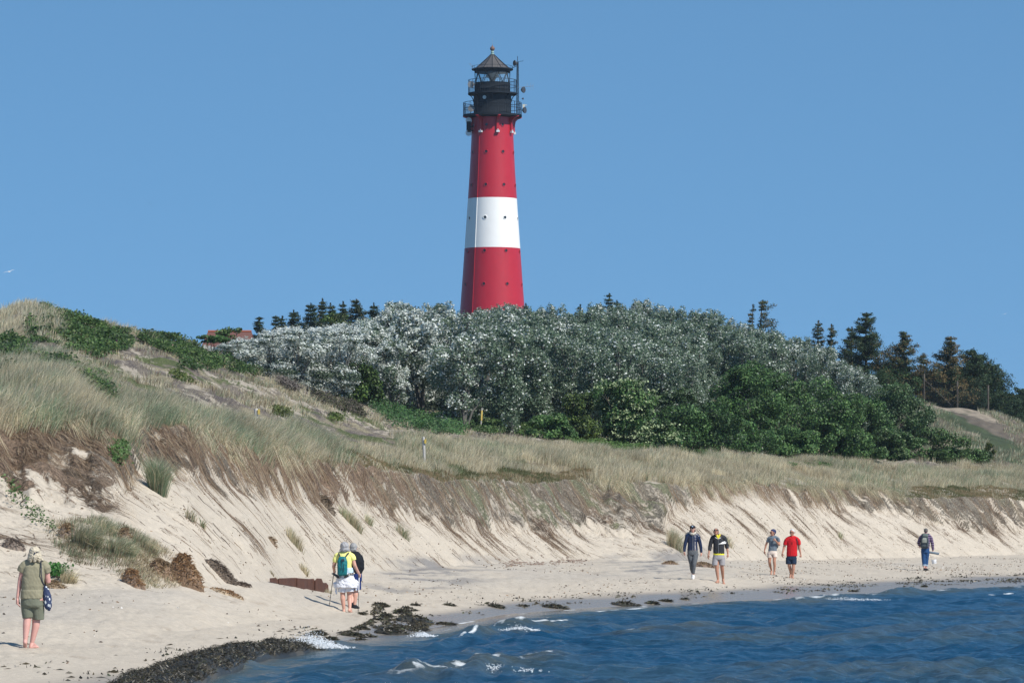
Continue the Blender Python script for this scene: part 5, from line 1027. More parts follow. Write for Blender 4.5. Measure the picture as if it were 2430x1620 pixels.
# ------------------------------------------------------------------ seaweed
SW = [(.030, .026, .016), (.055, .045, .026), (.018, .016, .012), (.085, .07, .04), (.05, .055, .022)]
lst = [(861, 1527, 60, 12, 'rounded seaweed heap awash in the shallow water'), (935, 1508, 92, 26, 'largest seaweed heap right of the couple with the poles'), (1000, 1501, 62, 12, 'long seaweed heap trailing off the largest one'),
       (985, 1474, 88, 18, 'long dark seaweed heap upshore of the largest one'), (1067, 1486, 44, 8, 'seaweed tongue pointing to the open wet sand'), (950, 1456, 42, 13, 'dark seaweed heap level with the walking couple feet'),
       (905, 1437, 40, 7, 'thin seaweed line right of the black shoes'), (915, 1464, 30, 9, 'small seaweed pad left of the long dark heap'), (900, 1471, 20, 5, 'tiny seaweed pad below the small pad'), (755, 1507, 32, 13, 'lumpy seaweed ball beside the splash'),
       (731, 1509, 14, 9, 'small seaweed ball left of the lumpy one'), (786, 1518, 32, 8, 'seaweed pad at the splash edge'), (836, 1508, 50, 7, 'flat seaweed strip above the rounded heap'), (882, 1515, 30, 6, 'flat seaweed scrap touching the largest heap'),
       (855, 1492, 32, 6, 'narrow seaweed scrap below the walking pole'), (1060, 1505, 55, 6, 'flat seaweed strip floating in the swash'), (1105, 1511, 25, 3, 'last floating sliver of seaweed in the swash'), (1176, 1440, 38, 7, 'seaweed scrap at the far side of the wet sand'),
       (1315, 1441, 60, 8, 'pair of joined seaweed pads with foam beside them'), (1490, 1436, 76, 11, 'dark seaweed heap at the waterline midway to the walkers'), (1547, 1432, 30, 6, 'seaweed pad next right of the waterline heap'), (1581, 1426, 26, 5, 'small seaweed pad left below the navy jacket woman'),
       (1626, 1422, 16, 3, 'seaweed speck below the navy jacket woman'), (2025, 1403, 20, 4, 'single seaweed pad below the right dune slope'), (2191, 1392, 12, 4, 'seaweed dot below the man with the bucket'), (2141, 1397, 26, 3, 'seaweed line left below the man with the bucket'),
       (2400, 1395, 22, 3, 'seaweed scrap at the far right waterline'), (985, 1436, 20, 3, 'thin seaweed scrap behind the long dark heap'), (1062, 1436, 26, 3, 'thin scrap on the dry edge of the wet sand'), (1240, 1438, 22, 3, 'thin scrap between the far pads'),
       (550, 1606, 36, 6, 'seaweed scrap floating off the big bank'), (860, 1457, 12, 4, 'dot of seaweed right of the walking pole tip')]
for i, (x, y, w_, h, lab) in enumerate(lst):
    clod('seaweed_clump', x, y, w_, h*.8, lab, 'seaweed', SW[0], SW, 500 if w_ > 25 else 160, 'weed', deep=1.3, strandL=.14, seed=i*3., sea=False)
pw2 = [(835, 1428), (960, 1436), (1090, 1486), (1010, 1512), (720, 1520), (830, 1496), (890, 1466)]
qx = rng.uniform(700, 1100, 16000); qy = rng.uniform(1425, 1522, 16000); s_ = inpoly(qx, qy, pw2) & (fbm(qx*.03, qy*.09, 908, 4) > .10); Pq = hitpts(qx[s_], qy[s_]); n = len(Pq); Pq[:, 2] += .012
d = rng.normal(size=(n, 3))*[1, 1, .1]; L = rng.uniform(.01, .05, n)[:, None]; w_ = rng.normal(size=(n, 3))*[.014, .014, .014]; kk = np.arange(n)[:, None]*4
Vs = np.stack([Pq-d*L, Pq-w_, Pq+d*L, Pq+w_+[0, 0, .025]], 1).reshape(-1, 3); o = link('seaweed_litter', npmesh('seaweed_litter', Vs, kk+np.arange(4), col=np.repeat(np.array(SW)[rng.integers(0, 5, n)], 4, 0), smooth=False), M['weed']); tag(o, 'seaweed scraps strewn between the heaps beside the walking couple', 'seaweed', kind='stuff')
# the big bank
bx = np.linspace(60, 800, 260); tpy = np.interp(bx, [60, 230, 290, 400, 480, 520, 600, 650, 700, 760, 800], [1645, 1618, 1592, 1567, 1546, 1540, 1526, 1518, 1511, 1512, 1520]); bty = 14+np.interp(bx, [60, 300, 450, 500, 560, 600, 640, 700, 760, 800], [1900, 1720, 1622, 1600, 1582, 1562, 1550, 1542, 1532, 1526])
tpy = tpy+3*fbm(bx*.05, bx*0, 92, 3)
hgt = np.interp(bx, [60, 200, 300, 500, 650, 760, 800], [.14, .20, .24, .24, .20, .14, .03]); nv = 90; T_ = np.linspace(0, 1, nv)[:, None]
Yf = (CZ-.14)*F/(tpy-HY); Yn = (CZ)*F/(bty-HY); Yn = np.minimum(Yn, Yf-1.0); BY = Yn+(Yf+.5-Yn)*T_; BX = (bx-CX)/F*BY
edge_ = np.sin(np.clip(T_, 0, 1)**.62*math.pi)**.8
nsb = fbm(BX*1.1, BY*.7, 93, 4); hz_ = hgt*edge_*(1.0+.55*nsb)+.05*edge_*fbm(BX*6, BY*4, 94, 3)
gb = np.maximum(np.array(ground_pts(BX.ravel(), BY.ravel())).reshape(BX.shape), -.02); BZ = gb+hz_-.12*(edge_ < .12)
bc = np.array(SW[0])*(1+.9*fbm(BX*5, BY*3.5, 95, 4))[..., None]; bc = mixc(bc, [.075, .06, .035], sstep(.05, .35, fbm(BX*2, BY*1.5, 96, 4)))
o = link('seaweed_bank', npmesh('seaweed_bank', np.stack([BX, BY, BZ], -1), gridfaces(nv, len(bx)), col=np.clip(bc, .004, 1).reshape(-1, 3)), M['weed']); tag(o, 'long dark bank of washed up seaweed at the waterline', 'seaweed', kind='stuff')
nf = 42000; r = rng.integers(3, nv-1, nf); c_ = rng.integers(0, len(bx), nf); P = np.stack([BX[r, c_], BY[r, c_], BZ[r, c_]], 1); d = rng.normal(size=(nf, 3))*np.array([1, .9, .25]); d /= np.linalg.norm(d, axis=1)[:, None]
L = rng.uniform(.04, .14, nf)[:, None]; w_ = rng.normal(size=(nf, 3))*.0026; kk = np.arange(nf)[:, None]*5
Vs = np.stack([P-w_, P+w_, P+d*L*.5+w_+[0, 0, .025], P+d*L*.5-w_+[0, 0, .025], P+d*L], 1).reshape(-1, 3)
fc = np.array(SW+[(.14, .115, .07)])[rng.choice(6, nf, p=[.3, .25, .28, .07, .08, .02])]
o = link('seaweed_strands', npmesh('seaweed_strands', Vs, kk+np.array([0, 1, 2, 3]), kk+np.array([3, 2, 4]), np.repeat(fc, 5, 0), smooth=False), M['weed']); tag(o, 'loose strands lying all over the seaweed bank', 'seaweed', kind='stuff')
# beach litter: stalks, shells, crumbs of weed
n = 4200; P, px_, u_, rc = sample(band(2.55, 4.3, .1)*sstep(.0, .4, fbm(GX*.5, GY*.22, 97, 3)+.1)+band(4.2, 5.3, .1)*.9, n); d = rng.normal(size=(n, 3))*[1, .6, .08]; d /= np.linalg.norm(d, axis=1)[:, None]; L = (rng.uniform(.008, .05, n)**1)[:, None]; w_ = rng.normal(size=(n, 3))*[.006, .006, .008]; P[:, 2] += .012; kk = np.arange(n)[:, None]*4
Vs = np.stack([P-d*L, P-w_*1.2, P+d*L, P+w_*1.2+[0, 0, .012]], 1).reshape(-1, 3); fc = np.array([(.16, .11, .07), (.08, .065, .05), (.3, .2, .12), (.7, .68, .64)])[rng.choice(4, n, p=[.42, .35, .17, .06])]
o = link('beach_debris', npmesh('beach_debris', Vs, kk+np.arange(4), col=np.repeat(fc, 4, 0), smooth=False), M['clod']); tag(o, 'dry stalks, shell bits and crumbs strewn on the sand', 'debris', kind='stuff')
P, px_, u_, rc = sample(band(2.2, 2.62, .07)*sstep(-.1, .3, fbm(AL*.4, AC*2, 98, 3)), 2600); P[:, 2] += .012; n = len(P); d = rng.normal(size=(n, 3))*[1, 1, .05]; L = rng.uniform(.01, .05, n)[:, None]; w_ = rng.normal(size=(n, 3))*[.012, .012, .012]; kk = np.arange(n)[:, None]*4
Vs = np.stack([P-d*L, P-w_, P+d*L, P+w_+[0, 0, .02]], 1).reshape(-1, 3); o = link('wrack_line', npmesh('wrack_line', Vs, kk+np.arange(4), col=np.repeat(np.array(SW)[rng.integers(0, 5, n)], 4, 0), smooth=False), M['weed']); tag(o, 'thin line of seaweed crumbs left along the waterline', 'seaweed', kind='stuff')
# pebbles near the toe of the slope
P, px_, u_, rc = sample(band(3.85, 4.08, .04)*(XX > 1190)*(XX < 1380)*sstep(-.3, .3, fbm(GX*1.5, GY, 99)), 140)
st_ = MB()
for p in P: s_ = random.uniform(.015, .05); st_.ball(p+[0, 0, s_*.4], (s_*1.3, s_, s_*.8), 6)
o = st_.build('pebbles', mat('pebble', (.26, .2, .16), .8, build=noisy(8, .5))); tag(o, 'scattered reddish and grey pebbles at the foot of the slope', 'pebbles', kind='stuff')
# splash and spray
M['spray'] = mat('spray', (.85, .88, .9), .25, spec=.6)
def splash(x, y, wpx, hpx, n, name, lab):
    Y = (CZ-.05)*F/(y-HY); k = Y/F; m_ = MB()
    for i in range(n):
        t = random.gauss(0, .42); q = abs(random.gauss(0, .45)); h = q*hpx*k*math.exp(-t*t*1.5)
        s_ = random.uniform(.003, .010)*(1.3-.7*min(q, 1)); m_.ball(((x-CX)*k+t*wpx*k*.55-q*.12, Y+random.gauss(0, .25), .06+h), (s_*1.3, s_, s_), 6)
    o = m_.build(name, M['spray']); tag(o, lab, 'spray', kind='stuff')
splash(750, 1538, 140, 38, 2600, 'splash', 'white water splashing up where a wave meets the seaweed')
splash(1010, 1510, 50, 13, 400, 'spray', 'small white spray on the crest before the wet sand')
splash(1240, 1496, 90, 12, 500, 'spray', 'white flecks on the small breaker in the middle')
splash(1150, 1592, 300, 16, 900, 'spray', 'white flecks along the nearest breaker')
splash(2000, 1424, 230, 8, 600, 'spray', 'white flecks on the breaker below the walkers')
# ------------------------------------------------------------------ people
V3 = Vector
class PB:
    "rounded limbs and sections merged into one continuous skin by a voxel remesh"
    def __init__(s): s.m = MB()
    def limb(s, pts, rads, n=14, flat=1.0):
        pts = [V3(p) for p in pts]; d0 = (pts[1]-pts[0]).normalized(); d1 = (pts[-1]-pts[-2]).normalized()
        P = []; Rr = []
        for i in range(len(pts)-1):
            for q in range(5):
                t = q/5; P.append(pts[i].lerp(pts[i+1], t)); Rr.append(rads[i]*(1-t)+rads[i+1]*t)
        P.append(pts[-1]); Rr.append(rads[-1])
        r0, r1 = rads[0], rads[-1]
        P = [P[0]-d0*r0*.95, P[0]-d0*r0*.7]+P+[P[-1]+d1*r1*.7, P[-1]+d1*r1*.95]; Rr = [r0*.3, r0*.72]+Rr+[r1*.72, r1*.3]
        s.m.tube(P, Rr, n, flat=flat); return s
    def open_limb(s, pts, rads, n=18):
        s.m.tube([V3(p) for p in pts], rads, n); return s
    def ball(s, c, r, M=None, n=16): s.m.ball(c, r, n, M); return s
    def sect(s, secs, n=26, p=2.3):
        "stack of rounded sections: (x, depth, z, half width, half depth)"
        V = []; Fc = []
        for (x, d, z, a, b) in secs:
            for k in range(n):
                t = 2*math.pi*k/n; c, q = math.cos(t), math.sin(t)
                V.append((x+a*math.copysign(abs(c)**(2/p), c), d+b*math.copysign(abs(q)**(2/p), q), z))
        for i in range(len(secs)-1):
            for k in range(n): Fc.append((i*n+k, i*n+(k+1) % n, (i+1)*n+(k+1) % n, (i+1)*n+k))
        Fc += [tuple(range(n))[::-1], tuple((len(secs)-1)*n+k for k in range(n))]; s.m.add(V, Fc); return s
    def skin(s, name, m, parent, vox=.006, it=3, wr=0., wf=14., seed=0, colf=None, dirn=None):
        me = bpy.data.meshes.new('t'); me.from_pydata(s.m.v, [], s.m.f); me.update()
        o = bpy.data.objects.new('t', me); COL.objects.link(o)
        r = o.modifiers.new('r', 'REMESH'); r.mode = 'VOXEL'; r.voxel_size = vox; r.use_smooth_shade = True
        if it: q = o.modifiers.new('s', 'SMOOTH'); q.factor = .5; q.iterations = it
        dg = bpy.context.evaluated_depsgraph_get(); me2 = bpy.data.meshes.new_from_object(o.evaluated_get(dg)); me2.name = name
        bpy.data.objects.remove(o); bpy.data.meshes.remove(me)
        if wr:
            n = len(me2.vertices); co = np.zeros(n*3, np.float32); me2.vertices.foreach_get('co', co); co = co.reshape(-1, 3); nn = np.zeros(n*3, np.float32); me2.vertices.foreach_get('normal', nn); nn = nn.reshape(-1, 3)
            f_ = fbm(co[:, 0]*wf+co[:, 1]*wf*.6+seed, co[:, 2]*wf*.8+seed+co[:, 0]*wf*.4, seed, 3); f_ = (1-np.abs(f_)*2.2)*wr
            co = co+nn*f_[:, None]; me2.vertices.foreach_set('co', co.ravel()); me2.update()
        me2.polygons.foreach_set('use_smooth', [True]*len(me2.polygons))
        return link(name, me2, m, parent)
def hand(pb, w, d, tside, pn, s=1., curl=.35, spread=.1):
    "palm and five fingers: w wrist, d along the hand, tside towards the thumb, pn palm facing"
    d = V3(d).normalized(); pn = V3(pn); pn = (pn-d*pn.dot(d)).normalized(); ts = V3(tside); ts = (ts-d*ts.dot(d)-pn*ts.dot(pn)).normalized()
    pb.limb([w, w+d*.045*s, w+d*.085*s], [.024*s, .030*s, .030*s], flat=1.0)
    Mx = Matrix((ts, d, pn)).transposed(); pb.ball(w+d*.055*s, (.041*s, .050*s, .017*s), Mx)
    tips = []
    for i, (o_, L) in enumerate(((.030, .070), (.010, .079), (-.010, .073), (-.029, .056))):
        b = w+d*.088*s+ts*o_*s; a = curl*(1+.12*i); pts = [b]; dir_ = (d+ts*(o_*3*spread/.1*.4)).normalized(); ang = 0
        for q, seg in enumerate((.45, .32, .25)):
            ang += a*(.9, 1.2, .8)[q]; v = dir_*math.cos(ang)+pn*math.sin(ang); pts.append(pts[-1]+v*L*seg*s)
        pb.limb(pts, [.0092*s, .0086*s, .0080*s, .0070*s], n=8); tips.append(pts[-1])
    tb = w+d*.028*s+ts*.030*s; t1 = tb+(d*.55+ts*.75+pn*.25).normalized()*.036*s; t2 = t1+(d*.85+ts*.25+pn*(.25+curl*.5)).normalized()*.030*s; t3 = t2+(d*.9+pn*(.2+curl*.6)-ts*.1).normalized()*.024*s
    pb.limb([tb, t1, t2, t3], [.013*s, .0115*s, .010*s, .0085*s], n=8); return w+d*.09*s+pn*.022*s
def foot(pb, ank, toe, lift=0., s=1.):
    "bare foot from ankle to toe direction"
    t = V3(toe).normalized(); side = t.cross(V3((0, 0, 1))).normalized(); up = side.cross(t).normalized()
    heel = ank-up*.062*s-t*.030*s; ball_ = heel+t*.165*s+up*.004
    pb.limb([ank, heel+up*.008], [.040*s, .036*s]).limb([heel+up*.004, heel+t*.085*s+up*.014*s, ball_], [.034*s, .033*s, .030*s])
    pb.limb([ank+t*.01, ball_+up*.012], [.038*s, .024*s]); pb.limb([ball_-side*.026*s, ball_+side*.026*s], [.022*s, .022*s])
    for i, o_ in enumerate((-.034, -.016, .0, .015, .029)):
        L = (.052, .050, .046, .040, .033)[i]; pb.limb([ball_+side*o_*s-up*.006, ball_+side*o_*s*1.05+t*L*s-up*.010], [.012*s, (.012 if i == 0 else .0088)*s], n=8)
def shoe(parent, ank, toe, m, s=1., sole=None, name='shoe'):
    t = V3(toe).normalized(); side = t.cross(V3((0, 0, 1))).normalized(); up = side.cross(t).normalized(); pb = PB(); h = ank-up*.060*s-t*.035*s
    pb.limb([h+up*.01, h+t*.10*s+up*.012, h+t*.215*s-up*.002], [.046*s, .044*s, .036*s]).limb([ank-up*.01, ank-up*.03], [.046*s, .046*s]).limb([ank+t*.02-up*.01, h+t*.15*s+up*.02], [.042*s, .03*s])
    o = pb.skin(name, m, parent, .007, 2)
    if sole: q = PB(); q.limb([h-up*.022, h+t*.10*s-up*.022, h+t*.225*s-up*.024], [.042*s, .044*s, .038*s], flat=1.0); so = q.skin('sole', sole, o, .008, 1); return o
    return o
def headpts(pb, C, face, tilt=0., s=1., roll=0.):
    "skull, jaw, nose, ears; returns the head matrix (x right of the face, -y forward)"
    f = V3((face[0], face[1], 0)).normalized(); Mz = Matrix.Rotation(math.atan2(f.x, -f.y), 3, 'Z'); Mh = Mz @ Matrix.Rotation(tilt, 3, 'X') @ Matrix.Rotation(roll, 3, 'Y')
    T = lambda x, y, z: V3(C)+Mh @ V3((x, y, z))*s
    pb.ball(T(0, .012, .025), (.075*s, .093*s, .086*s), Mh); pb.ball(T(0, -.022, -.028), (.060*s, .068*s, .080*s), Mh); pb.ball(T(0, -.052, -.088), (.032*s, .028*s, .022*s), Mh)
    pb.limb([T(0, -.082, .018), T(0, -.100, -.020)], [.010*s, .015*s], n=8); pb.ball(T(0, -.088, -.052), (.024*s, .012*s, .010*s), Mh)
    pb.ball(T(-.030, -.070, -.022), (.024*s, .018*s, .02*s), Mh); pb.ball(T(.030, -.070, -.022), (.024*s, .018*s, .02*s), Mh); pb.limb([T(-.035, -.084, .030), T(.035, -.084, .030)], [.012*s, .012*s], n=8)
    for e in (-1, 1): pb.ball(T(e*.077, .008, -.008), (.010*s, .020*s, .032*s), Mh)
    return T, Mh
M['skin'] = mat('skin', (.56, .31, .235), .5, spec=.35, build=noisy(9, .12)); M['skintan'] = mat('tanned_skin', (.42, .215, .145), .5, spec=.35, build=noisy(9, .12)); M['skinpink'] = mat('pink_skin', (.60, .33, .28), .5, spec=.35, build=noisy(8, .12))
M['lip'] = mat('lips', (.38, .12, .10), .5); M['eye'] = mat('eye_white', (.75, .74, .72), .3); M['iris'] = mat('iris', (.05, .06, .07), .2); M['shade'] = mat('dark_lens', (.01, .01, .012), .08); M['frame'] = mat('spectacle_frame', (.02, .015, .012), .4)
def hairmat(name, c): return mat(name, c, .55, build=noisy(45, .45, .6, det=3, bscale=70, dist=.01))
def cloth(name, c, sc=60, amt=.12, rough=.85): return mat(name, c, rough, spec=.2, build=noisy(sc, amt, .25, bscale=9, dist=.02))
def face_parts(T, Mh, root, s=1., specs=False, brow=None):
    for e in (-1, 1):
        if not specs:
            ey = MB().ball((0, 0, 0), .0135*s, 10).build('eye', M['eye'], root, loc=T(e*.031, -.0795, .004)); MB().ball((0, 0, 0), .0075*s, 8).build('pupil', M['iris'], ey, loc=Mh @ V3((0, -.009*s, 0)))
        if brow: MB().tube([T(e*.018, -.094, .031), T(e*.034, -.095, .035), T(e*.050, -.085, .030)], [.004*s, .005*s, .003*s], 6).build('eyebrow', brow, root)
    MB().ball((0, 0, 0), (.022*s, .006*s, .0062*s), 12, Mh).build('mouth', M['lip'], root, loc=T(0, -.0985, -.053))
    if specs:
        g = MB()
        for e in (-1, 1):
            g.ball(T(e*.032, -.097, .006), (.026*s, .008*s, .019*s), 14, Mh)
            g.tube([T(e*.056, -.092, .010), T(e*.078, -.05, .010), T(e*.084, .015, .004)], .0035*s, 5)
        g.tube([T(-.010, -.104, .012), T(.010, -.104, .012)], .0035*s, 5); g.build('sunglasses', M['shade'], root)
class Person:
    def __init__(s, rx, ry, scale, fx, fy, label, name='person'):
        s.g, u = ground_px(rx+fx/scale, ry+fy/scale); s.m = s.g[1]/F/scale; s.fx, s.fy = fx, fy; s.body = PB(); s.root = empty(name, s.g); tag(s.root, label, 'person')
        print('person', [round(float(v), 2) for v in s.g], round(s.m*1000, 3))
    def j(s, x, y, d=0.): return V3(((x-s.fx)*s.m, d, (s.fy-y)*s.m))
    def w(s, v): return V3(s.g)+V3(v)
    def thing(s, pb_or_none, name, label, cat): pass
def world_thing(p, name, label, cat, at_=(0, 0, 0)):
    o = empty(name, V3(p.g)+V3(at_)); tag(o, label, cat); return o

# ---- 1 woman in khaki, seen from behind
p = Person(20, 1280, 5.81, 300, 1488, 'woman with blond grey hair in khaki tee and long shorts walking away at the left'); j, B, rt = p.j, p.body, p.root; m = p.m
T, Mh = headpts(B, j(362, 205, -.03), (-.12, 1), .22, 1.02)
B.limb([j(362, 270, -.03), j(366, 330, -.02)], [.055, .068]); B.limb([j(215, 345), j(366, 318), j(505, 345)], [.060, .075, .060])
B.sect([(j(362, 330).x, 0, j(0, 330).z, .13, .08), (j(362, 400).x, 0, j(0, 400).z, .165, .105), (j(335, 560).x, 0, j(0, 560).z, .160, .12), (j(325, 690).x, 0, j(0, 690).z, .165, .125), (j(328, 830).x, .0, j(0, 830).z, .180, .135), (j(328, 900).x, 0, j(0, 900).z, .15, .11)])
B.limb([j(212, 360), j(160, 560, .02), j(128, 790, -.02)], [.052, .042, .027]); hand(B, j(127, 800, -.02), (.03, -.1, -1), (.2, 1, 0), (1, 0, 0), .98, .3)
B.limb([j(512, 365), j(540, 570, .04), j(502, 560, .25)], [.054, .046, .030]); hand(B, j(500, 556, .27), (-.2, .5, .5), (-1, 0, .3), (0, .5, -1), .95, .9)
B.limb([j(270, 880), j(262, 1075, -.02), j(252, 1180, -.05), j(240, 1390, -.10)], [.10, .066, .061, .035]); B.limb([j(385, 880), j(378, 1090, .04), j(372, 1190, .03), j(322, 1410, .02)], [.10, .068, .062, .036])
foot(B, j(238, 1400, -.10), (-.05, .55, -.62), s=.97); foot(B, j(318, 1432, .02), (.45, .9, 0), s=.97)
B.skin('body', M['skinpink'], rt)
H_ = PB().ball(T(0, .02, .035), (.090, .102, .092), Mh).ball(T(0, .06, -.03), (.080, .055, .085), Mh)
for a, b, c, r in ((-.06, .03, 0, .045), (.05, .04, 0, .045), (0, .06, 0, .05)): H_.limb([T(a, b, .0), T(a*1.15, b+.015, -.07), T(a*1.25, b+.01, -.115)], [r, r*.8, r*.4])
H_.limb([T(-.07, .03, -.03), T(-.105, .035, -.085), T(-.13, .03, -.10)], [.035, .022, .010]); H_.limb([T(.07, -.02, -.0), T(.09, -.02, -.08), T(.115, -.03, -.15)], [.03, .022, .008])
hr_ = H_.skin('hair', hairmat('blond_grey_hair', (.50, .44, .33)), rt, .006, 2, .008, 40)
PB().limb([T(-.07, .085, .03), T(-.03, .118, .015)], [.006, .009]).ball(T(0, .125, -.005), (.014, .012, .016), Mh).skin('hair_tie', cloth('navy_band', (.03, .04, .08)), rt, .005, 1)
face_parts(T, Mh, rt, 1.0, brow=M['bark'])
khaki = cloth('khaki_jersey', (.27, .25, .17), 80, .08); olive = cloth('olive_twill', (.165, .175, .13), 90, .1)
S = PB().sect([(j(366, 288).x, 0, j(0, 292).z, .095, .065), (j(366, 0).x, 0, j(0, 318).z, .12, .085), (j(362, 0).x, 0, j(0, 370).z, .170, .115), (j(352, 0).x, 0, j(0, 470).z, .178, .130), (j(330, 0).x, 0, j(0, 640).z, .176, .138), (j(326, 0).x, 0, j(0, 690).z, .170, .132), (j(325, 0).x, 0, j(0, 705).z, .178, .142), (j(320, 0).x, 0, j(0, 800).z, .180, .148), (j(320, 0).x, 0, j(0, 812).z, .178, .146)], p=2.5)
S.limb([j(222, 350), j(300, 322), j(366, 312), j(430, 322), j(498, 350)], [.070, .078, .080, .078, .070]); S.open_limb([j(235, 345), j(192, 390), j(168, 440, .01)], [.072, .072, .066]); S.open_limb([j(488, 345), j(515, 390), j(528, 450, .02)], [.072, .076, .070])
S.skin('shirt', khaki, rt, .008, 3, .006, 9, 2)
S = PB().sect([(j(322, 0).x, 0, j(0, 790).z, .172, .140), (j(326, 0).x, 0, j(0, 900).z, .182, .142), (j(326, 0).x, 0, j(0, 930).z, .17, .13)])
S.open_limb([j(262, 880), j(262, 970, -.01), j(268, 1080, -.02)], [.108, .100, .082]); S.open_limb([j(392, 880), j(402, 980, .02), j(405, 1098, .035)], [.108, .102, .095])
S.skin('shorts', olive, rt, .008, 3, .005, 8, 3)
bag = world_thing(p, 'shoulder_bag', 'dark blue cloth bag with white spots hanging at the woman in khaki', 'bag', j(540, 800, -.02))
L0 = j(540, 800, -.02)
def spots(t, b):
    tc = t.nodes.new('ShaderNodeTexCoord'); v = t.nodes.new('ShaderNodeTexVoronoi'); v.inputs['Scale'].default_value = 26; mp = t.nodes.new('ShaderNodeMapping'); mp.inputs['Scale'].default_value = (1, 1, .6)
    t.links.new(tc.outputs['Object'], mp.inputs[0]); t.links.new(mp.outputs[0], v.inputs['Vector']); r = t.nodes.new('ShaderNodeMath'); r.operation = 'LESS_THAN'; r.inputs[1].default_value = .34; t.links.new(v.outputs['Distance'], r.inputs[0])
    mx = t.nodes.new('ShaderNodeMix'); mx.data_type = 'RGBA'; mx.inputs['A'].default_value = (.025, .04, .10, 1); mx.inputs['B'].default_value = (.6, .64, .66, 1); t.links.new(r.outputs[0], mx.inputs['Factor']); t.links.new(mx.outputs['Result'], b.inputs['Base Color'])
PB().sect([(j(508, 0).x-L0.x, 0, j(0, 640).z-L0.z, .020, .02), (j(520, 0).x-L0.x, 0, j(0, 690).z-L0.z, .045, .035), (j(535, 0).x-L0.x, 0, j(0, 780).z-L0.z, .062, .05), (j(542, 0).x-L0.x, 0, j(0, 880).z-L0.z, .066, .055), (j(545, 0).x-L0.x, 0, j(0, 930).z-L0.z, .058, .045), (j(560, 0).x-L0.x, 0, j(0, 975).z-L0.z, .015, .015)]).skin('bag_body', mat('spotted_cloth', (.03, .05, .1), .8, build=spots), bag, .006, 2, .006, 14)
MB().tube([j(455, 292, -.085)-L0, j(463, 380, -.13)-L0, j(463, 470, -.14)-L0, j(475, 570, -.10)-L0, j(505, 650, -.03)-L0], .010, 6, flat=.4).tube([j(452, 290, -.08)-L0, j(452, 300, .06)-L0, j(470, 450, .14)-L0, j(505, 640, .04)-L0], .010, 6, flat=.4).build('strap', cloth('navy_strap', (.025, .03, .05)), bag)
# ---- 2 woman with teal backpack and poles
p = Person(760, 1270, 7.84, 500, 1425, 'grey haired woman in yellow tee with teal backpack and white skirt-like wrap walking with poles'); j, B, rt = p.j, p.body, p.root
T, Mh = headpts(B, j(448, 225), (-.1, 1), .1, 1.02)
B.limb([j(446, 290), j(446, 350)], [.052, .062]); B.limb([j(305, 375), j(446, 345), j(585, 375)], [.055, .07, .055])
cx = lambda x: j(x, 0).x
cz = lambda y: j(0, y).z
B.sect([(cx(446), 0, cz(350), .12, .08), (cx(446), 0, cz(430), .155, .10), (cx(450), 0, cz(600), .140, .10), (cx(465), 0, cz(720), .155, .115), (cx(470), 0, cz(820), .17, .12), (cx(470), 0, cz(900), .14, .10)])
B.limb([j(298, 390), j(250, 575, -.01), j(250, 655, .16)], [.050, .043, .028]); hg = hand(B, j(250, 660, .17), (0, .9, -.35), (0, .3, 1), (1, 0, 0), .9, 1.25)
B.limb([j(592, 395), j(640, 560, -.02), j(712, 705, .05)], [.050, .043, .028]); hand(B, j(716, 712, .06), (.25, .5, -.8), (-.5, .5, .5), (-.3, .6, -.2), .9, 1.2)
B.limb([j(415, 880), j(415, 1080, .0), j(418, 1180, -.02), j(440, 1370, -.02)], [.085, .058, .058, .033]); B.limb([j(530, 880), j(540, 1080, .03), j(545, 1180, .0), j(552, 1355, -.12)], [.085, .058, .057, .033])
foot(B, j(438, 1376, -.02), (.02, 1, 0), s=.92); foot(B, j(555, 1362, -.12), (.35, .75, -.42), s=.92)
B.skin('body', M['skin'], rt)
PB().ball(T(0, .012, .030), (.098, .108, .100), Mh).ball(T(0, .045, -.045), (.092, .065, .070), Mh).limb([T(-.085, .03, -.05), T(-.10, .035, -.085)], [.03, .016]).limb([T(.080, .03, -.05), T(.088, .035, -.09)], [.032, .02]).skin('hair', hairmat('silver_hair', (.33, .33, .34)), rt, .006, 2, .009, 34)
face_parts(T, Mh, rt, 1.0)
PB().sect([(cx(446), 0, cz(318), .075, .06), (cx(446), 0, cz(345), .11, .08), (cx(446), 0, cz(410), .160, .115), (cx(448), 0, cz(500), .168, .12), (cx(452), 0, cz(620), .155, .115), (cx(458), 0, cz(700), .16, .12)], p=2.5).limb([j(308, 380), j(380, 352), j(446, 345), j(515, 352), j(582, 380)], [.066, .074, .074, .074, .066]).open_limb([j(315, 375), j(288, 430), j(272, 500)], [.068, .068, .062]).open_limb([j(580, 375), j(602, 415), j(618, 460)], [.068, .068, .062]).skin('shirt', cloth('yellow_tee', (.80, .78, .26), 70, .06), rt, .008, 3, .006, 10, 5)
wht = cloth('white_cotton', (.68, .69, .74), 60, .05)
PB().sect([(cx(472), 0, cz(830), .165, .12), (cx(472), 0, cz(960), .17, .12), (cx(470), 0, cz(980), .16, .10)]).open_limb([j(415, 940), j(405, 1055)], [.100, .102]).open_limb([j(535, 940), j(545, 1045)], [.100, .105]).skin('shorts', wht, rt, .008, 2, .004, 12, 8)
wrp = PB().sect([(cx(455), 0, cz(690), .165, .125), (cx(460), 0, cz(740), .178, .14), (cx(468), 0, cz(830), .212, .155), (cx(474), .0, cz(900), .240, .165), (cx(478), 0, cz(955), .256, .17), (cx(478), 0, cz(968), .252, .165)]); wrp.limb([j(275, 900, -.03), j(285, 1000, -.03), j(305, 1090, -.03)], [.045, .03, .008]).limb([j(660, 860), j(665, 960), j(668, 1010)], [.05, .045, .02])
wrp.skin('hip_wrap', wht, rt, .008, 2, .014, 13, 9)
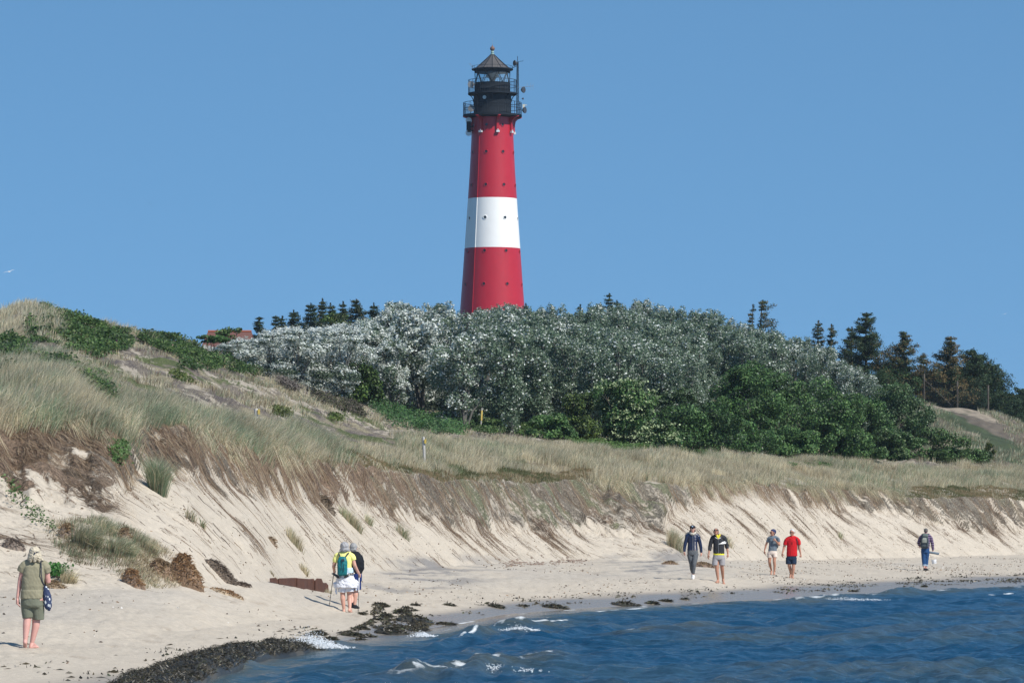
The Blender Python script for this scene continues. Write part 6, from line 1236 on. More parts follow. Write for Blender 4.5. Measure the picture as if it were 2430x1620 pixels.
PB().sect([(cx(470), 0, cz(600), .163, .12), (cx(475), 0, cz(660), .168, .128), (cx(478), 0, cz(700), .17, .13)]).skin('blouse_hem', cloth('pale_blue_cotton', (.52, .66, .78), 60, .05), rt, .008, 2, .006, 12, 4)
bp_ = world_thing(p, 'backpack', 'teal hiking backpack with dark straps on the back of the woman with poles', 'backpack', j(415, 570, -.16)); L0 = j(415, 570, -.16); q = lambda x, y, d=-.16: j(x, y, d)-L0
teal = cloth('teal_nylon', (.012, .15, .17), 40, .2, .5); dk = cloth('dark_webbing', (.03, .045, .06), 40, .2)
PB().sect([(q(420, 0).x, 0, q(0, 745).z, .07, .04), (q(415, 0).x, -.01, q(0, 720).z, .11, .075), (q(412, 0).x, -.02, q(0, 600).z, .115, .09), (q(413, 0).x, -.01, q(0, 470).z, .110, .085), (q(415, 0).x, 0, q(0, 410).z, .085, .06), (q(415, 0).x, .01, q(0, 392).z, .05, .03)], p=2.8).skin('pack_body', teal, bp_, .007, 2, .006, 9)
PB().limb([q(345, 330, -.09), q(362, 380, -.12), q(385, 420, -.13)], [.018, .018, .016]).limb([q(525, 325, -.09), q(490, 370, -.12), q(462, 410, -.13)], [.018, .018, .016]).skin('shoulder_strap', dk, bp_, .006, 1)
MB().box(q(425, 455, -.27), (.07, .012, .05)).box(q(400, 560, -.27), (.012, .012, .19)).box(q(440, 600, -.275), (.012, .012, .16)).build('pocket_trim', dk, bp_)
def blotch(t, b):
    tc = t.nodes.new('ShaderNodeTexCoord'); v = t.nodes.new('ShaderNodeTexNoise'); v.inputs['Scale'].default_value = 22; t.links.new(tc.outputs['Object'], v.inputs['Vector']); r = t.nodes.new('ShaderNodeMath'); r.operation = 'GREATER_THAN'; r.inputs[1].default_value = .56; t.links.new(v.outputs['Fac'], r.inputs[0])
    mx = t.nodes.new('ShaderNodeMix'); mx.data_type = 'RGBA'; mx.inputs['A'].default_value = (.015, .015, .018, 1); mx.inputs['B'].default_value = (.6, .58, .52, 1); t.links.new(r.outputs[0], mx.inputs['Factor']); t.links.new(mx.outputs['Result'], b.inputs['Base Color'])
bm_ = mat('patterned_hip_belt', (.02, .02, .02), .7, build=blotch)
PB().limb([q(225, 705, -.05), q(260, 715, -.12), q(335, 770, -.16), q(365, 775, -.17)], [.020, .030, .032, .022]).limb([q(630, 700, -.06), q(560, 715, -.13), q(490, 755, -.16), q(462, 770, -.17)], [.020, .028, .030, .022]).skin('hip_belt', bm_, bp_, .006, 1)
def pole(p, top, tip, label, light=True):
    o = world_thing(p, 'walking_pole', label, 'walking pole', tip); a = V3(top)-V3(tip); d = a.normalized()
    MB().tube([(0, 0, 0), d*.03, a*.55], [.004, .006, .007], 7).build('lower_shaft', M['frame'], o); MB().tube([a*.5, a*.86], [.0085, .009], 7).build('upper_shaft', M['white'] if light else M['frame'], o)
    MB().tube([a*.85, a*.9, a*.97, a], [.014, .016, .015, .017], 8).build('grip', M['frame'], o); MB().lathe([(.004, 0), (.03, .004), (.004, .01)], 12, c=tuple(d*.05), caps=False).build('basket', M['frame'], o)
gz = lambda p, v: ground_z(p.g[0]+v.x, p.g[1]+v.y)-p.g[2]
tp_ = j(160, 1320, .15); tp_.z = gz(p, tp_)+.0; pole(p, j(252, 620, .24), tp_, 'dark walking pole in the left hand of the woman with the backpack', False)
tp_ = j(712, 1460, -.30); tp_.z = gz(p, tp_); pole(p, j(722, 668, .10), tp_, 'white and dark walking pole in the right hand of the woman with the backpack')
# ---- 3 man in black beside her
p = Person(760, 1270, 7.84, 640, 1345, 'grey haired man in black top and blue shorts half hidden beside the woman with poles'); j, B, rt = p.j, p.body, p.root
T, Mh = headpts(B, j(630, 240), (.05, 1), .15, 1.05)
B.limb([j(632, 290), j(640, 350)], [.06, .072]); B.limb([j(530, 385), j(640, 350), j(735, 390)], [.07, .08, .07])
B.sect([(cx(640), 0, cz(350), .12, .09), (cx(648), 0, cz(450), .165, .12), (cx(655), 0, cz(620), .165, .13), (cx(650), 0, cz(760), .16, .12), (cx(645), 0, cz(860), .14, .11)])
B.limb([j(745, 400), j(762, 580, .02), j(722, 690, .20)], [.058, .048, .032]); hand(B, j(718, 696, .21), (-.3, .8, -.2), (0, .3, 1), (-1, 0, 0), .98, .8)
B.limb([j(535, 400), j(520, 580, .03), j(560, 690, .18)], [.058, .048, .032]); hand(B, j(562, 696, .19), (.3, .8, -.2), (0, .3, 1), (1, 0, 0), .98, .8)
B.limb([j(600, 840), j(600, 1040, .03), j(602, 1130, .02), j(600, 1250, -.10)], [.09, .058, .056, .035]); B.limb([j(690, 840), j(672, 1040, .02), j(665, 1110, .0), j(650, 1290, -.02)], [.09, .06, .060, .037])
B.skin('body', M['skin'], rt)
PB().ball(T(0, .015, .032), (.089, .102, .092), Mh).ball(T(0, .05, -.03), (.080, .052, .055), Mh).skin('hair', hairmat('short_grey_hair', (.30, .30, .30)), rt, .006, 2, .006, 40)
face_parts(T, Mh, rt, 1.0)
blk = cloth('black_fleece', (.012, .014, .018), 70, .3)
PB().sect([(cx(635), 0, cz(305), .085, .07), (cx(640), 0, cz(345), .12, .10), (cx(650), 0, cz(410), .185, .13), (cx(660), 0, cz(500), .205, .15), (cx(663), 0, cz(600), .195, .155), (cx(655), 0, cz(690), .17, .14), (cx(650), 0, cz(710), .165, .135)], p=2.5).limb([j(545, 395), j(600, 360), j(640, 348), j(690, 360), j(728, 395)], [.08, .085, .085, .085, .08]).open_limb([j(730, 385), j(772, 500, .0), j(775, 600, .03), j(735, 690, .17)], [.085, .078, .072, .05]).open_limb([j(545, 375), j(520, 500, .0), j(520, 600, .03), j(555, 690, .15)], [.085, .075, .070, .05]).skin('jacket', blk, rt, .008, 3, .007, 8, 12)
PB().sect([(cx(650), 0, cz(690), .165, .13), (cx(648), 0, cz(820), .178, .135), (cx(648), 0, cz(850), .17, .12)]).open_limb([j(605, 820), j(600, 1010)], [.10, .095]).open_limb([j(692, 820), j(700, 1010)], [.10, .092]).skin('shorts', cloth('blue_shorts', (.015, .032, .13), 70, .15), rt, .008, 2, .005, 10, 3)
shoe(rt, j(600, 1262, -.10), (.05, .8, -.55), blk, 1.); shoe(rt, j(650, 1296, -.02), (.45, .9, 0), blk, 1.)
# ---- 4 woman in navy puffer jacket
p = Person(1600, 1230, 9.8, 432, 1398, 'woman in dark cap, shiny navy puffer jacket and grey jeans walking towards the camera'); j, B, rt = p.j, p.body, p.root
T, Mh = headpts(B, j(428, 245, -.02), (-.05, -1), -.02, .98)
B.limb([j(430, 300), j(428, 370)], [.050, .06]); B.limb([j(300, 400), j(428, 370), j(555, 400)], [.05, .065, .05])
B.sect([(cx(428), 0, cz(375), .11, .075), (cx(428), 0, cz(450), .14, .095), (cx(425), 0, cz(620), .125, .09), (cx(430), 0, cz(740), .15, .11), (cx(432), 0, cz(830), .13, .1)])
B.limb([j(292, 420), j(255, 590, .0), j(232, 765, -.05)], [.045, .038, .025]); hand(B, j(232, 775, -.05), (.05, -.1, -1), (.3, -1, 0), (1, .2, 0), .9, .45)
B.limb([j(565, 420), j(605, 590, .02), j(633, 780, .03)], [.045, .038, .025]); hand(B, j(633, 790, .03), (-.05, -.1, -1), (-.3, -1, 0), (-1, .2, 0), .9, .45)
B.limb([j(370, 820), j(395, 1060, .02), j(405, 1150, .08), j(430, 1260, .32)], [.085, .052, .05, .032]); B.limb([j(490, 820), j(458, 1060, -.12), j(450, 1150, -.10), j(442, 1300, -.06)], [.085, .052, .05, .032])
B.skin('body', M['skin'], rt)
PB().ball(T(0, .03, .01), (.084, .080, .090), Mh).limb([T(.055, .04, -.05), T(.075, .03, -.13), T(.09, .0, -.20)], [.045, .035, .014]).limb([T(-.055, .04, -.05), T(-.085, .03, -.12), T(-.13, .02, -.18)], [.045, .032, .012]).skin('hair', hairmat('brown_hair', (.075, .045, .035)), rt, .006, 2, .008, 40)
face_parts(T, Mh, rt, .98, brow=M['bark'])
cap = PB().ball(T(0, .010, .062), (.086, .100, .070), Mh).sect([(T(0, 0, 0).x, T(0, .01, 0).y, T(0, 0, .045).z, .087, .101), (T(0, 0, 0).x, T(0, .01, 0).y, T(0, 0, .07).z, .087, .10)]).limb([T(-.04, -.10, .040), T(0, -.135, .030), T(.04, -.10, .040)], [.012, .020, .012]).skin('cap', cloth('dark_cap', (.015, .016, .025), 60, .2), rt, .006, 2)
MB().ball(T(-.008, -.092, .088), (.022, .007, .020), 12, Mh).ball(T(.004, -.096, .080), (.012, .006, .010), 10, Mh).build('cap_badge', mat('badge_blue_white', (.45, .58, .72), .6), cap)
PB().limb([j(375, 330, -.02), j(400, 352, -.085), j(440, 358, -.10), j(480, 340, -.06), j(490, 320, .02), j(430, 320, .08), j(375, 330, -.01)], [.034]*7).limb([j(380, 330, .0), j(310, 345, .08), j(262, 400, .13)], [.03, .035, .025]).skin('scarf', cloth('beige_knit', (.50, .47, .40), 90, .2), rt, .007, 2, .008, 22, 4)
pf = PB(); zs = np.linspace(375, 735, 46); pr = lambda y: np.interp(y, [360, 385, 440, 560, 640, 735], [.09, .125, .158, .142, .148, .162]); pf.limb([j(308, 402), j(365, 380), j(428, 372), j(490, 380), j(548, 402)], [.062, .070, .070, .070, .062])
pf.sect([(float(np.interp(y, [375, 735], [cx(428), cx(425)])), 0, cz(float(y)), float(pr(y))+.009*abs(math.sin((y-375)/24*math.pi)), float(pr(y))*.66+.009*abs(math.sin((y-375)/24*math.pi))) for y in zs][::-1], p=2.4)
for a in (([j(305, 405), j(262, 560, .0), j(240, 660, -.02), j(234, 768, -.05)]), ([j(552, 405), j(598, 560, .02), j(618, 660, .02), j(632, 785, .03)])):
    L = []; Rr = []; tt = np.linspace(0, 1, 34)
    for t in tt: u_ = t*3; i = min(int(u_), 2); L.append(a[i].lerp(a[i+1], u_-i)); Rr.append(float(np.interp(t, [0, .5, 1], [.060, .050, .036]))+.007*abs(math.sin(t*14*math.pi)))
    pf.open_limb(L, Rr)
puff = mat('navy_shiny_nylon', (.006, .014, .050), .3, spec=.6, build=noisy(30, .2, .2)); pj = pf.skin('puffer_jacket', puff, rt, .006, 1)
MB().tube([j(430, 375, -.125), j(430, 500, -.126), j(428, 620, -.118), j(427, 735, -.125)], .006, 5).build('zip', M['steel'], pj)
den = cloth('grey_denim', (.105, .115, .125), 40, .35)
PB().sect([(cx(427), 0, cz(715), .155, .105), (cx(430), 0, cz(790), .168, .118), (cx(432), 0, cz(850), .155, .11)]).open_limb([j(365, 820), j(385, 950, .0), j(398, 1060, .02), j(406, 1150, .08), j(428, 1240, .28)], [.098, .082, .062, .058, .042]).open_limb([j(495, 820), j(478, 950, -.07), j(460, 1060, -.12), j(452, 1150, -.10), j(444, 1275, -.07)], [.098, .080, .062, .058, .044]).skin('jeans', den, rt, .007, 3, .004, 16, 5)
shoe(rt, j(440, 1318, -.06), (-.08, -1, -.12), M['white'], .95, M['white']); shoe(rt, j(432, 1275, .34), (-.05, -.55, -.8), M['white'], .95, M['white'])
# ---- 5 man in dark jacket and grey shorts
p = Person(1600, 1230, 9.8, 1015, 1492, 'barefoot man in dark zip jacket over yellow shirt and light grey shorts looking down'); j, B, rt = p.j, p.body, p.root
T, Mh = headpts(B, j(966, 305, -.07), (-.1, -1), -.38, 1.0)
B.limb([j(975, 370, -.03), j(1005, 430, .0)], [.055, .068]); B.limb([j(885, 440), j(1010, 410), j(1160, 440)], [.058, .075, .058])
B.sect([(cx(1010), 0, cz(420), .12, .085), (cx(1020), 0, cz(500), .155, .105), (cx(1030), 0, cz(680), .145, .105), (cx(1030), 0, cz(820), .155, .11), (cx(1030), 0, cz(900), .14, .1)])
B.limb([j(868, 460), j(828, 650, .0), j(795, 820, -.08)], [.052, .042, .028]); hand(B, j(790, 835, -.09), (-.15, -.25, -1), (.6, -1, 0), (1, .4, 0), .98, .3)
B.limb([j(1180, 460), j(1222, 650, .02), j(1240, 800, -.02)], [.052, .042, .028]); hand(B, j(1240, 815, -.02), (.0, -.1, -1), (-.4, -1, 0), (-1, .2, 0), .98, .35)
B.limb([j(975, 880), j(985, 1110, -.05), j(988, 1200, -.05), j(1015, 1420, -.05)], [.09, .058, .058, .036]); B.limb([j(1100, 880), j(1105, 1110, .0), j(1118, 1200, .06), j(1140, 1400, .22)], [.09, .058, .058, .036])
foot(B, j(1012, 1436, -.05), (-.45, -1, 0)); foot(B, j(1142, 1410, .22), (.12, -.8, -.5))
B.skin('body', M['skintan'], rt)
PB().ball(T(0, .022, .038), (.080, .090, .080), Mh).ball(T(0, .045, -.01), (.078, .06, .06), Mh).skin('hair', hairmat('short_dark_hair', (.06, .048, .045)), rt, .006, 2, .004, 50)
face_parts(T, Mh, rt, 1.0, specs=True, brow=M['bark'])
chb = cloth('charcoal_softshell', (.030, .032, .036), 50, .25, .7); yel = cloth('yellow_shirt', (.72, .66, .05), 60, .08)
jk = PB().sect([(cx(1010), .02, cz(385), .085, .065), (cx(1012), .01, cz(425), .12, .09), (cx(1020), 0, cz(490), .166, .12), (cx(1028), 0, cz(600), .168, .122), (cx(1032), 0, cz(800), .172, .122), (cx(1032), 0, cz(812), .168, .12)], p=2.5).limb([j(888, 448), j(950, 422), j(1012, 412), j(1090, 422), j(1158, 448)], [.072, .080, .082, .080, .072]).open_limb([j(885, 450), j(848, 560, .0), j(828, 650, .0), j(815, 740, -.04)], [.068, .062, .056, .050]).open_limb([j(1162, 450), j(1200, 560, .01), j(1222, 640, .02), j(1228, 690, .01)], [.068, .062, .058, .054]).skin('jacket', chb, rt, .008, 2, .006, 9, 4)
MB().tube([j(1013, 480, -.128), j(1015, 650, -.134), j(1022, 810, -.132)], .005, 5).build('zip', M['steel'], jk)
PB().limb([j(985, 395, -.085), j(1015, 470, -.115)], [.030, .012]).limb([j(1045, 385, -.08), j(1015, 470, -.115)], [.036, .012]).limb([j(960, 390, -.03), j(1010, 410, -.095), j(1062, 375, -.02)], [.022, .026, .026]).skin('shirt_collar', yel, rt, .006, 2)
PB().limb([j(1075, 370, -.03), j(1092, 410, -.07)], [.016, .012]).skin('red_lining', cloth('red_lining', (.5, .04, .03)), jk, .005, 1)
PB().limb([j(950, 435, -.105), j(1000, 468, -.122)], [.010, .008]).limb([j(1025, 468, -.122), j(1075, 440, -.105)], [.008, .010]).skin('white_trim', M['white'], jk, .005, 1)
ws = MB(); pl = [(1022, 586), (1080, 560), (1110, 538), (1175, 522), (1185, 530), (1130, 552), (1200, 545), (1203, 560), (1195, 580), (1100, 590), (1022, 592)]
def chest(x, y, off=.0): a = (j(x, y).x-cx(1028))/.176; return V3((j(x, y).x, -(.128*max(.1, 1-abs(a)**2.5)**(1/2.5))-off, cz(y)))
ws.add([chest(x, y, .010) for x, y in pl]+[chest(x, y, .002) for x, y in pl], [tuple(range(11))]+[(i, (i+1) % 11, 11+(i+1) % 11, 11+i) for i in range(11)]); ws.build('chest_stripe', M['white'], jk, smooth=False)
PB().sect([(cx(1032), 0, cz(795), .168, .119), (cx(1032), 0, cz(842), .172, .124), (cx(1032), 0, cz(848), .17, .122)]).skin('shirt_hem', yel, rt, .006, 1, .003, 14)
PB().sect([(cx(1030), 0, cz(835), .170, .12), (cx(1030), 0, cz(920), .175, .125), (cx(1030), 0, cz(950), .165, .115)]).open_limb([j(965, 900), j(950, 1000, -.02), j(945, 1088, -.04)], [.102, .098, .092]).open_limb([j(1098, 900), j(1105, 1000), j(1108, 1082, .0)], [.102, .098, .092]).skin('shorts', cloth('light_grey_chino', (.33, .32, .33), 60, .12), rt, .008, 2, .005, 9, 6)
# ---- 6 woman with beanie
p = Person(1790, 1230, 9.8, 445, 1303, 'woman in navy beanie, grey blue tee and cream shorts with a hand at her chin'); j, B, rt = p.j, p.body, p.root
T, Mh = headpts(B, j(418, 330, -.02), (-.75, -.75), .0, .98)
B.limb([j(425, 380), j(432, 440)], [.045, .055]); B.limb([j(325, 455), j(432, 430), j(545, 460)], [.048, .062, .048])
B.sect([(cx(432), 0, cz(440), .10, .075), (cx(430), 0, cz(510), .13, .09), (cx(425), 0, cz(640), .12, .09), (cx(415), 0, cz(740), .135, .10), (cx(413), 0, cz(820), .12, .09)])
B.limb([j(318, 475), j(265, 620, .02), j(232, 740, .0)], [.044, .036, .024]); hand(B, j(230, 752, .0), (.05, -.1, -1), (.4, -1, 0), (1, .3, 0), .9, .4)
B.limb([j(555, 480), j(572, 610, -.05), j(490, 520, -.20)], [.044, .040, .026]); hand(B, j(482, 510, -.20), (-.6, .25, .75), (-.5, 0, .7), (-.4, .9, 0), .9, .9)
B.limb([j(358, 800), j(345, 1000, -.02), j(362, 1080, .06), j(405, 1200, .26)], [.082, .052, .050, .030]); B.limb([j(465, 800), j(455, 1000, -.08), j(465, 1080, -.06), j(458, 1240, -.03)], [.082, .052, .050, .032])
foot(B, j(402, 1212, .27), (-.2, -.7, -.6), s=.92); foot(B, j(456, 1252, -.03), (-.1, -1, 0), s=.92)
B.skin('body', M['skintan'], rt)
PB().ball(T(0, .035, .055), (.088, .098, .082), Mh).limb([T(0, .05, .05), T(0, .10, .045), T(0, .115, .0)], [.085, .07, .045]).limb([T(0, .06, .0), T(0, .075, -.05)], [.07, .04]).skin('beanie', cloth('navy_knit', (.035, .045, .11), 90, .25), rt, .006, 2, .004, 40)
face_parts(T, Mh, rt, .98, specs=True)
PB().sect([(cx(435), 0, cz(412), .07, .06), (cx(432), 0, cz(438), .10, .08), (cx(430), 0, cz(510), .140, .105), (cx(425), 0, cz(620), .138, .10), (cx(418), 0, cz(735), .148, .108), (cx(418), 0, cz(748), .145, .106)], p=2.5).limb([j(328, 462), j(380, 440), j(432, 434), j(488, 440), j(542, 466)], [.058, .066, .068, .066, .058]).open_limb([j(328, 462), j(312, 505), j(298, 545)], [.058, .056, .052]).open_limb([j(545, 466), j(555, 505), j(562, 545, -.02)], [.058, .058, .054]).skin('shirt', cloth('grey_blue_tee', (.13, .165, .20), 60, .18), rt, .007, 2, .005, 12, 7)
PB().sect([(cx(415), 0, cz(728), .14, .10), (cx(415), 0, cz(800), .150, .11), (cx(415), 0, cz(830), .14, .10)]).open_limb([j(355, 790), j(350, 905)], [.088, .084]).open_limb([j(470, 790), j(472, 905, -.03)], [.088, .086]).skin('shorts', cloth('cream_shorts', (.66, .56, .49), 60, .08), rt, .007, 2, .004, 12, 2)
bk_ = world_thing(p, 'backpack', 'dark backpack on the back of the woman in the navy beanie', 'backpack', j(460, 560, .17)); L0 = j(460, 560, .17); q = lambda x, y, d=.17: j(x, y, d)-L0
PB().sect([(q(470, 0).x, 0, q(0, 700).z, .09, .05), (q(475, 0).x, .02, q(0, 660).z, .135, .08), (q(475, 0).x, .02, q(0, 520).z, .125, .08), (q(465, 0).x, 0, q(0, 430).z, .08, .05)], p=2.8).skin('pack_body', cloth('slate_nylon', (.05, .06, .075), 50, .2), bk_, .007, 2)
PB().limb([q(520, 425, .02), q(524, 455, -.08), q(520, 540, -.10)], [.014, .015, .013]).limb([q(345, 425, .02), q(335, 455, -.07), q(330, 520, -.09)], [.013, .014, .013]).skin('shoulder_strap', dk, bk_, .006, 1)
# ---- 7 man in red
p = Person(1790, 1230, 9.8, 872, 1385, 'white haired man in red short-sleeved shirt and navy shorts walking barefoot'); j, B, rt = p.j, p.body, p.root
T, Mh = headpts(B, j(866, 325, -.02), (-.35, -1), .02, 1.02)
B.limb([j(870, 385), j(872, 450)], [.058, .07]); B.limb([j(745, 480), j(872, 445), j(1000, 480)], [.06, .078, .06])
B.sect([(cx(872), 0, cz(455), .12, .09), (cx(870), 0, cz(530), .165, .11), (cx(865), 0, cz(700), .16, .115), (cx(862), 0, cz(860), .155, .11), (cx(858), 0, cz(930), .14, .10)])
B.limb([j(725, 500), j(685, 660, .02), j(645, 790, -.06)], [.054, .044, .029]); hand(B, j(640, 802, -.07), (-.08, -.2, -1), (.5, -1, 0), (1, .4, 0), 1., .35)
B.limb([j(1020, 500), j(1035, 660, .03), j(1068, 815, .02)], [.054, .044, .029]); hand(B, j(1071, 826, .02), (.05, -.15, -1), (-.5, -1, 0), (-1, .2, 0), 1., 1.1)
B.limb([j(800, 900), j(800, 1090, -.02), j(825, 1170, .06), j(855, 1270, .28)], [.09, .058, .056, .034]); B.limb([j(910, 900), j(900, 1090, -.06), j(895, 1170, -.06), j(878, 1330, -.04)], [.09, .058, .057, .035])
foot(B, j(848, 1280, .29), (-.3, -.6, -.7)); foot(B, j(876, 1338, -.04), (.05, -1, 0))
B.skin('body', M['skintan'], rt)
PB().ball(T(0, .024, .042), (.081, .092, .080), Mh).ball(T(0, .048, -.005), (.080, .06, .06), Mh).skin('hair', hairmat('white_hair', (.52, .53, .54)), rt, .006, 2, .005, 45)
face_parts(T, Mh, rt, 1.02, specs=True)
red = cloth('red_shirt', (.50, .012, .018), 60, .1)
rs_ = PB().sect([(cx(868), 0, cz(415), .08, .065), (cx(872), 0, cz(445), .12, .09), (cx(870), 0, cz(515), .175, .125), (cx(868), 0, cz(650), .178, .13), (cx(865), 0, cz(860), .186, .135), (cx(865), 0, cz(868), .184, .133)], p=2.25).limb([j(750, 490), j(810, 460), j(872, 448), j(935, 460), j(995, 490)], [.074, .086, .088, .086, .074]).open_limb([j(745, 490), j(718, 550, .01), j(704, 608, .01)], [.074, .072, .068]).open_limb([j(1000, 490), j(1022, 550, .01), j(1030, 608, .02)], [.074, .072, .068]).skin('shirt', red, rt, .008, 2, .006, 9, 8)
MB().tube([j(828, 440, -.12), j(826, 600, -.137), j(826, 860, -.142)], .0035, 4).build('button_placket', cloth('dark_red_seam', (.22, .01, .015)), rs_); MB().box(j(862, 570, -.142), (.022, .008, .075)).build('chest_pocket_zip', cloth('dark_red_zip', (.15, .01, .015)), rs_)
PB().limb([j(955, 425, .02), j(968, 460, -.09), j(985, 550, -.115), j(1000, 620, -.06), j(1005, 730, -.02)], [.013, .014, .013, .012, .012]).skin('rucksack_strap', dk, rt, .006, 1)
PB().sect([(cx(858), 0, cz(850), .165, .12), (cx(855), 0, cz(930), .178, .128), (cx(855), 0, cz(960), .165, .12)]).open_limb([j(792, 910), j(785, 1055, -.02)], [.100, .094]).open_limb([j(912, 910), j(905, 1055, -.05)], [.100, .096]).skin('shorts', cloth('navy_shorts', (.014, .028, .055), 60, .2), rt, .008, 2, .005, 9, 3)
# ---- 8 man with bucket
p = Person(2150, 1230, 11.2, 500, 1378, 'man in grey cap, striped purple blue sweater and rolled-up jeans walking away furthest right'); j, B, rt = p.j, p.body, p.root
T, Mh = headpts(B, j(512, 335), (0, 1), .1, 1.0)
B.limb([j(512, 380), j(508, 440)], [.055, .065]); B.limb([j(385, 470), j(508, 430), j(630, 470)], [.055, .075, .055])
B.sect([(cx(508), 0, cz(440), .12, .09), (cx(505), 0, cz(530), .16, .11), (cx(500), 0, cz(700), .15, .115), (cx(498), 0, cz(830), .155, .12), (cx(495), 0, cz(900), .13, .10)])
B.limb([j(372, 500), j(325, 640, .0), j(350, 730, .16)], [.052, .042, .028]); hand(B, j(352, 738, .17), (.2, .8, -.2), (0, .3, 1), (1, 0, 0), .98, .9)
B.limb([j(645, 500), j(685, 680, .0), j(700, 850, .02)], [.052, .042, .028]); hand(B, j(700, 858, .02), (-.05, .15, -1), (.2, 1, 0), (-1, .2, 0), .98, 1.1)
B.limb([j(455, 880), j(460, 1080, .0), j(465, 1180, -.02), j(470, 1310, -.08)], [.09, .058, .054, .034]); B.limb([j(545, 880), j(530, 1080, .03), j(525, 1180, .02), j(520, 1320, .0)], [.09, .058, .054, .034])
B.skin('body', M['skinpink'], rt)
PB().ball(T(0, .02, .035), (.080, .092, .070), Mh).ball(T(0, .045, -.01), (.076, .05, .045), Mh).skin('hair', hairmat('grey_brown_hair', (.12, .10, .09)), rt, .006, 2, .005, 45)
PB().ball(T(0, .008, .060), (.084, .098, .062), Mh).limb([T(-.04, -.10, .045), T(0, -.13, .035), T(.04, -.10, .045)], [.012, .018, .012]).skin('cap', cloth('grey_green_cap', (.10, .105, .10), 60, .15), rt, .006, 2)
face_parts(T, Mh, rt, 1.0)
def stripes(t, b):
    tc = t.nodes.new('ShaderNodeTexCoord'); w_ = t.nodes.new('ShaderNodeTexWave'); w_.bands_direction = 'Z'; w_.inputs['Scale'].default_value = 3.4; w_.inputs['Distortion'].default_value = 1.2; w_.inputs['Detail'].default_value = 2; t.links.new(tc.outputs['Object'], w_.inputs['Vector'])
    r = t.nodes.new('ShaderNodeValToRGB'); t.links.new(w_.outputs['Fac'], r.inputs[0]); e = r.color_ramp.elements; e[0].color = (.015, .015, .02, 1); e[1].color = (.16, .15, .30, 1); n = e.new(.35); n.color = (.06, .055, .14, 1); n2 = e.new(.62); n2.color = (.20, .07, .08, 1)
    t.links.new(r.outputs[0], b.inputs['Base Color'])
PB().sect([(cx(508), 0, cz(390), .075, .07), (cx(508), 0, cz(435), .12, .095), (cx(506), 0, cz(510), .180, .13), (cx(502), 0, cz(620), .185, .14), (cx(500), 0, cz(740), .165, .13), (cx(498), 0, cz(790), .165, .13)], p=2.5).limb([j(390, 482), j(450, 445), j(508, 435), j(570, 445), j(625, 482)], [.07, .08, .082, .08, .07]).open_limb([j(388, 485), j(345, 570), j(322, 645), j(345, 715, .13)], [.072, .070, .064, .046]).open_limb([j(628, 485), j(665, 570), j(690, 690), j(702, 835, .02)], [.072, .068, .060, .044]).skin('sweater', mat('striped_wool', (.1, .1, .2), .9, build=stripes), rt, .008, 2, .006, 10, 3)
jn = PB().sect([(cx(498), 0, cz(760), .165, .125), (cx(495), 0, cz(870), .168, .13), (cx(495), 0, cz(910), .15, .12)]).open_limb([j(450, 860), j(455, 1050, .0), j(462, 1225, -.02)], [.105, .085, .068]).open_limb([j(545, 860), j(535, 1050, .03), j(525, 1225, .02)], [.105, .085, .068]).skin('jeans', cloth('blue_denim', (.020, .065, .17), 40, .3), rt, .008, 2, .005, 10, 6)
PB().open_limb([j(462, 1215, -.02), j(465, 1255, -.025)], [.074, .076]).open_limb([j(524, 1215, .02), j(522, 1262, .018)], [.074, .078]).skin('turned_up_cuff', cloth('pale_denim', (.26, .34, .42), 50, .15), jn, .007, 1)
shoe(rt, j(468, 1322, -.08), (0, 1, -.2), blk, .95); shoe(rt, j(522, 1328, .0), (.55, .85, 0), blk, .98)
rk = world_thing(p, 'rucksack', 'grey and khaki rucksack with black straps carried by the man with the bucket', 'backpack', j(470, 600, -.19)); L0 = j(470, 600, -.19); q = lambda x, y, d=-.19: j(x, y, d)-L0
PB().sect([(q(460, 0).x, .02, q(0, 785).z, .12, .06), (q(465, 0).x, 0, q(0, 740).z, .165, .10), (q(468, 0).x, 0, q(0, 600).z, .160, .105), (q(472, 0).x, .0, q(0, 500).z, .140, .09), (q(478, 0).x, .02, q(0, 405).z, .13, .06)], p=2.8).skin('pack_body', cloth('dark_slate_canvas', (.06, .075, .085), 40, .2), rk, .008, 2, .006, 9)
PB().sect([(q(455, 0).x, -.085, q(0, 640).z, .095, .045), (q(452, 0).x, -.09, q(0, 560).z, .10, .05), (q(455, 0).x, -.075, q(0, 505).z, .075, .04)], p=2.8).skin('front_pocket', cloth('khaki_grey_canvas', (.25, .27, .24), 40, .15), rk, .007, 1, .004, 12)
PB().sect([(q(478, 0).x, -.04, q(0, 470).z, .115, .06), (q(480, 0).x, -.02, q(0, 405).z, .115, .07), (q(482, 0).x, .0, q(0, 395).z, .10, .05)], p=2.8).skin('lid', cloth('grey_canvas', (.13, .16, .15), 40, .15), rk, .007, 1)
MB().box(q(460, 485, -.29), (.17, .02, .03)).box(q(465, 655, -.305), (.24, .02, .018)).box(q(405, 560, -.30), (.016, .02, .17)).box(q(530, 600, -.295), (.016, .02, .22)).box(q(520, 720, -.29), (.05, .02, .12)).build('strap', dk, rk)
tube_ = world_thing(p, 'rolled_mat', 'grey rolled mat held sideways in the hand of the man with the bucket', 'mat', j(700, 905, .0)); L0 = j(700, 905, .0); q = lambda x, y, d=0.: j(x, y, d)-L0
MB().tube([q(590, 890, .03), q(600, 892, .03), q(700, 905, .0), q(850, 930, -.03), q(860, 932, -.03)], [.036, .044, .047, .050, .046], 16).build('roll', cloth('blue_grey_canvas', (.17, .21, .25), 30, .2), tube_)
MB().tube([q(835, 965, -.03), q(870, 890, -.03)], [.008, .006], 6).tube([q(560, 870, .03), q(600, 905, .03)], [.01, .01], 6).build('cord', dk, tube_)
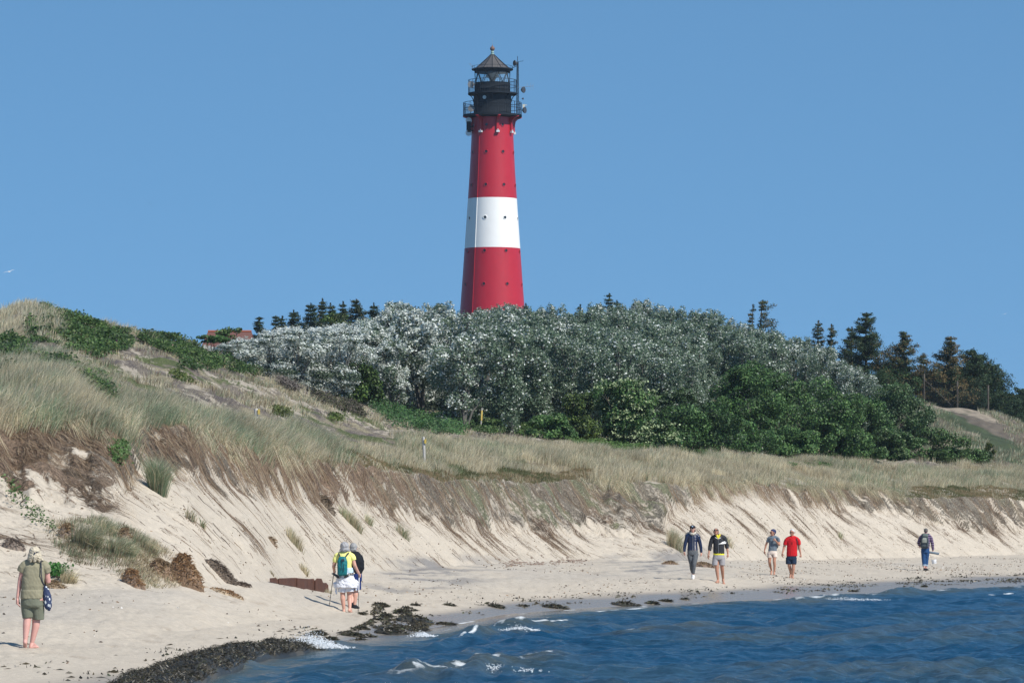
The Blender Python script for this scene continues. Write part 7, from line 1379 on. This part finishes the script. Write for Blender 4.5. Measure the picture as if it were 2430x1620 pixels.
bu = world_thing(p, 'bucket', 'white plastic bucket with small print carried by the man furthest right', 'bucket', j(740, 1195, .0)); bt_ = Matrix.Rotation(R(-10), 3, 'Y')
ub = MB().lathe([(.001, .0), (.082, 0), (.088, .01), (.100, .135), (.106, .15), (.106, .165), (.101, .165), (.096, .14), (.082, .012), (.001, .010)], 28, caps=False); ub.v = [tuple(bt_ @ V3(v)) for v in ub.v]; ubo = ub.build('pail', mat('white_plastic', (.78, .80, .82), .35), bu, sharp=30)
hp_ = [bt_ @ V3((.104*math.cos(a), 0, .155+.14*math.sin(a))) for a in np.linspace(math.pi, 0, 11)]; MB().tube(hp_, .004, 5).build('handle', M['steel'], bu)
pr_ = MB()
for i, (a0, a1, z) in enumerate(((30, 52, .075), (34, 58, .062), (30, 46, .049))):
    v0 = [bt_ @ V3((.0965*math.sin(R(a)), -.0965*math.cos(R(a)), z)) for a in np.linspace(a0, a1, 6)]; pr_.tube(v0, .0035, 4)
pr_.build('print', mat('blue_print', (.12, .16, .28), .5), ubo)
# ------------------------------------------------------------------ haze: the sea air between the camera and the far shore
hz_m = bpy.data.materials.new('haze'); hz_m.use_nodes = True; t = hz_m.node_tree; t.nodes.clear()
out = t.nodes.new('ShaderNodeOutputMaterial'); pv = t.nodes.new('ShaderNodeVolumePrincipled'); pv.inputs['Density'].default_value = .00010; pv.inputs['Color'].default_value = (.70, .85, 1, 1); pv.inputs['Anisotropy'].default_value = .2
t.links.new(pv.outputs[0], out.inputs['Volume'])
ax, ay0, ay1, az0, az1 = 2600., -40., 2500., -5., 70.
hb = MB().add([(x, y, z) for x in (-ax, ax) for y in (ay0, ay1) for z in (az0, az1)], [(0, 1, 3, 2), (4, 6, 7, 5), (0, 4, 5, 1), (2, 3, 7, 6), (0, 2, 6, 4), (1, 5, 7, 3)]).build('haze', hz_m, smooth=False); tag(hb, 'thin sea haze over the whole shore', 'haze', kind='stuff')

GROUPS = {'turf_clod': 'fallen turf clods on the sand slope', 'seaweed_clump': 'seaweed clumps along the waterline', 'grass_tuft': 'grass tufts on the sand slope', 'spruce_tree': 'spruces around the thicket', 'pine_tree': 'pines behind the wire fence',
          'walking_pole': 'walking poles', 'gull': 'birds in the sky', 'person': 'people walking along the beach', 'rose_thicket': 'rose thickets on the left dune', 'elder_bush': 'elders in blossom', 'maple_tree': 'broadleaf trees of the bush belt'}
for o in list(COL.objects):
    b_ = o.name.split('.')[0]
    if o.parent is None and b_ in GROUPS and 'group' not in o: o['group'] = GROUPS[b_]
